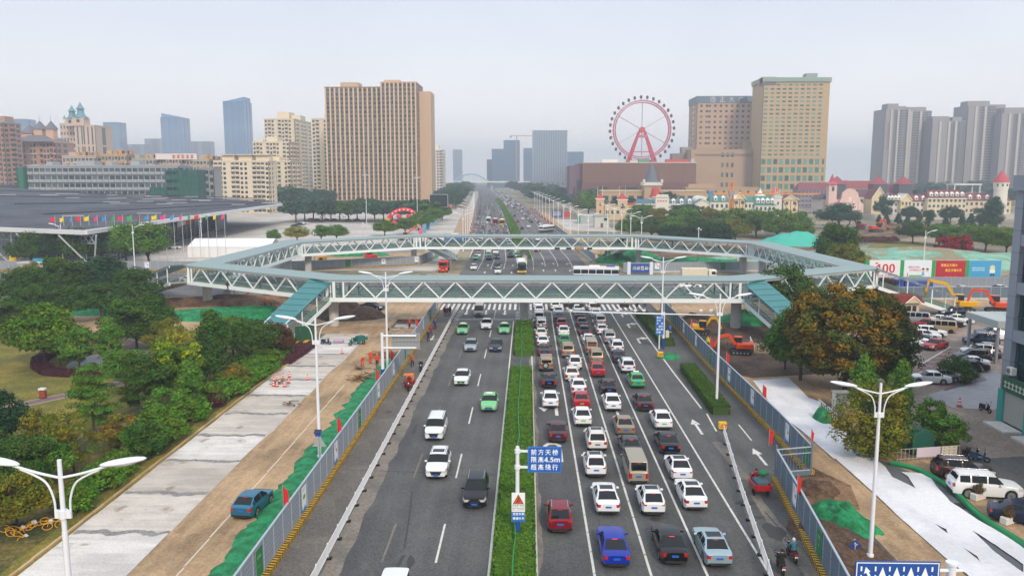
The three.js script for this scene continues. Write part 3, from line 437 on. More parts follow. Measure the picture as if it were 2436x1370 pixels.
{ // red brown apartments with pointed turrets
const d=600,t=thing('turreted_building','red brown apartment block with three pointed grey turrets','apartment block'),red=mWallW(0xa98470),pale=mWallW(0xc9a58c),slate=M(0x6b6a72,0.8);
const r=block(t,{px:[34,138],top:338,d,dp:24,floors:12,kinds:'pwbwpwwpbwwbw',side:'wwp',mat:red,single:110,capMat:pale});
const bands=[];for(let k=1;k<6;k++)bands.push(bx(r.x1-r.x0+0.6,0.5,0.6,(r.x0+r.x1) / 2,r.H*k / 6,-d+0.4));part('stone_band',bands,M(0xd2bfb0,0.8),t);
for(const [f,rad,hh]of [[0.28,6,7],[0.52,5,10],[0.78,4.4,10]]){const x=mix(r.x0,r.x1,f);part('turret',bx(rad*1.3,hh,rad*1.3,x,r.H+hh / 2,-d-8),pale,t);const cp=part('turret_roof',cone(rad*1.15,6.5,x,r.H+hh+3.2,-d-8,4,0.78),slate,t);mesh('finial',rod([x,r.H+hh+6,-d-8],[x,r.H+hh+10,-d-8],0.14,5),slate,cp);}
part('hip_roof',new THREE.CylinderGeometry(8,22,5,4).rotateY(0.785).translate(mix(r.x0,r.x1,0.5),r.H+3,-d-10),slate,t);
const t2=thing('apartment_building','brick red and cream apartment tower cut by the edge of the view','apartment block');block(t2,{px:[-40,16],top:290,d:560,dp:20,floors:18,kinds:'wbwpwbw',side:'wbw',mat:red,single:60,tops:[[0.5,0.9,4]],capMat:mWallW(0x7fa0b0)});
const t3=thing('apartment_building','lower red brick wing between the edge tower and the turreted block','apartment block');block(t3,{px:[12,40],top:345,d:612,dp:14,floors:12,kinds:'wbw',side:'ww',mat:red,single:30});
}
{ // stone building with two green spires
const d=740,t=thing('spired_building','pale stone tower block crowned by two tall green copper spires','tower block'),stone=mWallW(0xc4ae9c),cop=M(0x5d8f9c,0.6);
const r=block(t,{px:[150,186],top:294,d,dp:44,floors:13,kinds:'wwwww',side:'pwpwpwpwp',mat:stone,single:65,ww:0.5,wh:0.5});
const r2=block(t,{px:[184,233],top:298,d:d-12,dp:30,floors:4,kinds:'pwpwwpwpwp',side:'pwp',mat:stone,single:40,ww:0.7,wh:0.9});void r;
for(const [px,top,w]of [[193,250,5.4],[213,242,6]]){
const x=xat(px,d),b=yat(300,d),tp=yat(top,d),z=-d+8,H=tp-b;
part('spire_base',bx(w*1.7,H*0.34,w*1.7,x,b+H*0.17,z),stone,t);
part('spire_skirt',dome([[w*1.1,0],[w*0.85,H*0.06],[w*0.62,H*0.12],[w*0.5,H*0.2],[w*0.45,H*0.36]],x,b+H*0.34,z),cop,t);
const sp=part('spire',dome([[w*0.72,0],[w*0.5,H*0.05],[w*0.34,H*0.12],[0.05,H*0.30]],x,b+H*0.70,z),cop,t);void sp;
for(const sx of [-1,1])part('spirelet',cone(1.3,H*0.2,x+sx*w*0.95,b+H*0.42,z+w*0.7,6),cop,t);
part('clock_opening',cyl(1.5,1.5,0.3,0,0,0,10).rotateX(Math.PI / 2).translate(x,b+H*0.2,z+w*0.86),glassTones[2],t);
}void r2;
}
{ // far glass towers in the haze
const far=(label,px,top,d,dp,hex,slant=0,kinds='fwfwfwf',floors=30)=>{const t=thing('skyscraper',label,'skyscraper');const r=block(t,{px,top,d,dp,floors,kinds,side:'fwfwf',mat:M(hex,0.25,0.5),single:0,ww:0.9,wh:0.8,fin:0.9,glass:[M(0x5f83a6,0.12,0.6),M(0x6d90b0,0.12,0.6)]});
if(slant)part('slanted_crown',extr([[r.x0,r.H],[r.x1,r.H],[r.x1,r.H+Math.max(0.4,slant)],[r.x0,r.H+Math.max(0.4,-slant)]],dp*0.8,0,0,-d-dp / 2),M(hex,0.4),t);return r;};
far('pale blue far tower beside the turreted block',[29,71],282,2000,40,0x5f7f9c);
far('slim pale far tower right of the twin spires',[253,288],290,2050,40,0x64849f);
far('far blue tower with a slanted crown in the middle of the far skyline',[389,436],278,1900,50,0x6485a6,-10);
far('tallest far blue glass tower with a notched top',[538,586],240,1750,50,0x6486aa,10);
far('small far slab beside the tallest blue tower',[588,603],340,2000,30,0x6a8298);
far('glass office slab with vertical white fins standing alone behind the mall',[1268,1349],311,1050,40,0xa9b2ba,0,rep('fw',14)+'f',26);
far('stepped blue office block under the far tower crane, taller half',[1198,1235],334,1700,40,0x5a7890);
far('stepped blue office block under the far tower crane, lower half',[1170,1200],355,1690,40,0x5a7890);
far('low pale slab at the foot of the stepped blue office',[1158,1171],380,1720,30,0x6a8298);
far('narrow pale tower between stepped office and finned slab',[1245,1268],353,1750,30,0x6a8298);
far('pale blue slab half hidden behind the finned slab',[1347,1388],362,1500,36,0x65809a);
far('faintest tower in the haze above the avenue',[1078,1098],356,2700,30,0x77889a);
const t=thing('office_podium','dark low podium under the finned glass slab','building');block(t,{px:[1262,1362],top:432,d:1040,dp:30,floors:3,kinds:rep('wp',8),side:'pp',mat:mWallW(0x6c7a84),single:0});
seed(44);let x=288,i=0;const where=['leftmost','second','third','fourth','fifth','sixth','seventh','eighth','ninth','tenth','eleventh','twelfth','thirteenth','last'];
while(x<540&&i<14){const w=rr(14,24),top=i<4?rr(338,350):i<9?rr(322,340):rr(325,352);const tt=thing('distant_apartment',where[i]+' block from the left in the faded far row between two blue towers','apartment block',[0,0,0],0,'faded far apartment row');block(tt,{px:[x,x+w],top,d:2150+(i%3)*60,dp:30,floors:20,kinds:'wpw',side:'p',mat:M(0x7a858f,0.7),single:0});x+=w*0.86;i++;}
const cr=thing('tower_crane','thin far tower crane above the stepped blue office','crane');const cx=xat(1229,1680),ct=yat(322,1680);part('mast',bx(1.8,ct,1.8,cx,ct / 2,-1680),M(0xb07a5a,0.7),cr);part('jib',bx(62,1.4,1.4,cx+18,ct-1,-1680),M(0xb07a5a,0.7),cr);part('counterweight',bx(4,4,3,cx-12,ct-3,-1680),mGrey,cr);
}
{ // pale blue arch bridge across the avenue far away
const d=1350,t=thing('arch_bridge','pale blue arched bridge crossing the avenue in the far haze','bridge'),m=M(0x8fb6cc,0.6),x0=xat(1080,d),x1=xat(1160,d),y0=yat(431,d),n=18,pts=[];
for(let i=0;i<=n;i++){const u=i / n;pts.push([mix(x0,x1,u),y0+14*4*u*(1-u)*0.85,-d]);}
for(const o of [0,-14])part('arch_rib',tube(pts.map((p)=>[p[0],p[1],p[2]+o]),1.1,5),m,t);
for(let i=1;i<n;i++)part('hanger',bx(0.5,pts[i][1]-y0,0.5,pts[i][0],(pts[i][1]+y0) / 2,-d),m,t);
part('deck',bx(x1-x0+260,2.4,16,(x0+x1) / 2+10,y0-1.2,-d-7),M(0xd8dadc,0.7),t);for(let k=-4;k<=5;k++)part('pier',bx(3,y0-2,5,(x0+x1) / 2+k*34,(y0-2) / 2,-d-7),M(0xa9b0b6,0.7),t);
}
{ // brown mall, wheel on its roof, hotel towers
const d=730,t=thing('shopping_mall','large blank brown shopping mall block carrying the ferris wheel','mall'),br=mWallW(0x765443),dk=mWallW(0x6a4440);
const x0=xat(1386,d),x1=xat(1656,d),H=yat(388,d);
part('wall',bx(x1-x0,H,130,(x0+x1) / 2,H / 2,-d-65),br,t);part('wing',bx(x0-xat(1364,d)+3,yat(394,d),60,(x0+xat(1364,d)) / 2-1.5,yat(394,d) / 2,-d-36),mWallW(0x6d5560),t);
part('base_band',bx(x1-x0+1,12,1.2,(x0+x1) / 2,13,-d+0.6),dk,t);part('roof_rim',bx(x1-x0+0.6,0.8,130.6,(x0+x1) / 2,H+0.4,-d-65),M(0xc6b7a8,0.8),t);
const seams=[];for(let k=1;k<9;k++)seams.push(bx(0.18,H-20,0.16,mix(x0,x1,k / 9),H / 2+9,-d+0.08));part('panel_seam',seams,dk,t);
part('wing_opening',[bx(4,14,0.5,x0-3,H-22,-d-5.6),bx(2,10,0.5,x0-7,H-26,-d-5.6)],mDark,t);
for(const [a,b,h,c]of [[1432,1470,2.4,0xe0e0de],[1520,1545,3,0x5b8f80],[1585,1640,2.6,0xb83a3a],[1500,1518,1.6,0xc9c9c5],[1645,1653,3,0xb0b0b0]])part('roof_plant',bx(xat(b,d)-xat(a,d),h,6,(xat(a,d)+xat(b,d)) / 2,H+0.8+h / 2,-d-6),M(c,0.7),t);
const w=thing('ferris_wheel','large pink red ferris wheel with dark cabins on the mall roof','ferris wheel'),wd=d+62,cx=xat(1525,wd),cy=yat(309,wd),R=67*wd / FOCAL,mp=M(0xb5495e,0.5),mp2=M(0xa9909e,0.5),mr=M(0xc23a50,0.5);
for(const rad of [R,R*0.93])for(const dz of [-2,2]){const g=new THREE.TorusGeometry(rad,0.32,5,72);g.translate(cx,cy,-wd+dz);part('rim',g,mp,w);}
const lace=[];for(let k=0;k<64;k++){const a=k / 64*6.2832,b=(k+1) / 64*6.2832;for(const dz of [-2,2])lace.push(bar([cx+Math.cos(a)*R,cy+Math.sin(a)*R,-wd+dz],[cx+Math.cos(b)*R*0.93,cy+Math.sin(b)*R*0.93,-wd+dz],0.25));lace.push(bar([cx+Math.cos(a)*R,cy+Math.sin(a)*R,-wd-2],[cx+Math.cos(a)*R,cy+Math.sin(a)*R,-wd+2],0.25));}const lm=part('rim_lacing',lace,mp,w);lm.userData.kind='stuff';
for(let k=0;k<6;k++){const a=k / 6*6.2832+0.53+1.0472;for(const dz of [-1.6,1.6])part('spoke',bar([cx,cy,-wd+dz*0.6],[cx+Math.cos(a)*R*0.93,cy+Math.sin(a)*R*0.93,-wd+dz],0.4),mp2,w);}
const cg=lathe([[0.01,-1.6],[0.9,-1.5],[1.2,-0.8],[1.25,0.4],[1.0,1.4],[0.01,1.8]],10);const mc=M(0x5c2a38,0.5),mw=M(0x3d3a44,0.2);
for(let k=0;k<32;k++){const a=k / 32*6.2832+0.05,r2=R*1.115;const c=mesh('cabin',cg,mc,w);c.position.set(cx+Math.cos(a)*r2,cy+Math.sin(a)*r2,-wd);const win=mesh('cabin_window',cyl(1.27,1.27,0.9,0,0.1,0,10),mw,c);void win;part('cabin_arm',bar([cx+Math.cos(a)*R,cy+Math.sin(a)*R,-wd],[cx+Math.cos(a)*r2,cy+Math.sin(a)*r2+1.2,-wd],0.25),mp,w);}
part('hub',cyl(2.6,2.6,9,0,0,0,16).rotateX(Math.PI / 2).translate(cx,cy,-wd),mr,w);part('hub_platform',bx(9,2.4,7,cx,cy-6,-wd),M(0xb06a72,0.6),w);
for(const s of [-1,1])for(const z of [-5,5])for(const o of [0,2.6])part('leg',rod([cx+s*(2+o*0.3),cy-1,-wd+z*0.5],[cx+s*(12+o),H,-wd+z],0.62,8),mr,w);
part('cross_beam',bar([cx-8,mix(cy,H,0.64),-wd],[cx+8,mix(cy,H,0.64),-wd],0.8),mr,w);part('boarding_station',bx(18,3,14,cx,H+2.3,-wd),M(0x7a3a44,0.7),w);
const g1=[0x3d6a68,0x4f8a80,0x2f4f52,0x5f9a8c].map((h)=>M(h,0.15)),tan=mWallW(0xb39a72),tan2=mWallW(0xa88f74);
const h1=thing('hotel_tower','wide tan hotel slab with a dark sign band of white characters','tower block');
const r1=block(h1,{px:[1654,1812],top:246,d:800,dp:40,floors:15,kinds:'pwpww'+'pwpwpwpwpwpwpw'+'ppppp',side:'pwp',mat:mWallW(0xb09478),single:180,ww:0.9,wh:0.42,base:18});
const sb=part('sign_band',bx(r1.x1-r1.x0+1,6.6,41,(r1.x0+r1.x1) / 2,r1.H+3.4,r1.z-20),M(0x55697a,0.5),h1);
{const fs=5.2,y=r1.H+3.4,xs=[1690,1712,1734,1756,1777];const chars=['emb','正','大','广','场'];chars.forEach((c,i)=>mesh('letter',strokes3(c,fs,xat(xs[i],800),y-fs / 2,r1.z+0.62),M(0xe8ecee,0.5),sb));}
const h2=thing('hotel_tower','tall tan tower with rows of green tinted windows at the right end of the mall','tower block');
const r2=block(h2,{px:[1808,1964],top:198,d:745,dp:36,floors:18,kinds:rep('w',10)+'p',side:'pppp',mat:tan,single:190,ww:0.62,wh:0.42,glass:g1,base:42});
part('crown',bx(r2.x1-r2.x0+2,4,38,(r2.x0+r2.x1) / 2,r2.H+2.6,r2.z-18),M(0x9a9a86,0.7),h2);part('crown_block',bx(10,6,10,r2.x1-14,r2.H+6,r2.z-12),mGrey,h2);part('crown_corner',bx(12,7,10,r2.x0+5,r2.H+1.5,r2.z-4.7),M(0x6d5a64,0.7),h2);part('crown_glass',bx(56,3,0.6,(r2.x0+r2.x1) / 2,r2.H+2.6,r2.z+1.1),M(0x7f9c90,0.3),h2);
{const fr=[],mo=[];for(let rI=0;rI<5;rI++)for(let c=0;c<11;c++){const x=mix(r2.x0,r2.x1,(c+0.5) / 11),y=8+rI*7.4;const w=mesh('podium_window',c<10?boxShared(3.4,4.6,0.5):boxShared(1.8,4.4,0.5),g1[(rI+c)%4],h2);w.position.set(x,y,r2.z+0.05);fr.push(bx(4.2,0.4,0.7,x,y+2.6,r2.z+0.1));}part('window_hood',fr,tan,h2);void mo;}
const pod=thing('mall_podium','tan podium block between the brown mall and the green-windowed tower','mall');
const r3=block(pod,{px:[1642,1806],top:357,d:770,dp:30,floors:4,kinds:'ppppppwwwppppp',side:'pp',mat:tan2,single:12,ww:0.5,wh:0.45,base:12,tops:[[0.1,0.5,2,0.5],[0.82,1,7,0.5]]});
part('cornice',bx(r3.x1-r3.x0-8,1.2,1,(r3.x0+r3.x1) / 2,r3.H-4,r3.z+0.5),M(0x8a7a66,0.8),pod);
const up=thing('plant_room','stepped grey plant rooms on the mall roof beside the tan podium','building');part('wall',bx(24,10,14,xat(1625,795),H+5,-795),M(0x7a716c,0.8),up);part('upper_wall',bx(13,6,10,xat(1634,795),H+13,-795),M(0x8a837c,0.8),up);
}
function boxShared(w,h,d){const k=[w,h,d].join();boxShared.c??=new Map();if(!boxShared.c.has(k))boxShared.c.set(k,new THREE.BoxGeometry(w,h,d));return boxShared.c.get(k);}
function glyph(c){
const S={
前:'2,10-3,8.6|8,10-7,8.6|.4,8.2-9.6,8.2|1.4,6.6-1.4,0|1.4,6.6-4.4,6.6-4.4,.3-3.6,.5|1.4,4.7-4.4,4.7|1.4,2.9-4.4,2.9|6.4,6.8-6.4,2|8.8,7.2-8.8,.2-7.8,.5',
方:'5,10-5.4,8.6|.5,8-9.5,8|4,8-3.6,4-1,.2|3.8,5.2-8.2,5.2-7.6,.5-6.2,.8',天:'1.2,9-8.8,9|.5,5.6-9.5,5.6|5,9-4.8,5.4-3,2-.6,.2|5,5.4-7,2-9.6,.2',
桥:'.3,7.4-4,7.4|2.2,10-2.2,0|2.2,7-.3,3.2|2.4,6-4,4.4|8.8,9.6-4.8,8.6|4.3,6.8-9.7,6.8|7,9-6.2,6-4.2,4|7,6.8-9.7,4|6,4.4-5.8,1.6-4.6,0|8,4.4-8,0',
限:'.8,9.6-.8,0|.8,9.6-3.6,9.6-2.2,6.6-3.4,4-2.6,3|4.8,9.4-4.8,.2-6.2,1.2|4.8,9.4-8.8,9.4-8.8,5.4-4.8,5.4|4.8,7.4-8.8,7.4|6,5.2-7.4,2.4-9.8,0|9.2,4.2-7.2,2.4',
高:'5,10-5,8.8|.6,8.5-9.4,8.5|3,7.5-7,7.5-7,5.9-3,5.9-3,7.5|1.2,4.9-1.2,0|1.2,4.9-8.8,4.9-8.8,.2-7.8,.4|3.4,3.5-6.6,3.5-6.6,1.3-3.4,1.3-3.4,3.5',
超:'.8,8.4-4,8.4|2.4,10-2.4,3.4|.3,6.4-4.4,6.4|2.4,4.8-4,4.8|1,5-.8,2-.2,.6|1,2.4-3.4,.6-9.8,.4|4.8,9.4-9,9.4-8.6,6.2-7.8,6.4|6.6,9.4-6,7.2-4.8,6|5.4,5-5.4,2|5.4,5-8.8,5-8.8,2-5.4,2',
绕:'2.4,10-.8,7.4-2.8,7.2|3.2,8.4-.6,4.6-3.4,5.2|.4,1.2-3.6,2.4|4.4,8.4-8.8,9|6,10-6.6,7-9,5.4-9.4,6.4|8.6,8-5,5.6|4.2,4.4-9.6,4.4|6,4.4-5.8,2-4,.2|7.6,4.4-7.6,.6-9.8,.6-9.8,1.6',
行:'2.8,10-.6,7.4|3,7.4-.3,3.8|2,5.6-2,0|4.6,8.8-9,8.8|4,5.6-9.8,5.6|7.6,5.6-7.6,.3-6.2,.6',正:'.8,9-9.2,9|5,9-5,.4|5,5-8.6,5|2.4,6-2.4,.4|.3,.4-9.7,.4',大:'.5,6.6-9.5,6.6|5,10-4.8,6-3,2.4-.5,.2|5,6.4-7,2.6-9.6,.2',
广:'5,10-5.4,8.4|1.4,8-9.4,8|1.6,8-1.4,4-.2,.2',场:'.3,6.6-3.8,6.6|2,9.6-2,2|.2,1.6-4,2.8|4.4,9-8.6,9-4.6,5.4-9.4,5.4-8.8,.6-7.6,.8|6.4,5.2-4.2,1.4|8,5.2-5.6,.6',途:'4.8,10-3.4,7.8|4.8,10-9.6,7|4.6,7-7.8,7|3.4,5-9.4,5|6.2,7-6.2,2.2|1.2,9-2,7.4|.4,6-2,6-1.6,2-.4,1|1.4,1.8-3.6,.4-9.8,.4',
经:'2.4,10-.6,7-3,6.8|3,8.2-.4,4.4-3.4,5|.4,1-3.6,2|4.6,9.2-8.6,9.2-4.4,5.2|6,7.4-9.4,5.2|4.8,4.2-9,4.2|6.8,4.2-6.8,.6|4.2,.5-9.6,.5',车:'1,8.4-9,8.4|4.6,10-2.2,5.4-8.4,5.4|.4,2.8-9.6,2.8|5.4,7-5.4,0',辆:'.4,8.6-4,8.6|2,10-.8,5.8-4,5.8|2.4,7-2.4,0|.2,2.6-4,3|4.4,9-9.8,9|5,6.6-5,0|5,6.6-9.4,6.6-9.4,.4|6.6,9-6.4,5-5.4,3|8,9-8,5-9,3',
慢:'1.8,10-1.8,0|.6,7.6-.4,5|3,7.6-3.4,6|5,9.6-8.8,9.6-8.8,7.4-5,7.4-5,9.6|4.2,6.2-9.6,6.2-9.6,4.4-4.2,4.4-4.2,6.2|4.6,3.2-8.8,3.2-4,.2|5,2.8-9.6,.2',速:'1.2,9-2,7.4|.4,6-2,6-1.6,2-.4,1|1.4,1.8-3.6,.4-9.8,.4|3.6,8.6-9.6,8.6|4.4,7-9,7-9,5-4.4,5-4.4,7|6.6,10-6.6,1.6|6.4,5-4,2.4|6.8,5-9.4,2.4',
emb:'1,1-1,9-9,9-9,1-1,1|3.4,3-3.4,7-6.6,7-6.6,3',P:'2,0-2,10-6,10-8,8.6-8,6.4-6,5-2,5',
}[c];
return(S||'').split('|').filter(Boolean).map((s)=>s.split('-').map((p)=>p.split(',').map(Number)));
}
function strokes3(c,size,x,y,z){const out=[],k=size / 10;for(const s of glyph(c))for(let i=1;i<s.length;i++)out.push(bar([x+(s[i-1][0]-5)*k,y+s[i-1][1]*k,z],[x+(s[i][0]-5)*k,y+s[i][1]*k,z],k*1.15,0.3));return out;}
{ // grey tower cluster at the right
const G1=mWallW(0x8d8a8c),gl=[M(0x2c3238,0.2),M(0x40474e,0.2)];
const tw=(label,px,top,d,kinds,tops,dp=34,mat=G1)=>{const t=thing('residential_tower',label,'tower block');const r=block(t,{px,top,d,dp,floors:33,kinds,side:'pppp',mat,single:0,ww:0.72,wh:0.56,glass:gl,tops,finMat:mWallW(0xb4b0ac),fin:1.2});return [t,r];};
const [t1,r1]=tw('leftmost grey high-rise of the cluster, red characters down its blank wall',[2098,2155],262,1000,'pppfpwbfwbwwbf',[[0.2,0.65,7,0.5],[0.65,0.98,4,0.5]]);
{const ch=[];for(let k=0;k<5;k++){const y=r1.H-18-k*6.4,x=r1.x0+4.6;ch.push(bx(3.2,0.6,0.3,x,y+1.6,r1.z+0.1),bx(3.2,0.6,0.3,x,y-1.4,r1.z+0.1),bx(0.6,4.4,0.3,x,y,r1.z+0.1));}part('wall_characters',ch,M(0x8c4a4c,0.8),t1);}
tw('second grey high-rise standing just behind the one with red characters',[2150,2207],266,1030,'pfwbwfbwbw',[[0.1,0.9,5,0.5]]);
tw('shorter grey high-rise in the middle of the cluster',[2210,2290],290,1010,'pppfpppfwbfwbwb',[[0.1,0.6,6,0.5],[0.7,0.98,5,0.5]]);
tw('tallest grey high-rise of the cluster',[2292,2358],254,1015,'pppfpwbfwbwb',[[0.1,0.9,6,0.5]]);
tw('grey high-rise tucked behind the tallest of the cluster',[2352,2393],262,1060,'wbwbw',[[0.1,0.9,6,0.5]]);
tw('grey high-rise nearest the glass building edge of the cluster',[2372,2450],272,1000,'pppfpwbfwbwwbf',[[0.2,0.9,7,0.5]]);
tw('dark grey middle high-rise filling the gap behind the cluster',[2396,2470],262,1090,'wbwbw',[]);
}
// old-European style shopping village
function gabled(label,px0,px1,eave,ridge,d,wallHex,roofHex,op={}){
const t=thing(op.name||'village_house',label,'house'),x0=xat(px0,d),x1=xat(px1,d),e=yat(eave,d),r=yat(ridge,d),dp=op.dp||12,W=x1-x0,wm=M(wallHex,0.85),rm=M(roofHex,0.75),z=-d;
const fl=op.floors||Math.max(1,Math.round(e / 4)),n=op.n||Math.max(2,Math.round(W / 4)),gm=M(0x3c4a56,0.3),tm=M(0xf0ece4,0.8);
part('wall',bx(W,e,dp,(x0+x1) / 2,e / 2,z-dp / 2),wm,t);
if(op.front){part('gable',extr([[x0,e],[x1,e],[(x0+x1) / 2,r]],dp,0,0,z-dp / 2),wm,t);const L=Math.hypot(W / 2,r-e),a=Math.atan2(r-e,W / 2);for(const s of [-1,1])part('roof',bx(L+0.6,0.35,dp+0.8,0,0,0,0,0,-s*a).translate((x0+x1) / 2+s*W / 4,(e+r) / 2+0.25,z-dp / 2),rm,t);for(const s of [-1,1])part('bargeboard',bar([(x0+x1) / 2,r+0.5,z+0.45],[(x0+x1) / 2+s*(W / 2+0.3),e+0.1,z+0.45],0.35,0.35),tm,t);}
else{const q=new THREE.CylinderGeometry(1,1,1,4);q.dispose();const dd=dp / 2,ins=op.hip??0.08;part('roof',(()=>{const P=[[x0-0.4,e,z+0.4],[x1+0.4,e,z+0.4],[x1+0.4,e,z-dp-0.4],[x0-0.4,e,z-dp-0.4],[x0+W*ins,r,z-dd],[x1-W*ins,r,z-dd]],I=[0,1,5,0,5,4,2,3,4,2,4,5,3,0,4,1,2,5,0,3,2,0,2,1];const g=new THREE.BufferGeometry();g.setAttribute('position',new THREE.Float32BufferAttribute(P.flat(),3));g.setIndex(I);const gg=g.toNonIndexed();gg.computeVertexNormals();return gg;})(),rm,t);}
for(let f=0;f<fl;f++)for(let i=0;i<n;i++){const x=x0+W*(i+0.5) / n,y=e*(f+0.55) / fl,ww=Math.min(1.5,W / n*0.5),wh=Math.min(2,e / fl*0.5);const w=mesh('window',boxShared(+ww.toFixed(2),+wh.toFixed(2),0.2),gm,t);w.position.set(x,y,z+0.06);mesh('sill',boxShared(+(ww+0.3).toFixed(2),0.2,0.4),tm,w).position.set(0,-wh / 2-0.1,0);}
for(let i=0;i<(op.dormers||0);i++){const x=x0+W*(i+0.7) / (op.dormers+0.4),y=mix(e,r,0.42),dm=part('dormer',[bx(1.7,1.8,2,x,y,z-dp*0.1),cone(1.6,1.3,x,y+1.5,z-dp*0.1,4,0.785)],op.dormerMat||tm,t);mesh('dormer_window',bx(0.9,1.1,0.1,x,y,z-dp*0.1+1.04),gm,dm);}
if(op.timber){const b=[];for(const [u0,v0,u1,v1]of [[0,0,0,1],[1,0,1,1],[0,0.5,1,0.5],[0,1,1,1],[0.33,0.5,0,1],[0.66,0.5,1,1],[0.5,0,0.5,1]])b.push(bar([x0+W*u0,e*v0,z+0.14],[x0+W*u1,e*v1,z+0.14],0.3,0.22));part('timber_frame',b,M(0x6d4c34,0.8),t);}
if(op.cornice)part('cornice',bx(W+0.6,0.5,0.8,(x0+x1) / 2,e-0.2,z+0.3),tm,t);
return t;
}
{
const wh=0xd9d5ca,ye=0xd6c79c,teal=0x3f7d74,slate=0x4a6b78,red=0xb2483f,mar=0x743a3f,d=470;
gabled('long white arcade with slate blue roof in the village front row',1512,1560,485,474,d,wh,slate,{n:3,floors:1,cornice:1});
{const t=thing('village_house','white central hall with red lettering between two slate roofed arcades','house');const x0=xat(1560,d+1),x1=xat(1592,d+1),H=yat(469,d);part('wall',bx(x1-x0,H,14,(x0+x1) / 2,H / 2,-d-6),M(wh,0.85),t);part('pediment',extr([[x0,H],[x1,H],[(x0+x1) / 2+3,H+1.6],[(x0+x1) / 2-3,H+1.6]],1.2,0,0,-d+0.9),M(wh,0.85),t);part('arch_door',bx(3.4,4.6,0.3,(x0+x1) / 2,2.4,-d+1.1),M(0x8c4040,0.5),t);for(let k=0;k<4;k++)part('letter',[bx(0.9,0.25,0.15,x0+1.5+k*1.5,H-2,-d+1.1),bx(0.25,1.1,0.15,x0+1.5+k*1.5,H-2.2,-d+1.1)],mRed,t);}
gabled('white arcade with round dormers right of the red-lettered hall',1591,1657,485,473,d,wh,slate,{n:5,floors:1,dormers:3,cornice:1});
gabled('small white classical front with pediment in the village row',1657,1694,486,476,d-1,0xdcd6c4,teal,{n:3,floors:2,front:1});
{const t=thing('domed_house','white barrel-roofed house with round window behind the village row','house');const x0=xat(1656,d+12),x1=xat(1688,d+12),H=yat(478,d+12),c=(x0+x1) / 2,w=x1-x0,pr=[];for(let i=0;i<=12;i++){const a=i / 12*Math.PI;pr.push([c-Math.cos(a)*w / 2,H+Math.sin(a)*w*0.38]);}part('wall',bx(w,H,12,c,H / 2,-d-18),M(wh,0.85),t);part('barrel_roof',extr(pr,12,0,0,-d-18),M(0xe3e2dc,0.8),t);part('round_window',cyl(0.8,0.8,0.3,0,0,0,12).rotateX(Math.PI / 2).translate(c,H+0.6,-d-11.8),glassTones[2],t);}
gabled('green roofed house with two small gables behind the orange crane mast',1692,1737,480,464,d-2,wh,teal,{n:4,floors:2,dormers:2});
gabled('cream half-timbered house with a steep white-edged gable',1748,1776,474,459,d-5,ye,0xb9b39c,{n:2,floors:3,front:1,timber:1});
gabled('green roofed house left of the green roof with three dormers',1774,1800,480,468,d-2,wh,teal,{n:3,floors:2});
gabled('white house with green roof and a row of four dormers',1799,1850,488,466,d-4,wh,teal,{n:5,floors:2,dormers:4});
gabled('cream timbered house with clipped gable at the village end',1866,1903,476,466,d-4,0xd9c9a0,mar,{n:2,floors:3,front:1,timber:1});
{
const twr=(label,px,top,base,w,wallH,roofH,k=0.45)=>{const t=thing('village_tower',label,'tower');const x=xat(px,d-6),H=yat(base,d-6),T=yat(top,d-6);part('wall',bx(w,H,w,x,H / 2,-d+6-w),M(wallH,0.85),t);part('cornice',bx(w+0.8,0.5,w+0.8,x,H+0.2,-d+6-w),M(0xe6e0d4,0.8),t);part('roof',cone(w*0.78,(T-H)*k,x,H+0.4+(T-H)*k / 2,-d+6-w,4,0.785),M(roofH,0.7),t);for(const s of [-0.3,0.3])part('spire',rod([x+s*w,H+(T-H)*0.2,-d+6-w],[x+s*w,T,-d+6-w],0.28,6,0.06),M(0xcfc4b0,0.7),t);for(let f=0;f<2;f++)part('window',bx(0.9,1.6,0.1,x,H*(0.4+0.35*f),-d+6-w / 2+0.04),glassTones[2],t);return t;};
twr('cream village tower with red pyramid roof and twin spires, left of the pair',1430,442,474,4.4,0xc9a98a,0xa83c3c);twr('cream village tower with red pyramid roof and twin spires, right of the pair',1484,442,476,5.4,0xd0b493,0xa83c3c);
twr('slim grey white tower beside the clipped gable house',1857,440,470,4.2,0xd4d2ce,0x9aa6ae);
gabled('low cream wall with arches between the two red roofed village towers',1440,1478,489,486,d-4,0xc9b795,0xb6a684,{n:3,floors:1});
gabled('low tan house with red roof beside the right twin-spire tower',1490,1513,487,478,d-3,0xcdb48e,red,{n:2,floors:1});
const rt=thing('red_roof','steep red funnel roof rising behind the slate arcades','roof');part('roof',lathe([[3.8,0],[2.8,2.6],[2.3,5.4],[2.1,6.4],[0.01,6.8]],6,xat(1560,d+25),yat(471,d+25),-d-25),M(0xb5403a,0.7),rt);part('wall',bx(8,yat(471,d+25),8,xat(1560,d+25),yat(471,d+25) / 2,-d-25),M(wh,0.8),rt);
const rt2=thing('red_roof','slanted red roof peak beside the slim grey white tower','roof');part('roof',cone(5,7,xat(1846,d+10),yat(468,d+10)+3,-d-10,4,0.4),M(0xc2463c,0.7),rt2);part('wall',bx(5,yat(470,d+10),5,xat(1846,d+10),yat(470,d+10) / 2,-d-10),M(wh,0.8),rt2);
const wd=thing('white_dome','small white onion dome above the green roofs','dome');part('dome',lathe([[3.4,0],[3.2,0.6],[2.4,1.6],[1.2,2.6],[0.5,3.6],[0.3,4.6],[0.01,5.4]],12,xat(1810,d+8),yat(468,d+8),-d-8),M(0xe4e2da,0.7),wd);part('drum',cyl(3,3,yat(468,d+8),xat(1810,d+8),yat(468,d+8) / 2,-d-8),M(wh,0.8),wd);
}
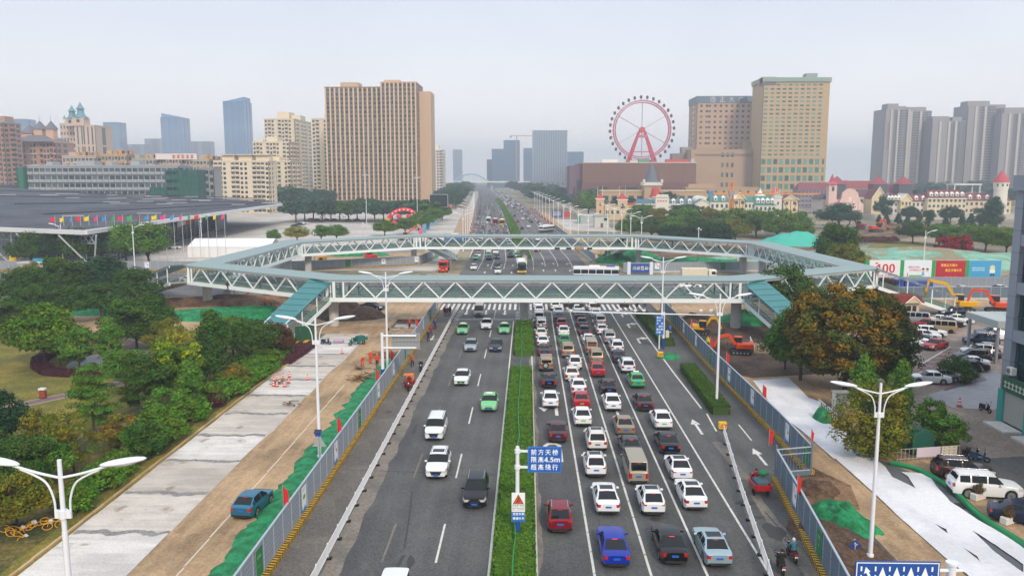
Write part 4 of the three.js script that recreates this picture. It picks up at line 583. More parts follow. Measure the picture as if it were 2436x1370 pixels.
{
const dd=560,t=thing('arcade_hall','tan arcade hall with a tall grey cone roof tower below the brown mall','hall'),x0=xat(1432,dd),x1=xat(1675,dd),H=yat(455,dd),tan=M(0xb29a78,0.85);
part('wall',bx(x1-x0,H,16,(x0+x1) / 2,H / 2,-dd-8),tan,t);for(let k=0;k<12;k++)part('window',bx(3.6,3,0.2,mix(x0,x1,(k+0.5) / 12),H-4.5,-dd+0.05),glassTones[1],t);for(let k=0;k<12;k++)part('arch_opening',bx(3.6,4,0.2,mix(x0,x1,(k+0.5) / 12),H-10,-dd+0.05),glassTones[2],t);part('cornice',bx(x1-x0+1,0.8,17,(x0+x1) / 2,H+0.3,-dd-8),M(0xc6b294,0.8),t);
const cx=xat(1553,dd-4),b=yat(441,dd-4);part('tower',bx(11,b,11,cx,b / 2,-dd-1),tan,t);part('tower_gallery',bx(13,2.2,13,cx,b+1,-dd-1),M(0xd9d6cc,0.8),t);const rf=part('tower_roof',lathe([[5.6,0],[4.4,1.2],[3.6,5],[1.6,10.4],[0.01,12.6]],8,cx,b+2.1,-dd-1),M(0x5d6670,0.7),t);mesh('finial',rod([cx,b+14,-dd-1],[cx,b+17,-dd-1],0.15,5),mGrey,rf);for(const s of [-1,1])part('gallery_urn',cyl(0.8,1,2.2,cx+s*6,b+3,-dd+5.4),M(0xd9d6cc,0.8),t);
const t2=thing('tan_block','flat tan building with small windows left of the green-windowed tower','building');block(t2,{px:[1632,1806],top:448,d:600,dp:12,floors:3,kinds:rep('pw',9),side:'p',mat:M(0xae9274,0.85),single:27,ww:0.5,wh:0.4,tops:[[0.05,0.4,2.4,0.5]]});
}
const e=540;
{const t=thing('pink_church','pink white church front with curved gable and red spire tower','church'),x0=xat(1962,e),x1=xat(2043,e),c=xat(2025,e),pm=M(0xd8b7ae,0.85),H=yat(474,e);part('nave',bx(x1-x0,H,20,(x0+x1) / 2,H / 2,-e-12),M(0xd0c4bc,0.85),t);part('roof',extr([[x0-1,H],[c-6,H],[c-6,H+4],[x0+3,H+3.4]],20,0,0,-e-12),M(0x5c4a58,0.8),t);
part('front',extr([[c-9,0],[c+9,0],[c+9,H-3],[c+7,H-2],[c+5.6,H+1],[c+5,H+4.4],[c+2.4,H+6.4],[c,H+7.2],[c-2.4,H+6.4],[c-5,H+4.4],[c-5.6,H+1],[c-7,H-2],[c-9,H-3]],1.6,0,0,-e),pm,t);for(const [o,y,w]of [[0,0,1.6],[-4,-5,1.2],[4,-5,1.2]])part('front_window',bx(w,3,0.2,c+o,H+y,-e+0.85),M(0xe6d8d0,0.6),t);for(const o of [-6.4,-2.4,2.4,6.4])part('front_pilaster',bx(0.9,H-2,0.4,c+o,H / 2,-e+0.95),M(0xe6cfc6,0.8),t);
const sx=xat(1978,e),sh=yat(438,e);part('spire_tower',bx(5,sh,5,sx,sh / 2,-e+2),pm,t);part('spire',cone(2.6,yat(412,e)-sh,sx,(sh+yat(412,e)) / 2,-e+2,8),M(0xb03c48,0.7),t);part('tower_roof',cone(4.2,3.4,sx,sh+1.7,-e+2,8),M(0xb4505c,0.7),t);part('tower_opening',bx(1.4,2.6,0.2,sx,sh-3,-e+4.56),glassTones[2],t);}
gabled('yellow church-like house with steep maroon roof left of the long right-hand row',2078,2112,473,446,e+4,ye,mar,{n:2,floors:2,front:1});
gabled('maroon roof ridge behind the steep yellow house',2046,2092,468,450,e+16,0xcfc6ac,0x5f3f48,{n:3,floors:2});
gabled('grey white row house with maroon mansard beside the steep yellow house',2114,2150,479,462,e,0xcfc9c0,0x6d4a50,{n:4,floors:2,dormers:4});
gabled('yellow house with rounded white gable in the right-hand row',2148,2174,476,462,e-3,ye,0xe4dcc6,{n:3,floors:2,front:1});
gabled('white house with two round dormers right of the rounded yellow gable',2174,2214,479,462,e,0xd8d2c6,mar,{n:4,floors:2,dormers:2});
gabled('long cream row with maroon roof and seven white dormers',2212,2304,471,452,e-4,0xd6cba8,mar,{n:9,floors:3,dormers:7,cornice:1});
gabled('cream row with three dormers running towards the round turret',2300,2370,477,459,e,0xd4c4a6,mar,{n:6,floors:2,dormers:3});
gabled('last cream house with yellow gable beside the round turret',2366,2412,477,462,e-2,0xd8cc9c,mar,{n:3,floors:2,dormers:1});
{const t=thing('round_turret','white round turret with red conical roof at the end of the right-hand row','tower'),x=xat(2393,e-8),H=yat(448,e-8);part('wall',cyl(4.0,4.2,H,x,H / 2,-e+4,16),M(0xdcd8cc,0.85),t);part('gallery',cyl(4.8,4.2,5,x,H+1.6,-e+4,16),M(0xe6e2d6,0.85),t);part('roof',cone(5.2,8,x,H+8,-e+4,16),M(0xb5424c,0.7),t);const w=[];for(let k=0;k<5;k++){const a=k / 5*3.14;w.push(bx(0.9,1.4,0.3,x+Math.cos(a)*4.6,H+2.2,-e+4+Math.sin(a)*4.6,-a+1.57));}part('turret_window',w,glassTones[2],t);}
gabled('dark roofed hall with a maroon ridge behind the pink church',1900,2006,452,434,640,0x8a8088,0x7a4048,{n:12,floors:4});
gabled('maroon roofed hall with red gables behind the steep yellow house',2000,2108,447,430,650,0x9a9490,0x8a3f42,{n:12,floors:3});
gabled('white windowed upper gallery with maroon roof right of the steep yellow house',2108,2165,458,438,610,0xd6d2cc,0x743a3f,{n:7,floors:4});
for(const [px,lab]of [[1992,'square red pyramid roof behind the pink church spire'],[2090,'dark tower with red pyramid cap above the steep yellow house'],[2150,'dark tower with red pyramid cap at the end of the upper gallery']]){const t=thing('pavilion_tower',lab,'tower'),x=xat(px,606),H=yat(438,606);part('wall',bx(10,H,10,x,H / 2,-606),M(0x4c525a,0.8),t);part('roof',cone(7.6,6,x,H+3,-606,4,0.785),M(0x8f3f44,0.7),t);}
{const t=thing('steel_pavilion','open white steel pavilion frame above the long cream row','pavilion'),x=xat(2295,600),b=yat(440,600);for(const s of [-1,1])for(const z of [-1,1])part('column',bx(0.7,b,0.7,x+s*9,b / 2,-600+z*5),M(0xcfd6d4,0.6),t);part('roof',bx(20,0.9,12,x,b+0.5,-600),M(0xcfd6d4,0.6),t);part('beam',bx(19,0.7,0.7,x,b-6,-595),M(0xcfd6d4,0.6),t);}
{const t=thing('tower_crane','orange tower crane mast standing in the village row','crane'),x=xat(1742,440),b=yat(432,440),o=M(0xd9862a,0.6);const lat=[];for(let y=0;y<b-2;y+=1.8){lat.push(bar([x-0.8,y,-439.2],[x+0.8,y+1.8,-439.2],0.14),bar([x+0.8,y,-439.2],[x-0.8,y+1.8,-439.2],0.14));}part('mast',[bx(0.35,b,0.35,x-0.8,b / 2,-439.2),bx(0.35,b,0.35,x+0.8,b / 2,-439.2),bx(0.35,b,0.35,x-0.8,b / 2,-440.8),bx(0.35,b,0.35,x+0.8,b / 2,-440.8),...lat],o,t);part('slewing_unit',bx(3,2,3,x,b-6,-440),mGrey,t);part('jib',bx(46,0.7,0.9,x+24,b-6.4,-440),o,t);part('counter_jib',bx(11,0.8,1.2,x-6.5,b-6.2,-440),o,t);part('counterweight',bx(2.6,2.4,1.8,x-11,b-6,-440),M(0x4c7fae,0.6),t);part('cab',bx(1.6,2,1.6,x+1.6,b-8,-439),M(0xe4e6e4,0.5),t);}
{const t=thing('red_gate_wall','low tan boundary wall running behind the round tree and village','wall');t.userData.kind='structure';delete t.userData.category;part('wall_panel',bx(xat(2420,480)-xat(2040,480),3.2,0.5,(xat(2420,480)+xat(2040,480)) / 2,1.6,-476),M(0xb4b0a8,0.9),t);}
}
{ // exhibition hall with wide dark roof
const t=thing('exhibition_hall','vast low exhibition hall with dark ribbed roof and white eave','hall');
const h=10,hb=20,A=[...G(-80,545,h)],F=G(200,556,h),T=G(668,488,h),Bk=[D(-90,440,420)[0],-420],Bm=[D(250,460,470)[0],-470],Br=[T[0]+1,T[1]-8];
const quad=(P)=>{const g=new THREE.BufferGeometry();g.setAttribute('position',new THREE.Float32BufferAttribute(P.flat(),3));g.setAttribute('uv',new THREE.Float32BufferAttribute(P.flatMap((p)=>[p[0],-p[2]]),2));const I=[];for(let i=1;i<P.length-1;i++)I.push(0,i,i+1);g.setIndex(I);g.computeVertexNormals();if(g.attributes.normal.getY(0)<0){g.index.array.reverse();g.computeVertexNormals();}return g;};
const P3=(p,y)=>[p[0],y,p[1]];
part('roof',quad([P3(A,h+0.8),P3(F,h+0.8),P3(T,h+0.8),P3(Br,h+1),P3(Bm,hb-5),P3(Bk,hb)]),mRoofDark,t);
const onroof=(u,v)=>{const p0=[mix(F[0],T[0],u),mix(F[1],T[1],u)],p1=[mix(Bk[0],Br[0],u),mix(Bk[1],Br[1],u)];return [mix(p0[0],p1[0],v),mix(h+1,mix(hb,h+3,u),v)+0.3,mix(p0[1],p1[1],v)];};
for(const v of [0.2,0.4,0.6,0.8])part('roof_ridge',bar(onroof(0.0,v),onroof(0.92,v),1.2,0.35),M(0x33384a,0.8),t);
seed(61);for(let i=0;i<26;i++){const u=rr(0.02,0.9),v=rr(0.05,0.9),p=onroof(u,v);part('skylight',bar(p,[p[0]+rr(3,9),p[1]-0.05,p[2]-rr(2,5)],0.7,0.3),M(0x9aa0a8,0.6),t);}
const eave=M(0xcfd2d2,0.6);part('eave',bar(P3(A,h+0.3),P3(F,h+0.3),1.4,1.1),eave,t);part('eave',bar(P3(F,h+0.3),P3(T,h+0.3),1.4,1.1),eave,t);
const inset=(p,q,s)=>{const dx=q[0]-p[0],dz=q[1]-p[1],l=Math.hypot(dx,dz);return [dz / l*s,-dx / l*s];};
const n1=inset(A,F,8),n2=inset(F,T,10),wallG=M(0x6f767e,0.6),gl=M(0x1d2a33,0.15),st=M(0xb8bdc0,0.5);
const w0=[A[0]+n1[0],A[1]+n1[1]],w1=[F[0]+n1[0]*0.8+n2[0]*0.6,F[1]+n1[1]*0.8+n2[1]*0.6],w2=[T[0]-12+n2[0],T[1]+26+n2[1]];
part('wall',[bar(P3(w0,3.6),P3(w1,3.6),0.6,7.2)],wallG,t);part('glass_wall',[bar(P3(w1,4.6),P3(w2,4.6),0.6,9.4)],gl,t);
const louv=[];for(let k=0;k<8;k++)louv.push(bar(P3([w1[0]-n2[0]*0.06,w1[1]-n2[1]*0.06],1+k*1.1),P3([w2[0]-n2[0]*0.06,w2[1]-n2[1]*0.06],1+k*1.1),0.3,0.14));for(const g of louv)part('louvre',g,M(0x53626b,0.4),t);
for(let k=0;k<14;k++)part('mullion',bx(0.25,9.2,0.25,mix(w1[0],w2[0],k / 13)-n2[0]*0.05,4.6,mix(w1[1],w2[1],k / 13)-n2[1]*0.05),M(0x8a979e,0.4),t);
const truss=[];for(let k=0;k<22;k++){const p=[mix(A[0],F[0],k / 22),mix(A[1],F[1],k / 22)],q=[mix(A[0],F[0],(k+1) / 22),mix(A[1],F[1],(k+1) / 22)],s=0.35;truss.push(bar(P3([p[0]+n1[0]*s,p[1]+n1[1]*s],h-0.2),P3([q[0]+n1[0]*s,q[1]+n1[1]*s],h-2.8),0.25),bar(P3([p[0]+n1[0]*s,p[1]+n1[1]*s],h-2.8),P3([q[0]+n1[0]*s,q[1]+n1[1]*s],h-0.2),0.25));}truss.push(bar(P3([A[0]+n1[0]*0.35,A[1]+n1[1]*0.35],h-2.8),P3([F[0]+n1[0]*0.35,F[1]+n1[1]*0.35],h-2.8),0.3));part('eave_truss',truss,M(0x8d959c,0.5),t);
for(const u of [0.25,0.6,0.95]){const p=[mix(A[0],F[0],u),mix(A[1],F[1],u)];for(const s of [-1,1])part('strut',rod([p[0]+n1[0]*0.5,0,p[1]+n1[1]*0.5],[p[0]+s*5,h-0.4,p[1]+0.6],0.22),st,t);}
part('entrance_wall',[bar(P3([mix(w1[0],w2[0],0.86)-n2[0]*0.3,mix(w1[1],w2[1],0.86)-n2[1]*0.3],5),P3([w2[0]-n2[0]*0.3,w2[1]-n2[1]*0.3],5),0.5,9.6)],M(0x9ba3a8,0.5),t);
const bn=thing('banner','white and red banner hung under the exhibition hall eave','banner');const b0=[mix(w1[0],w2[0],0.52)-n2[0]*0.14,mix(w1[1],w2[1],0.52)-n2[1]*0.14],b1=[mix(w1[0],w2[0],0.66)-n2[0]*0.14,mix(w1[1],w2[1],0.66)-n2[1]*0.14],bm=[(b0[0]+b1[0]) / 2,(b0[1]+b1[1]) / 2];part('white_half',bar(P3(b0,6.6),P3(bm,6.9),0.2,2),M(0xe6e2e0,0.7),bn);part('red_half',bar(P3(bm,6.9),P3(b1,7.2),0.2,2.4),M(0xd84a32,0.7),bn);
const r2=thing('rear_roof','second dark pitched roof behind the exhibition hall roof','roof');part('roof',prism([[xat(-40,470),-465],[xat(70,470),-465],[xat(60,500),-500],[xat(-40,500),-500]],yat(449,470)-3,yat(441,470)),M(0x3c4250,0.8),r2);part('wall',prism([[xat(-40,470),-467],[xat(64,470),-467],[xat(56,500),-498],[xat(-40,500),-498]],0,yat(449,470)-3.02),M(0x70767c,0.8),r2);
}
{ // near grey glass building at the right edge
const t=thing('glass_office','blue grey panelled office with tall dark windows at the right edge','office block');
const x0=49.0,zF=-40,zB=-82,pan=M(0x8f97a4,0.5),dk=M(0x2b4048,0.4),gl=M(0x2f6468,0.06,0.25),gl2=M(0x24484e,0.06,0.25),H=23.6,W=22;
part('core',bx(W-1,H-0.6,41,x0+W / 2+0.6,H / 2,(zF+zB) / 2),M(0x1b282c,0.6),t);
const fl=[[5.1,8.6],[9.7,13.3],[14.5,18.1],[19.3,22.6]];
for(const z of [zF,zB+33.6,zB+25.2,zB+16.8,zB+8.4,zB])part('pier',bx(1.0,H,1.3,x0+0.3,H / 2,z),pan,t);
for(let k=1;k<4;k++)part('pier',bx(1.2,H,0.9,x0+k*7,H / 2,zF+0.35),pan,t);
const seams=[];for(let y=2;y<H;y+=2.2)seams.push(bx(1.06,0.05,1.36,x0+0.3,y,zB));for(const g of seams)part('panel_joint',g,M(0x70777f,0.6),t);
for(const y of [9.1,13.9,18.7]){part('spandrel',bx(0.8,1.15,41,x0+0.25,y,(zF+zB) / 2),pan,t);part('spandrel',bx(W,1.15,0.7,x0+W / 2,y,zF+0.2),pan,t);}
part('parapet',bx(W+1,1.5,43,x0+W / 2-0.2,H+0.7,(zF+zB) / 2),pan,t);
for(const [a,b]of fl){for(let j=0;j<4;j++){const z=zB+4.2+j*8.4;const w=part('window',bx(0.12,b-a,7.05,x0+0.36,(a+b) / 2,z),j%2?gl:gl2,t);for(let q=-1.5;q<2;q++)mesh('mullion',bx(0.14,b-a,0.1,x0+0.26,(a+b) / 2,z+q*2),dk,w);mesh('mullion',bx(0.14,0.1,7.05,x0+0.26,a+1.3,z),dk,w);}
for(let j=0;j<3;j++){const w=part('window',bx(5.8,b-a,0.12,x0+3.6+j*7,(a+b) / 2,zF+0.05),gl,t);for(let q=-1;q<2;q++)mesh('mullion',bx(0.1,b-a,0.14,x0+3.6+j*7+q*1.5,(a+b) / 2,zF+0.14),dk,w);mesh('mullion',bx(5.8,0.1,0.14,x0+3.6+j*7,a+1.3,zF+0.14),dk,w);}}
const s=thing('shop_front','small street shop with dark green fascia board and grey roller shutters','shop');const sx=48.2,sz=-80.6;
part('fascia',bx(0.4,1.5,9,sx+0.3,4.2,sz+3.6),M(0x1e5a44,0.6),s);part('end_fascia',bx(8,1.5,0.4,sx+4.3,4.2,sz-1.1),M(0x1e5a44,0.6),s);
const sl=[];for(let k=0;k<17;k++)sl.push(bx(0.1,0.17,3.4,sx+0.3,0.4+k*0.19,sz+1.2));for(const o of [0,4.6])for(const g of sl)part('shutter_slat',g.clone().translate(0,0,o),M(0xa4a6a0,0.6),s);
part('wall',bx(1.2,3.5,10,sx+1.1,1.75,sz+3.4),M(0x2c6b62,0.7),s);for(const o of [-1,3.5])part('pillar',bx(0.5,3.5,0.85,sx+0.3,1.75,sz+o),M(0x2f9a94,0.6),s);part('step',bx(1.8,0.22,3.6,sx-0.8,0.11,sz+1.2),mConc,s);part('step',bx(1.8,0.22,3.6,sx-0.8,0.11,sz+6),mConc,s);
const lt=[];for(let k=0;k<8;k++)lt.push(bx(0.06,0.7,0.08,sx+0.07,4.2,sz-0.3+k*0.62),bx(0.06,0.08,0.46,sx+0.07,4.4,sz-0.3+k*0.62),bx(0.06,0.08,0.46,sx+0.07,3.95,sz-0.3+k*0.62));part('fascia_lettering',lt,M(0xcfd0c0,0.7),s);
part('name_board',bx(0.14,1.6,2.4,sx-0.08,4.0,sz+6.6),M(0xd7dce2,0.6),s);part('board_emblem',[bx(0.05,0.12,0.9,sx-0.17,4.1,sz+6.2,0,0.7),bx(0.05,0.12,0.9,sx-0.17,4.1,sz+6.2,0,-0.7)],M(0x2b3f8c,0.6),s);part('board_emblem',bx(0.05,0.12,0.9,sx-0.17,3.9,sz+7,0,0.4),M(0xb8332e,0.6),s);
part('banner_strip',bx(0.12,0.8,2.6,sx-0.05,2.6,sz+6.5),M(0xa83040,0.7),s);
const ac=thing('air_conditioner','white outdoor air conditioner box on the corner of the glass office','air conditioner');part('casing',rbx(0.5,0.75,0.95,0.03,x0-0.4,5.6,zB+1.4),M(0xd8dad6,0.6),ac);part('fan_grille',cyl(0.28,0.28,0.04,0,0,0,16).rotateZ(Math.PI / 2).translate(x0-0.67,5.6,zB+1.3),M(0x6b6f70,0.6),ac);
const cp=thing('entrance_canopy','flat pale entrance canopy with open steel frame beside the glass office','canopy');const [cx,cz]=G(2392,760,5.4);part('slab',bx(6.4,0.9,8,cx,5.4,cz),M(0xaab4b4,0.7),cp);for(const dx of [-2.8,2.8])for(const dz of [-3.5,3.5])part('post',bx(0.3,5,0.35,cx+dx,2.5,cz+dz),mGrey,cp);const rl=[];for(let k=0;k<6;k++)rl.push(bx(0.12,2.6,0.12,cx+1+k*0.6,7.1,cz+1-k));rl.push(bar([cx+1,8.3,cz+1],[cx+4,8.3,cz-4],0.12),bar([cx+1,7.1,cz+1],[cx+4,7.1,cz-4],0.12));part('frame',rl,M(0x5a4a44,0.7),cp);
}
//  VEGETATION
const leafMat=(hex)=>M(hex,0.85,0,{vertexColors:true,specularIntensity:0.25});
function crownGeo(op){
seed(op.seed);const{rx,ry,rz}=op,clumps=[],n=op.clumps||46;
for(let i=0;i<n;i++){
let x,y,z,g=0;do{x=rr(-1,1);y=rr(-1,1);z=rr(-1,1);g++;}while((x*x+y*y+z*z>1||x*x+y*y+z*z<(op.hollow??0.2))&&g<50);
if(op.flat&&y<0)y*=0.45;
if(op.taper){const k=1-op.taper*(y+1) / 2;x*=k;z*=k;}
const cr=(op.cr||0.3)*rr(0.65,1.25);clumps.push([x*rx,y*ry,z*rz,cr*Math.min(rx,rz),rr(0.72,1.2),rnd()]);
}
const P=[],C=[],total=op.leaves,s0=op.leaf;const tri=(a,b,c,col)=>{P.push(...a,...b,...c);for(let k=0;k<3;k++)C.push(...col);};
for(let i=0;i<total;i++){
const c=clumps[Math.floor(rnd()*n)],th=rnd()*6.2832,u=rr(-0.75,1),q=Math.sqrt(1-u*u),r=c[3]*(0.45+0.62*Math.pow(rnd(),0.6)+(rnd()<0.12?0.3:0));
const px=c[0]+Math.cos(th)*q*r,py=c[1]+u*r*(op.squash||0.75),pz=c[2]+Math.sin(th)*q*r;
const nx=Math.cos(th)*q+rr(-0.8,0.8),ny=u+0.55+rr(-0.6,0.6),nz=Math.sin(th)*q+rr(-0.8,0.8),l=Math.hypot(nx,ny,nz)||1,N=[nx / l,ny / l,nz / l];
const t=rnd()*6.2832;let tx=Math.cos(t),ty=rr(-0.5,0.3)-(op.droop||0),tz=Math.sin(t);const d=tx*N[0]+ty*N[1]+tz*N[2];tx-=N[0]*d;ty-=N[1]*d;tz-=N[2]*d;const tl=Math.hypot(tx,ty,tz)||1;tx /=tl;ty /=tl;tz /=tl;
const b=[N[1]*tz-N[2]*ty,N[2]*tx-N[0]*tz,N[0]*ty-N[1]*tx],s=s0*rr(0.6,1.35),w=s*(op.aspect||0.5),f=s*0.22;
let k=c[4]*rr(0.62,1.4),hu=mix(0.78,1.38,(c[5]*7.3)%1),col=[k*hu*rr(0.9,1.1),k,k*rr(0.7,1.1)];
if(op.alt&&rnd()<0.72&&c[5]<op.alt[0]&&(op.altTop===undefined||c[1]>op.altTop*ry)){const a=op.alt[1],kk=rr(0.6,1.25);col=[a[0]*kk,a[1]*kk,a[2]*kk];}
const A=[px-tx*s,py-ty*s,pz-tz*s],B=[px+tx*s,py+ty*s-f,pz+tz*s],L=[px+b[0]*w+N[0]*f,py+b[1]*w+N[1]*f,pz+b[2]*w+N[2]*f],R2=[px-b[0]*w+N[0]*f,py-b[1]*w+N[1]*f,pz-b[2]*w+N[2]*f];
tri(A,R2,L,col);tri(L,R2,B,col);
}
const g=new THREE.BufferGeometry();g.setAttribute('position',new THREE.Float32BufferAttribute(P,3));g.setAttribute('color',new THREE.Float32BufferAttribute(C,3));g.computeVertexNormals();return [g,clumps];
}
function trunkGeo(h,r,crownY,clumps,lean=0,limbs=7){
const out=[],top=[lean,h,0];out.push(rod([0,-0.1,0],[lean*0.4,h*0.5,0],r,9,r*0.8),rod([lean*0.4,h*0.5,0],top,r*0.8,9,r*0.55));seed(Math.round(h*100+limbs));
for(let i=0;i<limbs;i++){const c=clumps[Math.floor(rnd()*clumps.length)],st=mix(0.55,1,rnd()),a=[lean*st,h*st,0],e=[c[0]*0.9,crownY+c[1]*0.8,c[2]*0.9],m=[mix(a[0],e[0],0.5),mix(a[1],e[1],0.62),mix(a[2],e[2],0.5)];out.push(rod(a,m,r*0.42,6,r*0.28),rod(m,e,r*0.28,5,r*0.1));}
return mg(out);
}
const bark=M(0x4a3d32,0.95),barkPale=M(0x8a8074,0.95);
function treeProto(op){const [g,cl]=crownGeo(op),cy=op.cy,t=new THREE.Group();g.translate(0,cy,0);const tg=trunkGeo(op.trunk||cy-op.ry*0.5,op.r||0.16,cy,cl,op.lean||0,op.limbs||8);return{g,tg};}
const TP={
camphor:treeProto({seed:11,rx:3.6,ry:2.6,rz:3.6,cy:3.7,clumps:66,leaves:9180,leaf:0.202,cr:0.3,flat:1,trunk:2.4,r:0.2}),
camphorB:treeProto({seed:12,rx:3.3,ry:2.8,rz:3.3,cy:3.7,clumps:60,leaves:9180,leaf:0.193,cr:0.31,flat:1,trunk:2.3,r:0.2,lean:0.3}),
round:treeProto({seed:13,rx:2.2,ry:2.3,rz:2.2,cy:3.4,clumps:44,leaves:5670,leaf:0.168,cr:0.34,trunk:2.6,r:0.12}),
tall:treeProto({seed:14,rx:1.9,ry:3.2,rz:1.9,cy:4.1,clumps:56,leaves:6210,leaf:0.176,cr:0.36,taper:0.5,trunk:3.6,r:0.12}),
loose:treeProto({seed:15,rx:2.6,ry:2.4,rz:2.6,cy:3.5,clumps:40,leaves:4860,leaf:0.168,cr:0.26,aspect:0.3,droop:0.3,hollow:0.1,trunk:3.4,r:0.12,limbs:14}),
deodar:treeProto({seed:16,rx:2.5,ry:3.0,rz:2.5,cy:3.8,clumps:70,leaves:7020,leaf:0.185,cr:0.26,aspect:0.22,taper:0.75,squash:0.35,droop:0.5,hollow:0.15,trunk:4.4,r:0.12,limbs:16}),
golden:treeProto({seed:17,rx:2.8,ry:2.6,rz:2.8,cy:4.4,clumps:60,leaves:7020,leaf:0.185,cr:0.28,alt:[0.4,[3.6,2.1,0.6]],altTop:0.1,trunk:3.2,r:0.14}),
goldenBig:treeProto({seed:18,rx:7.6,ry:5.6,rz:6.6,cy:7.0,clumps:230,leaves:32400,leaf:0.252,cr:0.15,alt:[0.5,[3.3,1.5,0.5]],altTop:-0.45,trunk:4,r:0.34,limbs:18,hollow:0.35}),
bush:treeProto({seed:19,rx:1.5,ry:0.95,rz:1.5,cy:0.85,clumps:40,leaves:3510,leaf:0.126,cr:0.34,flat:1,trunk:0.5,r:0.06,limbs:5}),
ball:treeProto({seed:20,rx:0.95,ry:0.8,rz:0.95,cy:0.72,clumps:50,leaves:3240,leaf:0.071,cr:0.4,hollow:0.55,trunk:0.4,r:0.06,limbs:4}),
shrub:treeProto({seed:21,rx:1.7,ry:1.6,rz:1.7,cy:1.7,clumps:44,leaves:4050,leaf:0.143,cr:0.3,trunk:1.0,r:0.07,limbs:9}),
far:treeProto({seed:22,rx:3.6,ry:2.8,rz:3.6,cy:4.4,clumps:40,leaves:2025,leaf:0.420,cr:0.33,flat:1,trunk:2.8,r:0.22,limbs:4}),
cone:treeProto({seed:23,rx:1.7,ry:2.7,rz:1.7,cy:2.8,clumps:50,leaves:2025,leaf:0.252,cr:0.32,taper:0.85,trunk:1.6,r:0.1,limbs:4}),
oval:treeProto({seed:24,rx:2.0,ry:2.4,rz:2.0,cy:2.7,clumps:50,leaves:8100,leaf:0.109,cr:0.4,hollow:0.5,trunk:1.2,r:0.1,limbs:6}),
};
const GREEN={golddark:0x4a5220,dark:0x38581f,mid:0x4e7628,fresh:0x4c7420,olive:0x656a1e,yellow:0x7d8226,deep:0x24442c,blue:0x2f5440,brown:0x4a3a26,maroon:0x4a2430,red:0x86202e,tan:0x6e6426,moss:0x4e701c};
function tree(kind,label,[x,z],s,col,cat='tree',group,sy=s,y=0,turn){
const t=thing(cat==='tree'?({deodar:'cedar_tree',golden:'golden_rain_tree',goldenBig:'golden_rain_tree',cone:'conifer_tree'}[kind]||'broadleaf_tree'):cat,label,cat.replace('_',' '),[x,y,z],turn??(x*1.7+z),group);
const p=TP[kind];part('crown',p.g,leafMat(GREEN[col]??col),t);part(cat==='tree'?'trunk':'stem',p.tg,s>1.6?bark:bark,t);t.scale.set(s,sy,s);return t;
}
const atP=(px,py)=>G(px,py);
// park on the left: [kind, px, py of the foot, scale, colour, label]
for(const [k,px,py,s,c,lab]of [
['camphor',108,872,1.25,'moss','bright green round-headed park tree left of the paved circle'],
['camphorB',141,874,1.05,'moss','bright green park tree leaning against the one left of the paved circle'],
['round',188,882,1.0,'mid','small dark green tree in front of the paved circle, standing in the maroon hedge'],
['tall',266,880,0.95,'mid','slim propped tree in front of the paved circle with visible pale trunk'],
['camphor',10,800,0.95,'dark','dark tree at the left end of the lawn'],
['camphorB',75,778,1.0,'dark','dark tree behind the bright green park trees, second from the left edge'],
['camphor',165,770,1.0,'dark','dark tree behind the bright green park trees, third from the left edge'],
['camphorB',240,762,1.0,'dark','dark leafy tree left of the green mesh patch behind the park'],
['camphor',325,838,1.15,'dark','large dark tree behind the paved circle'],
['camphorB',362,820,1.15,'dark','large dark tree beside the green mesh slope'],
['round',292,800,1.0,'mid','small tree between paved circle and green mesh patch'],
['golden',425,955,1.0,'moss','green tree topped with orange blossom in the middle of the planting'],
['loose',440,905,1.15,'yellow','yellow-leaved open tree behind the orange-topped tree'],
['loose',395,860,1.0,'olive','pale olive tree with see-through crown beside the green mesh slope'],
['tall',510,905,1.2,'dark','dark upright tree right of the yellow-leaved tree'],
['deodar',222,1030,1.1,'mid','feathery cedar in front of the park path'],
['deodar',330,985,1.05,'dark','darker feathery cedar right of the one by the path'],
['round',375,975,1.0,'dark','dark small tree left of the orange-topped tree'],
['loose',120,1105,0.85,'olive','bare-branched olive tree above the near lamp head'],
['loose',175,1125,0.8,'olive','brownish yellow tree behind the near street lamp'],
['shrub',290,1068,0.95,'tan','ochre autumn shrub tree between the cedars and the clipped shrubs'],
['camphorB',-10,1085,0.9,'deep','dark conifer-green tree cut by the left edge'],
['camphor',40,1260,0.62,'olive','dense olive tree beside the fallen yellow bicycles'],
['camphorB',60,1180,0.7,'dark','dark tree behind the dense olive tree near the bicycles'],
['round',15,1165,0.85,'dark','dark leafy tree at the left edge above the bicycles'],
['tall',590,880,0.85,'dark','dark tree among shrubs near the green site gate'],
['camphor',600,862,0.9,'dark','broad dark tree left of the brown shrub by the stairs'],
['camphorB',555,850,0.85,'mid','broad green tree below the green mesh slope'],
['round',530,845,0.9,'brown','brownish tree below the green mesh slope'],
['camphor',655,852,0.72,'brown','brown purple shrub tree beside the teal stair'],
['camphor',480,925,0.85,'dark','dark leafy tree behind the maroon ball shrub'],['tall',455,985,0.8,'mid','slim green tree before the orange-topped tree'],['camphorB',300,930,0.75,'mid','loose green tree beside the park path'],['shrub',345,1090,1.0,'dark','dark shrub beside the kerb planting, nearest the ochre shrub'],['camphor',100,1160,0.6,'mid','green tree over the near lamp arm'],
['shrub',395,1010,1.1,'mid','green shrub under the orange-topped tree'],
['shrub',555,935,1.0,'tan','brown twiggy shrub beside the clipped hedges'],
])tree(k,lab,atP(px,py),s,c);
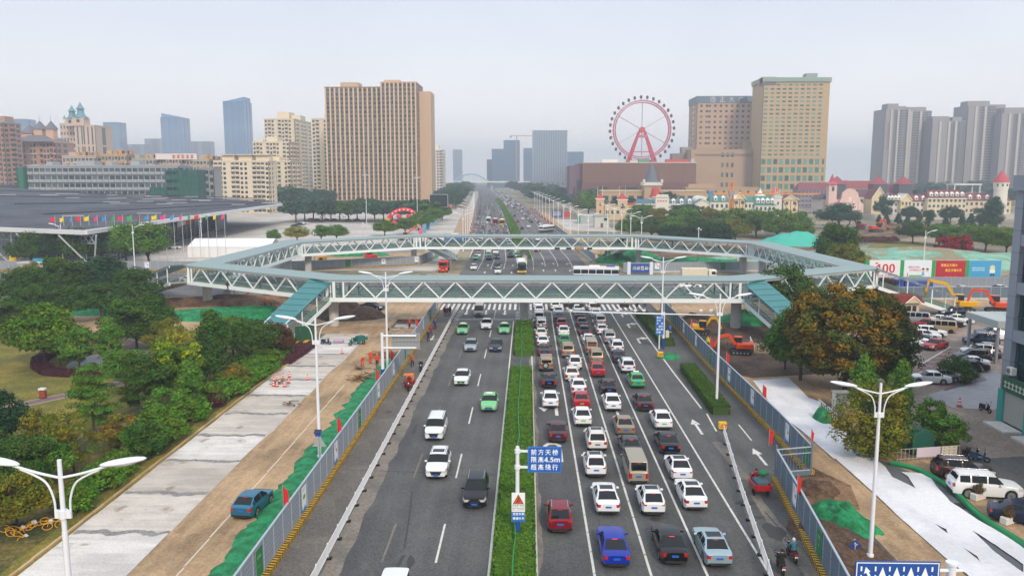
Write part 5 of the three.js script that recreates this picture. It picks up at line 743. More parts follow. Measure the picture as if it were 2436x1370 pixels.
// clipped shrubs along the kerb
seed(301);
let bi=0;const bushWords=['nearest the lamp','second along the kerb','third along the kerb','fourth along the kerb','fifth along the kerb','sixth along the kerb','seventh along the kerb','eighth along the kerb','ninth along the kerb','tenth along the kerb','eleventh along the kerb','twelfth along the kerb','thirteenth along the kerb','farthest along the kerb'];
for(const [px,py,sx,c]of [[205,1215,0.9,'moss'],[262,1165,1.0,'fresh'],[300,1130,1.0,'moss'],[375,1070,1.25,'fresh'],[420,1045,1.1,'moss'],[395,1020,1.2,'fresh'],[470,1000,1.2,'fresh'],[520,960,1.2,'moss'],[560,940,1.3,'fresh'],[585,925,1.2,'moss'],[610,905,1.3,'fresh'],[640,890,1.2,'fresh'],[655,868,1.1,'moss'],[680,850,1.0,'moss']])
tree('bush','low clipped bright green shrub mound, '+bushWords[bi++]+' beside the broken concrete',[atP(px,py)[0]-0.9,atP(px,py)[1]],sx*1.15,c,'shrub','clipped green shrubs along the kerb',sx*1.1);
for(const [px,py,s,c,lab]of [[512,968,1.0,'maroon','dark maroon clipped ball shrub beside the bright hedge'],[205,1165,0.9,'maroon','dark maroon ball shrub near the foot of the near lamp'],[375,1045,0.8,'maroon','small maroon ball shrub between green mounds'],[160,1210,0.85,'fresh','rounded green ball shrub behind the near street lamp'],[2275,908,2.0,'dark','dark clipped dome shrub beside the white car in the parking lot'],[235,815,1.1,'maroon','maroon clipped mound beyond the paved circle']])tree('ball',lab,atP(px,py),s,c,'shrub');
// maroon hedges (arc round the circle, wedge by the gate)
function hedge(label,pts,w,h,col,n,leaf=0.11,name='hedge'){
const t=thing(name,label,'hedge');seed(Math.round(pts[0][0]*10)+999);const P=[],C=[];const seg=[];let L=0;for(let i=1;i<pts.length;i++){const l=Math.hypot(pts[i][0]-pts[i-1][0],pts[i][1]-pts[i-1][1]);seg.push([L,l]);L+=l;}
const at=(s)=>{let i=0;while(i<seg.length-1&&s>seg[i][0]+seg[i][1])i++;const u=(s-seg[i][0]) / seg[i][1],a=pts[i],b=pts[i+1],dx=(b[0]-a[0]) / seg[i][1],dz=(b[1]-a[1]) / seg[i][1];return [a[0]+dx*seg[i][1]*u,a[1]+dz*seg[i][1]*u,-dz,dx];};
const body=[];for(let i=1;i<pts.length;i++)body.push(bar([pts[i-1][0],h*0.42,pts[i-1][1]],[pts[i][0],h*0.42,pts[i][1]],w*0.86,h*0.82));
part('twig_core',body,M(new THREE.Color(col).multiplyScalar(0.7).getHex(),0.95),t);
for(let i=0;i<n;i++){
const s=rnd()*L,[x,z,nx,nz]=at(s),top=rnd()<0.62,e=rnd()<0.5?-1:1,bump=0.14*(fbm(x*1.6,z*1.6,2)-0.5);
const v=top?rr(-0.5,0.5)*w:e*w*0.5+rr(-0.05,0.05),y=top?h+bump+rr(-0.08,0.06):rr(0.05,1)*h,px=x+nx*v,pz=z+nz*v;
const N=top?[rr(-0.7,0.7),1,rr(-0.7,0.7)]:[nx*e+rr(-0.6,0.6),rr(-0.2,0.8),nz*e+rr(-0.6,0.6)],l=Math.hypot(...N);const t1=new THREE.Vector3(rr(-1,1),rr(-1,1),rr(-1,1)).cross(V(N[0] / l,N[1] / l,N[2] / l)).normalize(),b=t1.clone().cross(V(N[0] / l,N[1] / l,N[2] / l)),q=leaf*rr(0.7,1.4),k=rr(0.7,1.3)*(0.85+0.35*fbm(x*0.9,z*0.9,2));
P.push(px-t1.x*q,y-t1.y*q,pz-t1.z*q,px+b.x*q*0.6,y+b.y*q*0.6,pz+b.z*q*0.6,px+t1.x*q,y+t1.y*q,pz+t1.z*q);for(let c=0;c<3;c++)C.push(k*rr(0.92,1.08),k,k*0.95);
}
const g=new THREE.BufferGeometry();g.setAttribute('position',new THREE.Float32BufferAttribute(P,3));g.setAttribute('color',new THREE.Float32BufferAttribute(C,3));g.computeVertexNormals();part('foliage',g,leafMat(col),t);return t;
}
{const arc=[[165,838],[120,845],[95,860],[92,875],[115,890],[160,894],[230,893],[300,888],[340,880]].map((p)=>G(...p));hedge('maroon clipped hedge curving round the near side of the paved circle',arc,2.0,0.7,0x4a2530,9000,0.12);
hedge('maroon hedge wedge beside the green site gate and kerb',[G(665,868),G(700,845),G(728,826)],3.0,0.8,0x542c36,4000,0.12);}
// median hedges and separator hedges: clipped, bright
hedge('long near clipped hedge filling the median strip beside the blue height sign',[[-0.85,-28],[-0.85,-60],[-0.85,-103.2]],2.75,0.62,0x4c7416,26000,0.13);
hedge('short clipped hedge in the median between the paved gap and the bridge pillar',[[-0.55,-111.4],[-0.6,-136]],2.7,0.75,0x4c7416,9000,0.14);
hedge('near clipped hedge on the side-road island behind the tall lamp',[[20.45,-83.6],[20.6,-92],[20.75,-103.4]],1.95,1.0,0x3d5a1c,9000,0.13);
hedge('far clipped hedge on the side-road island beside the blue direction board',[[20.7,-118.6],[20.8,-130],[20.4,-144]],2.2,1.0,0x3d5a1c,9000,0.14);
{const mp=(z,o=0)=>[roadX(z)+o,z];hedge('dark green median hedge beyond the far bridge span',[mp(-246),mp(-290),mp(-335)],4.0,0.9,0x4c7416,5000,0.3);hedge('second median hedge of the far avenue',[mp(-345),mp(-400),mp(-470),mp(-540)],4.2,0.9,0x4c7416,5000,0.4);hedge('last visible median hedge of the far avenue',[mp(-560),mp(-640),mp(-760),mp(-900)],3.6,0.9,0x4c7416,4000,0.6);}
// right side near
tree('goldenBig','huge tree with masses of golden seed pods beside the parking lot',G(2010,930),0.98,'golddark','tree',null,0.98,0,0.3);
for(const [k,px,py,s,c,lab,sy]of [
['tall',1868,880,1.15,'moss','yellow-green tree between the teal stair and the huge golden tree',1.1],['camphor',1905,905,1.15,'dark','dark green tree at the near foot of the huge golden tree',1.2],['camphorB',2110,930,1.0,'dark','dark green lower tree right under the golden crown',1.0],
['camphor',1862,772,1.3,'dark','dark tall tree rising against the near bridge corner behind the golden tree',1.55],['camphorB',1915,790,1.1,'dark','dark tree just left behind the golden crown',1.2],['camphorB',2108,716,0.6,'brown','small reddish tree beside the far stair',0.7],
['oval',2070,1090,1.4,'olive','brown green dense ovoid bush behind the tall right-hand lamp post',1.25],['oval',2104,1078,1.1,'dark','dark rounded bush beside the green tarpaulin shelter',1.2],['shrub',2250,1068,1.0,'mid','leafy green shrub right of the green tarpaulin shelter',1.0],['shrub',2215,1030,0.8,'fresh','bright green shrub behind the green tarpaulin shelter',1.0],['tall',2050,1000,0.75,'mid','yellow green young tree under the golden tree',0.95],['tall',2140,1005,0.7,'mid','light green young tree beside the dark rounded bush',0.9],
])tree(k,lab,G(px,py),s,c,'tree',null,sy??s);
// beyond the crossing, right
for(const [k,px,py,s,c,lab,sy]of [
['camphor',1528,548,1.9,'mid','round green tree at the left end of the long tree belt right of the avenue',1.75],['camphorB',1570,552,1.8,'olive','olive tree second in the long belt right of the avenue',1.6],['camphor',1630,556,2.1,'mid','broad green tree third in the belt right of the avenue',1.75],['camphorB',1690,558,2.0,'olive','yellowing tree in the middle of the belt right of the avenue',1.7],['camphor',1745,562,2.1,'moss','bright green tree past the middle of the belt right of the avenue',1.75],['camphorB',1800,562,2.0,'mid','green tree sixth in the belt right of the avenue',1.65],['camphor',1850,562,2.0,'moss','yellow-green tree seventh in the belt right of the avenue',1.7],['camphorB',1900,560,1.8,'mid','green tree at the right end of the belt',1.5],
['camphor',1660,590,1.4,'deep','dark tree behind the far bridge corner, left one',1.3],['camphorB',1710,592,1.5,'deep','dark tree behind the far bridge corner, middle one',1.3],['camphor',1600,588,1.4,'deep','dark tree behind the far bridge span near its right end',1.2],
['camphor',1400,515,2.7,'mid','large round green tree beside the avenue below the mall',2.3],['camphorB',1470,512,1.5,'olive','small olive tree right of the large round tree below the mall',1.3],
['camphor',1997,545,2.6,'blue','broad spreading tree in front of the pink church',1.85],['camphorB',1985,640,1.7,'dark','layered dark tree behind the right bridge corner',1.85],['camphor',2010,662,1.3,'olive','lower olive tree touching the right bridge corner',1.25],['tall',1960,630,1.2,'dark','dark upright tree left of the layered one at the bridge corner',1.3],
['round',2105,525,2.2,'blue','open grey-green tree before the steep yellow house',2.4],['camphor',2165,528,1.35,'deep','dark umbrella tree before the rounded yellow gable',1.3],['camphorB',2212,528,1.0,'dark','small tree before the two-dormer house',1.0],['camphor',2262,532,1.5,'deep','dark umbrella tree before the long cream row',1.35],['tall',2365,545,2.4,'blue','tall pale willow-like tree by the round turret',2.1],['round',2340,540,2.2,'blue','pale loose tree left of the tall willow-like tree',1.9],
['camphor',2172,578,1.5,'dark','dark rounded tree at the left end of the thicket above the posters',1.25],['camphorB',2235,585,1.6,'mid','green tree second in the thicket above the posters',1.2],['camphor',2300,592,1.6,'mid','green tree behind the red shrub above the posters',1.3],['camphorB',2345,598,1.6,'mid','green tree right of the red shrub above the posters',1.3],['camphor',2395,605,1.6,'moss','yellow-green tree at the right end of the thicket by the glass office',1.3],
])tree(k,lab,G(px,py),s,c,'tree',null,sy??s);
for(let i=0;i<11;i++){const px=[2092,2110,2138,2158,2187,2211,2250,2290,2310,2335,2364][i],py=[541,541,545,546,535,541,543,545,546,547,556][i];tree('cone',['first','second','third','fourth','fifth','sixth','seventh','eighth','ninth','tenth','last'][i]+' small dark conifer from the left in the row below the right-hand village',G(px,py),1.15+0.25*((i*7)%3) / 2,'deep','tree','dark conifers below the village');}
for(const [px,lab,s]of [[2250,'crimson red shrub above the red poster, left half',1.4],[2285,'crimson red shrub above the red poster, right half',1.5]])tree('shrub',lab,G(px,612),s*1.35,'red','shrub');
for(let i=0;i<4;i++)tree('bush',['leftmost','second','third','last'][i]+' russet low bush on the mound beside the orange digger',G(2050+i*24,577),1.8,0x5c3a30,'shrub','russet bushes on the mound',1.3);
// left beyond the crossing
for(const [k,px,py,s,c,lab,sy]of [
['camphor',75,640,1.4,'dark','first dark tree from the left in the plaza row before the hall',1.5],['camphorB',120,638,1.5,'deep','second dark tree in the plaza row before the hall',1.55],['camphor',190,638,1.6,'dark','third dark tree in the plaza row before the hall',1.65],['camphorB',245,634,1.6,'blue','fourth tree in the plaza row before the hall',1.6],['camphor',300,632,1.7,'mid','fifth tree in the plaza row before the hall',1.75],['camphorB',355,636,1.9,'mid','largest tree at the right end of the plaza row',1.85],
['camphor',250,712,1.7,'deep','big dark tree in front of the crossing hoarding at left',1.3],['round',75,668,0.8,'olive','small yellowish tree against the hoarding at left'],['camphorB',330,740,1.2,'dark','dark tree left of the bridge stair'],['camphor',60,735,1.2,'dark','dark tree near the left edge below the crossing'],['camphorB',145,725,1.4,'dark','dark tree behind the park below the crossing hoarding'],
['camphor',706,575,1.2,'yellow','yellow-green plaza tree behind the bridge corner',0.9],['camphorB',765,575,1.2,'mid','green plaza tree behind the far bridge span, left of the pair',0.95],['camphor',800,573,1.2,'mid','green plaza tree behind the far bridge span, right of the pair',0.95],['camphorB',652,580,0.8,'mid','small tree at the end of the white tent'],['camphor',915,562,1.4,'moss','green plaza tree left of the pair before the red inflatable arch',1.0],['camphorB',965,558,1.4,'moss','green plaza tree right of the pair before the red inflatable arch',1.05],['camphor',1003,547,1.5,'mid','plaza edge tree beside the red inflatable arch',1.3],['camphorB',1030,535,1.5,'mid','plaza edge tree second along the avenue',1.3],['camphor',1052,524,1.5,'mid','plaza edge tree third along the avenue',1.3],['camphorB',1085,497,2.0,'blue','bluish tree beside the avenue behind the black screen',1.6],
])tree(k,lab,G(px,py),s,c,'tree',null,sy??s);
seed(403);for(let i=0;i<9;i++)tree(i%2?'camphor':'camphorB',['first','second','third','fourth','fifth','sixth','seventh','eighth','ninth'][i]+' low tree in the front row of the avenue tree belt, from the left',G(1500+i*50,566+(i%3)*4),rr(1.5,1.8),pick(['mid','dark','moss','olive']),'tree','front row of the belt',rr(1.1,1.35));
seed(404);const ord=['first','second','third','fourth','fifth','sixth','seventh','eighth','ninth','tenth','eleventh','twelfth','thirteenth','fourteenth','fifteenth','sixteenth','seventeenth','eighteenth','nineteenth','twentieth','twenty-first','twenty-second'];
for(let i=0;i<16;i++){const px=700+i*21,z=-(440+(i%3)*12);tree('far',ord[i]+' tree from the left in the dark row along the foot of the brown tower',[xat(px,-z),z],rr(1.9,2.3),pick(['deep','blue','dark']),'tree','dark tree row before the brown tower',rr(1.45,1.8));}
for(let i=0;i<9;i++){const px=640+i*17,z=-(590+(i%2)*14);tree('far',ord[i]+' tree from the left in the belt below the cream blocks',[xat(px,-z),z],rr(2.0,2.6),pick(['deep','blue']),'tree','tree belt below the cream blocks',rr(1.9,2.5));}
// far roadside woods, one mass each
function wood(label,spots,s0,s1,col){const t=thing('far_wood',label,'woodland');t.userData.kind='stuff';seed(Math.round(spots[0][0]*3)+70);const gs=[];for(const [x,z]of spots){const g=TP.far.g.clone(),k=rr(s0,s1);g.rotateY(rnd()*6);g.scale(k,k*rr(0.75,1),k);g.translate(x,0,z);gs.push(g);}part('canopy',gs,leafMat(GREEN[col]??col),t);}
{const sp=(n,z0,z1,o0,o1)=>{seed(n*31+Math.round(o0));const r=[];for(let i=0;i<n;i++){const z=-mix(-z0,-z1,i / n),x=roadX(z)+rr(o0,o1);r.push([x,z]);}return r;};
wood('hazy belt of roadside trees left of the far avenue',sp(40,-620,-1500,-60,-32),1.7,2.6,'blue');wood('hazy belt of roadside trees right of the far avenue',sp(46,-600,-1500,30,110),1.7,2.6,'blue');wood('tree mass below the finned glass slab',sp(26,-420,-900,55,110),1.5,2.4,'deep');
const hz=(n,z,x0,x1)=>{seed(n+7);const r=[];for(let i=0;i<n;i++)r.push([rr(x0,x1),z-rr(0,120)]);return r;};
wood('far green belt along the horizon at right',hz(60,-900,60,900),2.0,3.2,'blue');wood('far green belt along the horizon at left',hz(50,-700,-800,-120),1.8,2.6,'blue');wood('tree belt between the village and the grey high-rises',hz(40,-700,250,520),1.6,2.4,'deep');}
//  VEHICLES
const mTaill=M(0xb3121a,0.25,0,{clearcoat:0.8}),mHead=M(0xcfd6dc,0.12,0.2,{clearcoat:1}),mPlateB=M(0x1c62c4,0.4),mPlateG=M(0x5fb878,0.4),mGlassCar=M(0x10181d,0.05,0,{specularIntensity:0.7}),mTrim=M(0x17181a,0.6),mChrome=M(0xb9bcc0,0.2,0.8),mBrakeOn=M(0xd8202a,0.3,0,{emissive:0xff1a20,emissiveIntensity:0.6});
function carShell(o){
const L=o.L,W=o.W / 2,H=o.H,hz=L / 2,wr=o.wheel||0.33,ar=wr+0.07,zf=hz-o.fo,zr=-hz+o.ro,gc=o.gc||0.2;
const st=new Set();for(let i=0;i<=40;i++)st.add(-hz+L*i / 40);for(const z of [zf,zr])for(let k=-5;k<=5;k++)st.add(z+ar*Math.sin(k / 5*Math.PI / 2));for(const e of [0.02,0.06,0.13,0.22]){st.add(hz-e);st.add(-hz+e);}for(const z of [o.cowl,o.roofF,o.roofR,o.deck,o.pB-0.05,o.pB+0.05,o.pC,o.pC-0.1])st.add(z);
const zs=[...st].sort((a,b)=>a-b).filter((z,i,a)=>i===0||z-a[i-1]>0.006);
const B=(z)=>{const t=(z+hz) / L;return mix(o.beltR,o.beltF,smooth(0.15,0.9,t));};
const T=(z)=>{if(z>=o.cowl){const t=(hz-z) / (hz-o.cowl);return mix(o.nose,o.hood,Math.pow(t,0.45));}if(z>=o.roofF)return mix(o.hood,H-0.03,Math.pow((o.cowl-z) / (o.cowl-o.roofF),0.9));if(z>=o.roofR){const t=(z-o.roofR) / (o.roofF-o.roofR);return H-0.03+0.06*Math.sin(Math.PI*(0.25+0.6*t))-0.03*(1-t);}if(z>=o.deck){const t=(o.roofR-z) / (o.roofR-o.deck);return mix(T(o.roofR),o.trunk,Math.pow(t,1.05));}const t=(o.deck-z) / (o.deck+hz+1e-6);return mix(o.trunk,o.tail,t*t);};
const WW=(z)=>{const e=hz-Math.abs(z),r=o.round||0.55;return W*(1-0.16*Math.pow(Math.max(0,1-e / r),2.2))*(z>0?1-0.02*(z / hz):1);};
const low=(z)=>{let y=gc+0.04*Math.pow(Math.abs(z) / hz,4)*3;for(const c of [zf,zr]){const d=Math.abs(z-c);if(d<ar)y=Math.max(y,wr+Math.sqrt(Math.max(0,ar*ar-d*d))*0.98);}return y;};
const rows=zs.map((z)=>{
const w=WW(z),t=T(z),b0=B(z),b=Math.min(b0,t-0.03),y0=Math.min(low(z),b-0.12),cab=t-b0>0.1,wr2=cab?mix(w*0.93,w*o.tumble,Math.min(1,(t-b0) / (H-b0))):w*0.93,e=t-0.05;
const pts=[];const lo=[[0.955,0],[0.99,0.18],[1.0,0.4],[1.0,0.62],[0.985,0.82],[0.955,1]];
for(const [k,u]of lo)pts.push([w*k,mix(y0,b,u)]);
const eb=Math.max(e,b+0.005);for(const s of [0.15,0.6,1])pts.push([mix(w*0.95,wr2,s),mix(b,eb,s)]);
pts.push([wr2*0.86,Math.max(t-0.015,eb+0.003)],[wr2*0.45,Math.max(t,eb+0.006)],[0,Math.max(t+0.008,eb+0.008)]);
return{z,pts};
});
const out={body:[],glass_s0:[],glass_s1:[],glass_f:[],glass_r:[],tail0:[],tail1:[],head0:[],head1:[],dark0:[],dark1:[]},n=rows[0].pts.length;
const tri=(k,...p)=>out[k].push(...p.flat());
const quad=(k,a,b,c,d)=>{tri(k,a,b,c);tri(k,a,c,d);};
for(let i=0;i<rows.length-1;i++)for(let j=0;j<n-1;j++)for(const s of [1,-1]){
const A=rows[i],Bq=rows[i+1],p=(r,q)=>[r.pts[q][0]*s,r.pts[q][1],r.z],a=p(A,j),b=p(Bq,j),c=p(Bq,j+1),d=p(A,j+1),zm=(A.z+Bq.z) / 2,ym=(a[1]+b[1]+c[1]+d[1]) / 4,xm=Math.abs(a[0]+c[0]) / 2;let k='body';
const tall=T(zm)-B(zm)>0.16;
if(j>=6&&j<=7&&tall&&zm<o.cowl-0.12&&zm>(o.sideEnd??o.pC)&&Math.abs(zm-o.pB)>0.05&&!(o.pillar&&Math.abs(zm-o.pillar)<0.06)&&!(zm<o.pC&&zm>o.pC-0.1))k='glass_s';
else if(j>=8&&zm<o.cowl-0.03&&zm>o.roofF+0.03&&xm<W*0.97)k='glass_f';
else if(j>=9&&zm<o.roofR-0.04&&zm>o.deck+0.05&&o.backlight!==false)k='glass_r';
else if(j>=2&&j<=4&&zm>hz-(o.headLen||0.42)&&zm<hz-0.03&&ym>o.nose-0.2)k='head';
else if(j>=(o.tailLow??3)&&j<=(o.tailHigh??4)&&zm<-hz+(o.tailLen||0.17))k='tail';
else if(j===0)k=o.clad?'dark':'body';
if(!(k in out))k+=s>0?1:0;if(s>0)quad(k,a,d,c,b);else quad(k,a,b,c,d);
}
for(const [r,f]of [[rows[0],-1],[rows[rows.length-1],1]]){const N=8;for(let j=0;j<n-1;j++)for(let q=0;q<N;q++){const u0=-1+2*q / N,u1=-1+2*(q+1) / N,a=[r.pts[j][0]*u0,r.pts[j][1],r.z],b=[r.pts[j][0]*u1,r.pts[j][1],r.z],c=[r.pts[j+1][0]*u1,r.pts[j+1][1],r.z],d=[r.pts[j+1][0]*u0,r.pts[j+1][1],r.z];let k='body';const um=Math.abs(u0+u1) / 2;
if(f<0&&j>=(o.tailLow??3)&&j<=(o.tailHigh??4)&&um>0.68)k='tail';if(f<0&&o.backCap&&j>=6&&j<=8&&um<0.8)k='glass_r';if(f>0&&j>=3&&j<=4&&um>0.62)k='head';if(f>0&&j>=1&&j<=2&&um<0.62)k='dark';if(f<0&&j===0)k='dark';
if(!(k in out))k+=u0+u1>0?1:0;if(f>0)quad(k,a,b,c,d);else quad(k,a,d,c,b);}}
const geo=(a)=>{const g=new THREE.BufferGeometry();g.setAttribute('position',new THREE.Float32BufferAttribute(a,3));const m=mergeVertices(g,1e-4);m.computeVertexNormals();return m;};
const res={};for(const k in out)if(out[k].length)res[k]=geo(out[k]);return{res,zf,zr,wr,W,hz,T,B,gc};
}
const SEDAN={L:4.7,W:1.82,H:1.47,fo:0.92,ro:1.0,beltF:0.93,beltR:0.98,hood:0.98,nose:0.74,cowl:1.02,roofF:0.28,roofR:-0.95,deck:-1.72,trunk:1.04,tail:0.96,tumble:0.72,pB:-0.25,pC:-1.05,sideEnd:-1.3};
const TYPES={
sedan:SEDAN,sedanB:{...SEDAN,L:4.9,W:1.86,H:1.46,roofR:-0.9,deck:-1.8,cowl:1.06,tailLen:0.34,round:0.7},
sedanC:{...SEDAN,L:4.6,H:1.49,tailLow:4,tailHigh:4,tailLen:0.42,roofR:-1.0,deck:-1.78,headLen:0.55,round:0.75},
sedanD:{...SEDAN,L:4.8,H:1.44,tailLow:2,tailHigh:4,tailLen:0.2,tumble:0.69,deck:-1.85,trunk:1.07,round:0.45},
suvB:{L:4.4,W:1.82,H:1.64,fo:0.86,ro:0.86,beltF:1.0,beltR:1.12,hood:1.06,nose:0.8,cowl:0.95,roofF:0.22,roofR:-1.45,deck:-2.1,trunk:1.14,tail:1.06,tumble:0.72,pB:-0.32,pC:-1.25,sideEnd:-1.6,wheel:0.35,gc:0.24,clad:true,tailLow:4,tailHigh:5,tailLen:0.4,round:0.75},
taxi:{...SEDAN,L:4.5,H:1.48,W:1.76},
hatch:{...SEDAN,L:4.3,H:1.5,W:1.78,roofR:-1.15,deck:-1.92,trunk:1.06,tail:0.98,pC:-1.3,sideEnd:-1.6,cowl:0.95,roofF:0.2},
suv:{L:4.6,W:1.86,H:1.68,fo:0.9,ro:0.92,beltF:1.04,beltR:1.1,hood:1.1,nose:0.86,cowl:1.02,roofF:0.3,roofR:-1.7,deck:-2.18,trunk:1.14,tail:1.08,tumble:0.74,pB:-0.3,pC:-1.35,sideEnd:-1.8,wheel:0.36,gc:0.24,clad:true,tailLow:3,tailHigh:5},
bigsuv:{L:5.1,W:1.95,H:1.85,fo:0.92,ro:1.1,beltF:1.15,beltR:1.2,hood:1.2,nose:0.95,cowl:1.15,roofF:0.55,roofR:-2.1,deck:-2.42,trunk:1.24,tail:1.18,tumble:0.78,pB:-0.1,pC:-1.25,sideEnd:-2.1,wheel:0.4,gc:0.26,tailLow:3,tailHigh:5},
jeep:{L:4.7,W:1.86,H:1.86,fo:0.86,ro:0.9,beltF:1.16,beltR:1.18,hood:1.18,nose:0.98,cowl:0.9,roofF:0.5,roofR:-2.2,deck:-2.3,trunk:1.2,tail:1.16,tumble:0.82,pB:-0.2,pC:-1.2,sideEnd:-2.0,wheel:0.4,gc:0.28,clad:true,backCap:false},
mpv:{L:4.8,W:1.86,H:1.8,fo:0.86,ro:0.95,beltF:1.06,beltR:1.08,hood:1.12,nose:0.88,cowl:1.35,roofF:0.7,roofR:-2.0,deck:-2.34,trunk:1.12,tail:1.06,tumble:0.8,pB:0.05,pC:-1.1,sideEnd:-2.0,pillar:-0.6,wheel:0.33,tailLow:3,tailHigh:6},
van:{L:4.9,W:1.74,H:1.98,fo:0.8,ro:0.95,beltF:1.14,beltR:1.14,hood:1.14,nose:0.9,cowl:1.95,roofF:1.35,roofR:-2.22,deck:-2.42,trunk:1.16,tail:1.1,tumble:0.86,pB:0.75,pC:-1.0,sideEnd:-2.1,pillar:-0.1,wheel:0.31,round:0.4,tailLow:2,tailHigh:4},
};
const shells=new Map();
function carProto(type){
if(shells.has(type))return shells.get(type);
const o=TYPES[type],s=carShell(o),P={...s,o,type};
P.tyre=mg([new THREE.TorusGeometry(s.wr-0.09,0.095,8,20).rotateY(Math.PI / 2).scale(1.15,1,1),cyl(s.wr-0.08,s.wr-0.08,0.16,0,0,0,18).rotateZ(Math.PI / 2)]);
P.rim=(()=>{const g=[cyl(s.wr-0.1,s.wr-0.1,0.03,0,0,0,16).rotateZ(Math.PI / 2)];for(let k=0;k<5;k++)g.push(bx(0.03,s.wr*1.35,0.05,0.02,0,0,0,k*1.2566));return mg(g);})();
P.chassis=bx(o.W*0.86,0.4,o.L*0.93,0,s.gc+0.28,0);
P.mirror=rbx(0.22,0.14,0.16,0.04);P.plate=rbx(0.44,0.14,0.03,0.01);P.brake=rbx(0.36,0.04,0.06,0.015);
P.handle=rbx(0.03,0.035,0.2,0.012);P.seam=null;
shells.set(type,P);return P;
}
const PAINT={white:[0xdfe2e4,0],pearl:[0xd9d7d0,0],black:[0x08090b,0],grey:[0x3a3d42,0.3],silver:[0xa9afb4,0.5],red:[0xa30c16,0],darkred:[0x7a0d1c,0.1],blue:[0x0a2a9a,0.0],navy:[0x17233f,0.25],teal:[0x2c6f8c,0.4],tan:[0x958a76,0.35],gold:[0xa8967a,0.4],beige:[0x9f9784,0.2],brown:[0x3c2420,0.25],green:[0x3aa865,0.1],ltgreen:[0x74c486,0.1],deepgreen:[0x0d8a5a,0.1],lightblue:[0x9fb6bf,0.4],slate:[0x2a3440,0.3],plum:[0x4c1d22,0.3]};
function car(type,paint,label,pos,turn,op={}){
const P=carProto(type),name=op.name||{sedan:'parked_car',taxi:'taxi',van:'van',mpv:'van'}[type]||'car';
const t=thing(op.name||(type==='taxi'?'taxi':type==='van'||type==='mpv'?'minivan':'car'),label,op.cat||(type==='taxi'?'taxi':type==='van'||type==='mpv'?'van':'car'),[pos[0],pos[1]??0.014,pos[2]],turn,op.group);void name;
const [hex,me]=PAINT[paint],pm=carPaint(hex,me),far=op.lod;
part('body',P.res.body,pm,t);
for(const i of [0,1]){if(P.res['dark'+i])part('cladding',P.res['dark'+i],mTrim,t);part('side_window',P.res['glass_s'+i],mGlassCar,t);part('tail_light',P.res['tail'+i],mTaill,t);part('headlight',P.res['head'+i],mHead,t);}
part('windscreen',P.res.glass_f,mGlassCar,t);if(P.res.glass_r)part('rear_window',P.res.glass_r,mGlassCar,t);
part('underbody',P.chassis,mBlack,t);
for(const sx of [-1,1])for(const z of [P.zf,P.zr]){const w=mesh('wheel',P.tyre,mRubber,t);w.position.set(sx*(P.W-0.12),P.wr,z);if(!far){const r=mesh('rim',P.rim,mRim,w);r.position.x=sx*0.085;r.scale.x=sx;}}
if(!far){
for(const sx of [-1,1]){const m=mesh('mirror',P.mirror,op.roofMat||pm,t);m.position.set(sx*(P.W+0.06),P.B(P.o.cowl)+0.07,P.o.cowl-0.32);}
for(const sx of [-1,1])for(const dz of [0.1,-0.95]){const h=mesh('door_handle',P.handle,mChrome,t);h.position.set(sx*(P.W*0.985),P.B(0)-0.1,P.o.pB+dz*0.9);}
const yb=mix(P.o.tail,0.4,0.42);const pr=mesh('number_plate',P.plate,op.green?mPlateG:mPlateB,t);pr.position.set(0,yb,-P.hz-0.012);const pf=mesh('number_plate',P.plate,op.green?mPlateG:mPlateB,t);pf.position.set(0,0.46,P.hz+0.012);
const b=mesh('brake_light',P.brake,op.brake?mBrakeOn:mTaill,t);b.position.set(0,P.o.backlight===false?P.o.H-0.06:P.T(P.o.roofR-0.02)-0.02,P.o.roofR-0.1);
const bl=mesh('bumper_trim',rbx(P.o.W*0.62,0.12,0.06,0.03),mTrim,t);bl.position.set(0,0.3,-P.hz+0.0);const bf=mesh('bumper_trim',rbx(P.o.W*0.6,0.14,0.06,0.03),mTrim,t);bf.position.set(0,0.3,P.hz-0.0);
if(['suv','suvB','bigsuv','mpv'].includes(type)&&op.rails!==false)for(const sx of [-1,1]){const r=mesh('roof_rail',rbx(0.05,0.05,P.o.roofF-P.o.roofR-0.2,0.02),op.railMat||mChrome,t);r.position.set(sx*P.W*P.o.tumble*0.88,P.o.H+0.035,(P.o.roofF+P.o.roofR) / 2);}
if(op.sunroof){const r=mesh('sunroof',rbx(P.W*1.05,0.02,0.75,0.008),mGlassCar,t);r.position.set(0,P.o.H+0.022,P.o.roofF-0.62);}
if(type==='van'||type==='jeep'){const g=mesh('rear_window',rbx(P.W*1.3,0.5,0.03,0.01),op.redGlass?M(0x7c4a3c,0.2):mGlassCar,t);g.position.set(0,P.o.H-0.5,-P.hz+0.06);g.rotation.x=-0.12;}
if(type==='jeep'){const w=mesh('spare_wheel',P.tyre,mRubber,t);w.position.set(0.1,0.98,-P.hz-0.12);w.rotation.y=Math.PI / 2;const c=mesh('wheel_cover',cyl(0.24,0.26,0.08,0,0,0,18).rotateX(Math.PI / 2),op.spare||M(0x9aa0a4,0.4),w);c.rotation.y=-Math.PI / 2;c.position.x=0.12;}
if(op.mud){const m=mesh('front_grille',rbx(P.o.W*0.5,0.16,0.04,0.02),mTrim,t);m.position.set(0,P.o.nose-0.16,P.hz);}
if(type==='taxi'){const s=mesh('roof_sign',rbx(0.7,0.16,0.24,0.05),M(0xe6e6dc,0.5),t);s.position.set(0,P.o.H+0.1,0.05);const l=mesh('lower_panel',rbx(P.o.W+0.012,0.2,2.1,0.02),M(0xb7b3a4,0.4),t);l.position.set(0,0.42,0);}
}
return t;
}
function carAtRear(type,paint,label,px,py,op={}){const [x,z]=G(px,py,0.25),o=TYPES[type];return car(type,paint,label,[op.x??x,0.014,z-o.L / 2],Math.PI+(op.yaw||0),op);}
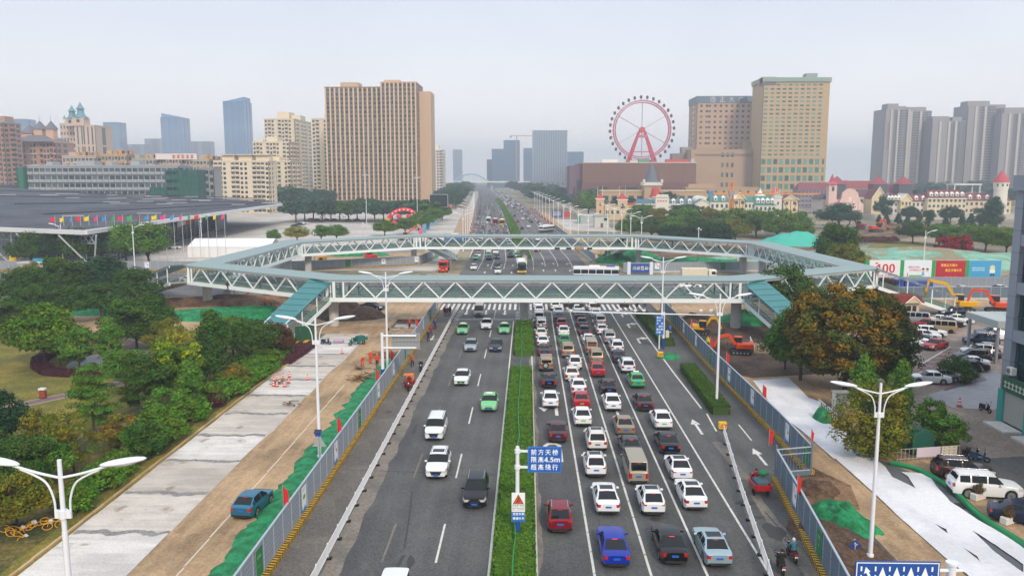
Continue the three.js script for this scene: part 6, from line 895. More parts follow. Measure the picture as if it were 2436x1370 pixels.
function carAtFront(type,paint,label,px,py,op={}){const [x,z]=G(px,py,0.25),o=TYPES[type];return car(type,paint,label,[op.x??x,0.014,z-o.L / 2],op.yaw||0,op);}
// queue of the right carriageway
const back=['rearmost','second from the rear','third from the rear','fourth from the rear','fifth from the rear','sixth from the rear','seventh from the rear','eighth from the rear','ninth from the rear','tenth from the rear','eleventh from the rear','twelfth from the rear','thirteenth from the rear','fourteenth from the rear'];
const lanesQ=[
['in the queue lane beside the median',[['suv','darkred',1333,1266,{sunroof:0}],['sedan','plum',1328,1050],['sedan','white',1310,969],['sedan','black',1307,921,{brake:1}],['jeep','tan',1300,882,{brake:1}],['sedan','grey',1296,846,{brake:1}],['sedan','white',1292,824,{green:1}],['sedan','pearl',1288,805],['jeep','silver',1288,783,{spare:M(0xb8bcc0,0.3)}],['mpv','pearl',1283,766],['sedan','white',1283,746],['sedan','white',1280,733]]],
['in the second queue lane from the median',[['mpv','beige',1492,1506],['sedanB','blue',1468,1348,{brake:1}],['sedanB','white',1448,1222,{sunroof:1}],['suv','white',1419,1134,{sunroof:1}],['suv','pearl',1422,1072,{sunroof:1}],['sedan','white',1388,1012,{green:1}],['sedan','red',1385,971,{green:1}],['sedan','white',1378,936],['sedan','pearl',1362,905,{brake:1}],['suv','white',1369,878],['mpv','gold',1352,849],['taxi','deepgreen',1344,822],['sedan','white',1342,799,{green:1}],['sedan','darkred',1337,780,{brake:1}],['sedan','slate',1331,764],['sedan','white',1329,750],['suv','white',1322,737]]],
['in the third queue lane from the median',[['sedanB','black',1607,1341,{brake:1}],['suv','white',1557,1225,{sunroof:1}],['van','beige',1520,1150],['sedan','grey',1506,1088,{brake:1}],['sedan','tan',1490,1035,{brake:1}],['sedan','white',1460,976],['sedan','black',1450,938,{brake:1}],['sedan','red',1424,895],['mpv','gold',1421,865],['van','beige',1409,842,{redGlass:1}],['sedan','white',1402,820,{brake:1}],['sedan','grey',1392,798],['sedan','grey',1386,778,{brake:1}],['sedan','navy',1381,760],['sedan','white',1376,745],['suv','black',1371,736,{brake:1}]]],
['in the fourth queue lane from the median',[['sedan','lightblue',1713,1347,{sunroof:1}],['sedanB','white',1658,1212,{sunroof:1}],['sedan','white',1625,1142,{sunroof:1}],['sedanB','black',1597,1079,{brake:1}],['sedan','white',1581,1020,{green:1}],['sedan','brown',1537,976,{brake:1}],['taxi','green',1519,921],['suv','white',1496,886],['sedan','slate',1475,862],['suv','white',1470,838],['mpv','silver',1452,816],['sedan','white',1434,795],['mpv','silver',1430,775],['taxi','white',1419,756],['sedan','white',1412,740]]],
];
const kindWord={sedan:'sedan',sedanB:'large sedan',suv:'sport utility car',jeep:'off-road car',mpv:'people carrier',van:'boxy minivan',taxi:'taxi',hatch:'hatchback',bigsuv:'large off-road car'};
const colWord={darkred:'dark red',lightblue:'pale silver blue',ltgreen:'light green',deepgreen:'green',pearl:'off-white',navy:'dark blue',slate:'dark slate grey',plum:'dark maroon'};
for(const [ln,cars]of lanesQ)cars.forEach(([ty,c,px,py,op],i)=>carAtRear(ty==='sedan'?['sedan','sedanC','sedanD'][(px+i)%3]:ty==='suv'&&px%2?'suvB':ty,c,`${colWord[c] || c} ${kindWord[ty]}, ${back[i] || 'foremost'} ${ln}`,px,py,{...(op||{}),name:undefined,group:'vehicles queueing towards the footbridge',lod:py<775}));
// oncoming left carriageway
for(const [ty,c,px,py,lab,op]of [
['van','white',912,1520,'white van roof cut by the bottom edge in the oncoming lanes',{}],['suv','black',1128,1207,'black sport utility car driving towards the camera, nearest the median',{mud:1}],['suv','white',1036,1137,'white sport utility car with sunroof driving towards the camera in the middle oncoming lane',{sunroof:1,mud:1}],['mpv','white',1031,1045,'white people carrier driving towards the camera behind the white sunroof car',{mud:1}],['taxi','ltgreen',1162,977,'light green taxi driving towards the camera beside the near median hedge',{}],['sedan','white',1096,915,'white sedan with green plate driving towards the camera',{green:1,mud:1}],['sedan','slate',1178,835,'slate blue sedan driving towards the camera beside the median gap',{}],['sedan','silver',1118,835,'silver sedan driving towards the camera below the bridge',{mud:1}],['taxi','ltgreen',1099,794,'light green taxi, left of the two coming from under the bridge',{}],['taxi','ltgreen',1199,793,'light green taxi, next to the median coming from under the bridge',{}],['sedan','white',1156,782,'white sedan between two light green taxis below the bridge',{}],['van','beige',1138,752,'beige minivan passing the oncoming stop line',{}],['sedan','black',1140,724,'black sedan on the near crosswalk under the bridge',{}],
])carAtFront(ty,c,lab,px,py,op);
{const [x,z]=G(566,1240);car('hatch','teal','steel blue hatchback driving away on the dirt track beside green mesh',[x+0.4,0.03,z-2.1],Math.PI-0.1,{});}
// in and beyond the crossing
for(const [ty,c,px,py,f,lab]of [['taxi','white',1126,641,1,'pale green and white taxi waiting between the two bridge spans'],['sedan','white',1184,650,1,'white sedan just behind the near bridge roof'],['sedan','slate',1182,638,1,'dark green grey sedan second behind the near bridge roof'],['sedan','navy',1181,615,1,'dark blue sedan under the middle of the far span'],['sedan','white',1179,603,1,'white sedan right under the far span, middle lane'],['sedan','silver',1231,612,1,'silver sedan behind the white bus near the far median'],['sedan','white',1231,601,1,'white sedan under the far span next to the median'],['sedan','grey',1160,588,1,'grey sedan emerging below the far span at left'],['sedan','grey',1226,588,1,'grey sedan emerging below the far span by the median']])carAtFront(ty,c,lab,px,py,{lod:1});
for(const [px,py,c,yaw,lab]of [[1665,690,'white',1.57,'white car crossing under the near span at right, front one'],[1640,684,'white',1.57,'white car crossing under the near span at right, rear one'],[2287,692,'white',-1.57,'white sedan on the cross street below the red poster'],[2375,690,'white',-1.57,'white sedan on the cross street below the blue poster'],[1265,668,'white',0.5,'white car turning in the middle of the crossing'],[450,668,'white',1.5,'white car on the cross street at left'],[520,671,'silver',1.5,'silver car on the cross street left of the bridge pillar'],[1010,664,'grey',1.5,'grey car crossing behind the near span at left']]){const [x,z]=G(px,py,0.3);car('sedan',c,lab,[x,0.014,z],yaw,{lod:1});}
carAtFront('sedan','black','black car parked on the dirt yard under the bridge',880,738,{yaw:1.25});
// parking lot at the right
const lotCars=[
['van','silver',2176,765,-1.9,'silver window van at the far left of the parking lot'],['sedan','navy',2160,782,-1.9,'dark blue sedan next to the silver window van'],['van','gold',2237,786,-1.95,'beige window van in the left parking row'],['sedan','red',2205,775,-1.9,'red tailed white and red car between the two window vans'],
['sedan','black',2262,772,1.15,'dark sedan behind the beige window van'],['sedan','white',2282,764,1.15,'white sedan at the far end of the left parking row'],['sedan','white',2242,766,1.15,'white hatch-backed car between beige van and dark sedan'],
['suv','white',2215,796,1.15,'white car at the corner of the left parking row beside the drive'],['sedan','white',2200,802,1.15,'white car second from the corner of the left parking row'],['sedan','navy',2180,806,1.15,'dark blue car in the left parking row'],['sedan','white',2170,813,1.15,'white car fourth from the corner of the left parking row'],['sedan','white',2157,820,1.15,'white car nearest the golden tree in the left parking row'],
['sedan','red',2226,825,-0.95,'dark red sedan driving out along the parking lane'],
['mpv','navy',2335,815,-1.75,'dark navy people carrier parked across the upper right row'],['sedan','navy',2360,795,-1.75,'dark blue sedan at the top of the right row'],['sedan','white',2372,803,-1.75,'white car behind the dark navy people carrier'],
['suv','white',2330,842,-1.75,'white car below the dark navy people carrier'],['sedan','pearl',2345,834,-1.75,'off-white car right under the dark navy people carrier'],['suv','black',2312,855,-1.75,'black estate car in the right parking row'],['sedan','navy',2335,849,-1.75,'dark car between white and black cars in the right row'],['sedan','white',2308,868,-1.75,'white car under the black estate in the right row'],['suv','black',2285,882,-1.75,'black car with roof rails in the right row'],['sedan','black',2305,876,-1.75,'black sedan beside the roof-railed black car'],['sedan','navy',2270,894,-1.75,'dark car near the dome shrub'],['sedan','silver',2240,900,-1.75,'silver white car second from the brick paving corner'],['sedan','white',2212,905,-1.75,'white sedan at the near corner of the right parking row beside the dome shrub'],
['suv','navy',2268,748,-1.6,'dark blue car below the yellow digger'],['sedan','slate',2330,757,-1.6,'dark car behind the yellow digger'],['bigsuv','white',2342,1170,1.42,'big white off-road car parked by the planters'],['suv','brown',2290,1128,1.42,'dark red brown car partly hidden behind the big white off-road car'],['sedan','navy',2440,1232,1.2,'dark navy car cut by the right edge beside the planter'],
];
for(const [ty,c,px,py,yaw,lab]of lotCars){const [x,z]=G(px,py,0.3);car(ty,c,lab,[x,0.02,z],yaw,{group:py<1000?'cars in the side parking lot':undefined,lod:py<800});}
// far plaza cars
for(const [px,py,c,lab]of [[415,592,'white','white car parked on the plaza behind the flagpoles'],[703,540,'navy','dark blue car in the plaza car park, left of the pair'],[714,536,'slate','dark teal car in the plaza car park, right of the pair'],[722,533,'white','white car beside the dark pair on the plaza'],[768,518,'white','white car under the dark tree row, first from the left'],[812,516,'white','white car under the dark tree row, second from the left'],[826,516,'pearl','off-white car under the dark tree row'],[740,525,'silver','silver car in the far plaza row, first'],[755,526,'red','red car in the far plaza row'],[778,526,'slate','dark car in the far plaza row, left'],[795,526,'navy','dark blue car in the far plaza row'],[830,527,'grey','grey car in the far plaza row'],[850,526,'black','black car at the right end of the far plaza row']]){const [x,z]=G(px,py);car('sedan',c,lab,[x,0.014,z],1.4,{lod:1,group:'cars on the far plaza'});}
// distant jam
seed(611);
{const simple=new Map();const proto=(c)=>{if(!simple.has(c)){const P=carProto('sedan');const g=new THREE.Group();g.name='distant_car';const [hex,me]=PAINT[c];const m=(n,q,k)=>{const w=new THREE.Mesh(q,k);w.name=n;w.castShadow=w.receiveShadow=true;g.add(w);};m('body',P.res.body,carPaint(hex,me));m('glazing',mg([P.res.glass_f,P.res.glass_s0,P.res.glass_s1,P.res.glass_r]),mGlassCar);m('lamps',mg([P.res.tail0,P.res.tail1]),mTaill);m('underbody',P.chassis,mBlack);simple.set(c,g);}return simple.get(c);};
const put=(o,z,c,away,where)=>{const x=roadX(z)+o,q=proto(c);clone(q,'distant_car',null,[x,0.016,z],(away?Math.PI:0)+roadA(z)).userData={label:`small ${colWord[c] || c} car, ${where}`,category:'car',group:'cars in the distant avenue traffic'};};
const tens=['','','twenty','thirty','forty','fifty','sixty'],th=(k)=>k<=20?ord[k-1]:tens[Math.floor(k / 10)]+(k%10?'-'+ord[k%10-1]:'th');for(const [o,n]of [[-4.0,'first'],[-7.5,'second'],[-11.0,'third'],[-14.6,'fourth']]){let q=0,z=-238-rr(0,14);while(z>-760){const busy=smooth(-250,-330,z);if(rnd()<0.4+0.6*busy)put(o+rr(-0.3,0.3),z,pick(['white','white','white','white','silver','black','grey','navy','red','pearl','ltgreen']),false,`${th(++q)} in the ${n} jammed lane past the far span`);z-=rr(6.4,8.6)*(1+smooth(-450,-760,z)*0.6);}}
let od2=0;for(const [o,z0,z1,d]of [[4.0,-300,-640,60],[7.6,-290,-640,60],[11.2,-420,-640,10],[14.8,-370,-640,9]]){let q=0,z=z0-rr(0,30);od2++;while(z>z1){put(o,z,pick(['white','white','silver','red','black','grey']),true,`${th(++q)} in the ${ord[od2 - 1]} outbound lane past the far span`);z-=rr(d*0.7,d*1.4);}}
}
{const P=carProto('sedan'),t=thing('distant_traffic','unbroken stream of tiny vehicles at the hazy far end of the avenue','traffic');t.userData.kind='stuff';const spots=[];seed(99);for(const o of [-4,-7.5,-11,-14.6,-18])for(let z=o<-15?-300:-770;z>-1500;z-=rr(8,14))spots.push([o,z,0]);for(const o of [4,7.6,11.2,14.8])for(let z=-650;z>-1500;z-=rr(14,40))spots.push([o,z,Math.PI]);
const mk=(n,g,m)=>{const q=new THREE.InstancedMesh(g,m,spots.length);q.name=n;q.castShadow=q.receiveShadow=true;t.add(q);return q;},a=mk('bodies',P.res.body,M(0xffffff,0.4)),b=mk('glazing',mg([P.res.glass_f,P.res.glass_s0,P.res.glass_s1,P.res.glass_r]),mGlassCar),mt=new THREE.Matrix4(),cl=new THREE.Color();
spots.forEach(([o,z,r],i)=>{mt.makeRotationY(r+roadA(z)).setPosition(roadX(z)+o,0.016,z);a.setMatrixAt(i,mt);b.setMatrixAt(i,mt);a.setColorAt(i,cl.set(pick([0xdfe2e4,0xdfe2e4,0xdfe2e4,0xa9afb4,0x101114,0xa30c16,0x3a3d42,0x17233f])));});}
// buses and trucks
function bus(label,L,pos,turn,body,lower,extra){
const t=thing('bus',label,'bus',pos,turn),H=3.0,W=2.5,bm=carPaint(body,0),lm=carPaint(lower,0);
part('body',rbx(W,2.0,L,0.12,0,2.2,0),bm,t);part('lower_body',rbx(W-0.02,1.0,L-0.04,0.08,0,0.82,0),lm,t);
for(const s of [-1,1]){const n=Math.round(L / 1.7);for(let k=0;k<n;k++)part('side_window',rbx(0.05,1.0,L / n-0.14,0.02,s*(W / 2),2.05,-L / 2+L*(k+0.5) / n),mGlassDark,t);}
part('windscreen',rbx(W-0.2,1.45,0.06,0.02,0,1.95,L / 2),mGlassDark,t);part('rear_window',rbx(W-0.4,0.9,0.06,0.02,0,2.2,-L / 2),mGlassDark,t);part('destination_sign',rbx(W-0.6,0.3,0.06,0.02,0,2.9,L / 2+0.01),mBlack,t);
for(const s of [-1,1]){for(const z of [L / 2-2.2,-L / 2+2.6]){const w=mesh('wheel',cyl(0.48,0.48,0.3,0,0,0,18).rotateZ(Math.PI / 2),mRubber,t);w.position.set(s*(W / 2-0.14),0.48,z);mesh('rim',cyl(0.25,0.25,0.02,0,0,0,12).rotateZ(Math.PI / 2),mRim,w).position.x=s*0.15;}part('headlight',rbx(0.4,0.22,0.06,0.02,s*0.9,0.75,L / 2+0.01),mHead,t);part('tail_light',rbx(0.22,0.5,0.06,0.02,s*1.05,1.0,-L / 2-0.01),mTaill,t);part('mirror',rbx(0.16,0.4,0.2,0.03,s*1.45,2.1,L / 2+0.15),mBlack,t);}
part('roof_unit',rbx(1.7,0.28,2.6,0.08,0,3.3,-0.4),M(0xe3e5e6,0.5),t);part('number_plate',rbx(0.5,0.16,0.03,0.01,0,0.55,L / 2+0.03),M(0xd9a81c,0.5),t);if(extra)extra(t,L);return t;
}
{let p=G(1418,662,0.3);bus('white bus with blue front turning out of the avenue at right of the crossing',11,[p[0],0.014,p[1]],1.5,0xe4e8ec,0x2563a8,(t,L)=>part('roof_pod',rbx(2.0,0.3,2.0,0.08,0,3.34,L / 2-2),M(0x27509c,0.5),t));
p=G(1242,650,0.3);bus('white bus with green band and yellow bumper waiting next to the far median',9.5,[p[0]-0.3,0.014,p[1]-6],0.05,0xd8e2dc,0x2a2d30,(t,L)=>part('bumper',rbx(2.52,0.45,0.2,0.05,0,0.5,L / 2),M(0xcda522,0.5),t));
const pb=(px,py,c,lab,L=9)=>{const q=G(px,py,0.3);bus(lab,L,[q[0],0.014,q[1]],roadA(q[1]),c,c);};
pb(1194,535,0xe2b21c,'yellow bus in the distant jam beside the median hedge',8);pb(1178,533,0xb8242c,'red bus in the distant jam beside the yellow bus',8);pb(1162,530,0xdfe6e4,'white bus in the outer lane of the distant jam',8);
const q=G(1300,551,0.3);bus('long white bus leaving the avenue just above the far span',10,[q[0],0.014,q[1]],2.6,0xe4e8ec,0x44484c);
const r=G(1085,575,0.3);bus('blue bus crossing behind the far span at left',9,[r[0],0.014,r[1]],1.57,0x3b78b8,0x2f649e);}
function truck(label,pos,turn,cabC,boxC,boxL,boxH,name='truck'){
const t=thing(name,label,'truck',pos,turn),c=carPaint(cabC,0);
part('cab',rbx(2.4,2.2,1.9,0.15,0,1.9,boxL / 2+1.1),c,t);part('windscreen',rbx(2.0,0.9,0.06,0.02,0,2.25,boxL / 2+2.06),mGlassDark,t);for(const s of [-1,1]){part('side_window',rbx(0.06,0.7,0.9,0.02,s*1.2,2.3,boxL / 2+1.3),mGlassDark,t);part('headlight',rbx(0.36,0.24,0.06,0.02,s*0.9,1.05,boxL / 2+2.06),mHead,t);part('mirror',rbx(0.14,0.4,0.16,0.03,s*1.38,2.2,boxL / 2+2.0),mBlack,t);}
part('bumper',rbx(2.42,0.45,0.3,0.06,0,0.62,boxL / 2+2.0),c,t);part('chassis',bx(0.9,0.3,boxL+2,0,0.8,0.6),mDark,t);part('load_body',rbx(2.4,boxH,boxL,0.05,0,1.05+boxH / 2,-0.1),M(boxC,0.6),t);part('number_plate',rbx(0.5,0.16,0.03,0.01,0,0.62,boxL / 2+2.17),M(0xd9a81c,0.5),t);part('grille',rbx(1.7,0.5,0.05,0.02,0,1.35,boxL / 2+2.05),M(0x8c1c18,0.5),t);
for(const s of [-1,1])for(const z of [boxL / 2+1.1,-boxL / 2+0.8,-boxL / 2+2])part('wheel',cyl(0.48,0.48,0.34,0,0,0,16).rotateZ(Math.PI / 2).translate(s*1.0,0.48,z),mRubber,t);return t;
}
{let p=G(1054,645,0.3);truck('orange red dump truck standing by the hoarding left of the avenue',[p[0],0.014,p[1]-3.5],0.02,0xc8341c,0x8a3a2a,5.2,1.7,'dump_truck');
p=G(1652,668,0.3);truck('cream box truck with dark emblem parked behind the near span at right',[p[0],0.014,p[1]],1.57,0xe2ddcc,0xd6cfb8,6,2.3,'box_truck');
p=G(775,632,0.3);truck('yellow flatbed truck in the works behind the bridge at left',[p[0]+2,0.014,p[1]],-1.57,0xd99a1c,0x3a3028,3.6,0.6,'flatbed_truck');
p=G(2180,692,0.3);truck('blue truck on the cross street below the white posters',[p[0],0.014,p[1]],-1.57,0x2c4f9c,0x2b4a90,6,1.5,'truck');}
//  HOARDINGS, RAILS, LAMPS, SIGNS
function canvasMat(w,h,draw,rough=0.6){const c=document.createElement('canvas');c.width=w;c.height=h;const g=c.getContext('2d');draw(g,w,h);const t=new THREE.CanvasTexture(c);t.colorSpace=THREE.SRGBColorSpace;t.magFilter=THREE.LinearFilter;return new THREE.MeshStandardMaterial({map:t,roughness:rough,side:THREE.DoubleSide});}
function ink(g,c,x,y,s,lw=0.11){g.lineWidth=s*lw;g.lineCap='round';g.lineJoin='round';for(const st of glyph(c)){g.beginPath();st.forEach(([a,b],i)=>{const X=x+a / 10*s,Y=y+(1-b / 10)*s;i?g.lineTo(X,Y):g.moveTo(X,Y);});g.stroke();}}
const board=(w,h,x,y,z,ry=0)=>{const g=new THREE.PlaneGeometry(w,h);if(ry)g.rotateY(ry);g.translate(x,y,z);return g;};
const mPanel=M(0x8b939c,0.55),mPanelB=M(0x5f7181,0.5),mRailTop=M(0xa4b0bc,0.5);
const mStripe=canvasMat(128,32,(g,w,h)=>{g.fillStyle='#d8aa18';g.fillRect(0,0,w,h);g.fillStyle='#201d18';for(let k=-1;k<3;k++){g.beginPath();g.moveTo(k*64,h);g.lineTo(k*64+32,h);g.lineTo(k*64+56,0);g.lineTo(k*64+24,0);g.fill();}});
const hills=(g,w,h,a,b)=>{g.fillStyle=a;g.beginPath();g.moveTo(0,h);for(let i=0;i<=8;i++)g.lineTo(w*i / 8,h*(0.8-0.07*Math.sin(i*1.7)));g.lineTo(w,h);g.fill();g.fillStyle=b;g.beginPath();g.moveTo(0,h);for(let i=0;i<=8;i++)g.lineTo(w*i / 8,h*(0.9-0.06*Math.cos(i*1.3)));g.lineTo(w,h);g.fill();};
const posters=[
canvasMat(64,160,(g,w,h)=>{g.fillStyle='#dfe3ea';g.fillRect(0,0,w,h);g.fillStyle='#c23a4a';for(let k=0;k<5;k++)g.fillRect(10,14+k*9,30-(k%2)*8,3);g.fillStyle='#3a3440';g.beginPath();g.arc(44,66,10,0,7);g.fill();g.fillStyle='#d8a890';g.beginPath();g.arc(44,78,9,0,7);g.fill();hills(g,w,h,'#7fb0d8','#1f4f9c');}),
canvasMat(64,160,(g,w,h)=>{g.fillStyle='#137a3c';g.fillRect(0,0,w,h);g.fillStyle='#9ad0a0';g.fillRect(12,40,30,4);g.fillRect(12,50,38,4);g.fillRect(12,96,26,3);}),
canvasMat(64,160,(g,w,h)=>{g.fillStyle='#e4e8ea';g.fillRect(0,0,w,h);g.fillStyle='#5fa24c';g.beginPath();g.arc(34,70,16,0,7);g.fill();g.fillStyle='#d86a3a';g.fillRect(12,16,38,4);g.fillRect(12,26,26,4);hills(g,w,h,'#a8d0e8','#2d6ab0');}),
];
function hoarding(label,pts,op={}){
const t=thing('hoarding',label,'fence'),pw=op.pw||2.0,h=op.h||2.2,y0=op.plinth===false?0:0.34,mat=op.mat||mPanel;let idx=0;
for(let i=1;i<pts.length;i++){
const a=pts[i-1],b=pts[i],L=Math.hypot(b[0]-a[0],b[1]-a[1]),n=Math.max(1,Math.round(L / pw)),w=L / n,ang=Math.atan2(-(b[1]-a[1]),b[0]-a[0]);
const ribs=[bx(w-0.06,h,0.05,0,h / 2,0)];for(let k=0;k<7;k++)for(const s of [-1,1])ribs.push(bx(w-0.1,0.1,0.03,0,h*(k+0.5) / 7,s*0.035));const pg=mg(ribs),post=bx(0.08,h+y0,0.12,0,(h+y0) / 2,0),sg=new THREE.BoxGeometry(w,y0,0.8);const uv=sg.attributes.uv;for(let q=0;q<uv.count;q++)uv.setX(q,uv.getX(q)*w / 0.7);
if(!op.cheap)mStripe.map.wrapS=THREE.RepeatWrapping;
for(let k=0;k<n;k++,idx++){const u=(k+0.5) / n,x=mix(a[0],b[0],u),z=mix(a[1],b[1],u),p=mesh('panel',pg,mat,t);p.position.set(x,y0,z);p.rotation.y=ang;
const q=mesh('post',post,mRailTop,t);q.position.set(mix(a[0],b[0],k / n),0,mix(a[1],b[1],k / n));q.rotation.y=ang;
if(y0){const s=mesh('striped_plinth',sg,op.plain?mConc:mStripe,t);s.position.set(x,y0 / 2,z);s.rotation.y=ang;}
if(op.every&&idx%op.every===(op.ph||0)){const ps=mesh('poster',rbx(w*0.62,h*0.86,0.02,0.005),M(0x9aa2aa,0.6),t),sd=op.side||1,nx=Math.sin(ang)*sd,nz=Math.cos(ang)*sd;ps.position.set(x+nx*0.075,y0+h*0.5,z+nz*0.075);ps.rotation.y=ang;const pr=mesh('print',new THREE.PlaneGeometry(w*0.6,h*0.84),posters[Math.floor(idx / op.every)%3],ps);pr.position.z=0.016*sd;if(sd<0)pr.rotation.y=Math.PI;}}
part('cap_rail',bar([a[0],y0+h+0.03,a[1]],[b[0],y0+h+0.03,b[1]],0.14,0.07),mRailTop,t);
}return t;
}
hoarding('long grey ribbed hoarding with posters and striped plinth beside the green mesh strip',[[-16.6,-30],[-16.5,-100],[-16.8,-150]],{every:5,ph:3,side:1});
hoarding('blue grey ribbed hoarding along the side lane from the stair to the open gate',[[24.8,-150],[24.1,-104],[24.2,-76]],{mat:mPanelB,every:5,ph:2,side:1});
hoarding('bent blue grey hoarding at the near bottom beside the scooters',[[20.7,-65.2],[19.8,-56.9],[18.7,-47.5],[17.3,-36],[15.5,-28]],{mat:mPanelB,every:4,ph:3,side:1});
hoarding('short blue grey hoarding running on behind the red flags by the lattice gate',[[24.2,-75.9],[23.9,-66.3]],{mat:mPanelB,every:3,ph:1,side:1});
hoarding('grey hoarding across the end of the dirt yard under the left bridge span',[[-62,-164],[-17.2,-163]],{plain:1});
hoarding('grey hoarding along the far side of the cross street at left',[[-150,-212],[-64,-212.6]],{every:7,ph:3,side:1});
hoarding('grey hoarding round the works left of the avenue behind the bridge',[[-63.5,-212.8],[-46,-220],[-30.6,-228.6],[-27.5,-262],[-29,-290]],{every:5,ph:2,side:1});
hoarding('dark hoarding behind the works at left before the plaza',[[-72,-252],[-34,-268]],{plinth:false,h:3});
hoarding('grey hoarding right of the crossing under the near span',[[26,-164.5],[60,-165.2]],{plain:1,mat:mPanel});
hoarding('blue grey hoarding below the far stair along the cross street',[[63,-165.5],[130,-166.5]],{plain:1,mat:mPanelB});
hoarding('grey hoarding along the avenue right of the far span',[[19.4,-234],[16,-310],[12.6,-380]],{plain:1,pw:3});
hoarding('pale hoarding behind the white bus right of the crossing',[[25,-211],[72,-216]],{plain:1,every:9,ph:4});
{const sg=thing('entrance_sign','blue site entrance board with white lettering right of the white bus','sign');const [x0,z0]=[G(1498,650)[0],-207],x1=xat(1550,207);part('board',bx(x1-x0,2.3,0.2,(x0+x1) / 2,1.6,z0),M(0x1f4c9a,0.5),sg);for(let k=0;k<5;k++)part('letter',strokes3(['前','方','正','大','车'][k],0.75,x0+0.9+k*1.0,1.3,z0+0.12),M(0xe6e8ec,0.6),sg);for(const x of [x0-0.5,x1+0.5])part('pillar',bx(0.8,3.2,0.4,x,1.6,z0),M(0xd8dde6,0.6),sg);}
{const t=thing('lattice_gate','open grey steel lattice gate between two red flags on the side lane','gate');const a=[20.7,-65.4],b=[23.9,-66.2];part('rail',bar([a[0],2.5,a[1]],[b[0],2.5,b[1]],0.08),mRailTop,t);part('rail',bar([a[0],0.5,a[1]],[b[0],0.5,b[1]],0.08),mRailTop,t);part('rail',bar([a[0],2.0,a[1]],[b[0],2.0,b[1]],0.06),mRailTop,t);for(let k=0;k<=12;k++)part('bar',bar([mix(a[0],b[0],k / 12),0.1,mix(a[1],b[1],k / 12)],[mix(a[0],b[0],k / 12),k%12?2.5:2.9,mix(a[1],b[1],k / 12)],k%12?0.04:0.14),mPanelB,t);part('base_plate',bar([a[0],0.25,a[1]],[b[0],0.25,b[1]],0.1,0.4),mPanelB,t);}
function flag(label,x,z,h=1.7,y=2.2,col=mRed,s=1,name='red_flag'){const t=thing(name,label,'flag',[x,y,z],rr(-0.6,0.6));part('pole',cyl(0.025,0.025,h,0,h / 2,0,6),mGrey,t);const g=new THREE.PlaneGeometry(0.62*s,1.35*s,5,5),P=g.attributes.position;for(let i=0;i<P.count;i++){const u=(P.getX(i) / s+0.31) / 0.62,v=P.getY(i) / s;P.setXYZ(i,u*0.34*s,v*0.95*s-u*0.35*s,Math.sin(u*5+v*1.6)*0.11*u*s);}g.computeVertexNormals();g.translate(0.02,h-0.75*s,0);part('cloth',g,col,t);return t;}
seed(505);{const w=['nearest','second','third','fourth','fifth','sixth','farthest'];[[685,1235],[815,1045],[903,910],[958,858],[995,810],[1022,770]].forEach(([px,py],i)=>{const [x,z]=G(px,py+45);void x;flag('red flag on the left hoarding, '+w[i]+' of six',-16.9,z);});
[[1938,1200],[1958,1075],[1850,1070],[1823,950],[1735,860],[1676,818],[1622,768]].forEach(([px,py],i)=>{const [,z]=G(px,py+50);const x=[19.4,24,20.6,24.2,24.2,24.3,24.5][i];flag('red flag on the right hoardings, '+w[i]+' of seven',x,z);});}
function guardRail(label,pts){const t=thing('guard_rail',label,'railing'),W=M(0xd6d9de,0.5);for(let i=1;i<pts.length;i++){const a=pts[i-1],b=pts[i],L=Math.hypot(b[0]-a[0],b[1]-a[1]),n=Math.round(L / 2.9),w=L / n,ang=Math.atan2(-(b[1]-a[1]),b[0]-a[0]);const pk=[bx(w-0.1,0.07,0.05,0,1.0,0),bx(w-0.1,0.06,0.05,0,0.3,0),bx(w-0.1,0.05,0.04,0,0.8,0)];for(let k=0;k<17;k++)pk.push(bx(0.04,0.78,0.03,-w / 2+w*(k+0.5) / 17,0.64,0));const pg=mg(pk),post=bx(0.1,1.12,0.1,0,0.56,0),foot=rbx(0.3,0.16,0.5,0.04,0,0.08,0);
for(let k=0;k<n;k++){const x=mix(a[0],b[0],(k+0.5) / n),z=mix(a[1],b[1],(k+0.5) / n);const p=mesh('rail_panel',pg,W,t);p.position.set(x,0,z);p.rotation.y=ang;const q=mesh('post',post,W,t);q.position.set(mix(a[0],b[0],k / n),0,mix(a[1],b[1],k / n));q.rotation.y=ang;mesh('base',foot,mBlack,q).position.y=0;}}return t;}
guardRail('long white guard rail between the bicycle lane and the oncoming lanes',[[-13.1,-30],[-13.1,-152]]);guardRail('white guard rail between the queue and the side lane',[[13.4,-36],[15.2,-48.6],[17.0,-62.5],[19.1,-76.8]]);
guardRail('white railing on the cross street below the far posters',[[66,-171],[130,-171.5]]);guardRail('distant white railing left of the far avenue',[[-17.6,-245],[-19.6,-330],[-24,-420]]);
{const t=thing('green_cable','thin green flexible fence strung along the middle of the median hedge','cable'),p=[];for(let z=-28;z>-138;z-=3)p.push([-0.85+(fbm(z*0.3,2)-0.5)*0.5,1.05+(Math.round(z / 3)%2)*0.16,z]);part('strand',tube(p,0.045,5),M(0x138a4a,0.6),t);for(let i=0;i<p.length;i+=1)part('stake',cyl(0.03,0.03,1.1,p[i][0],0.55,p[i][2],6),M(0x1a7a48,0.6),t);}
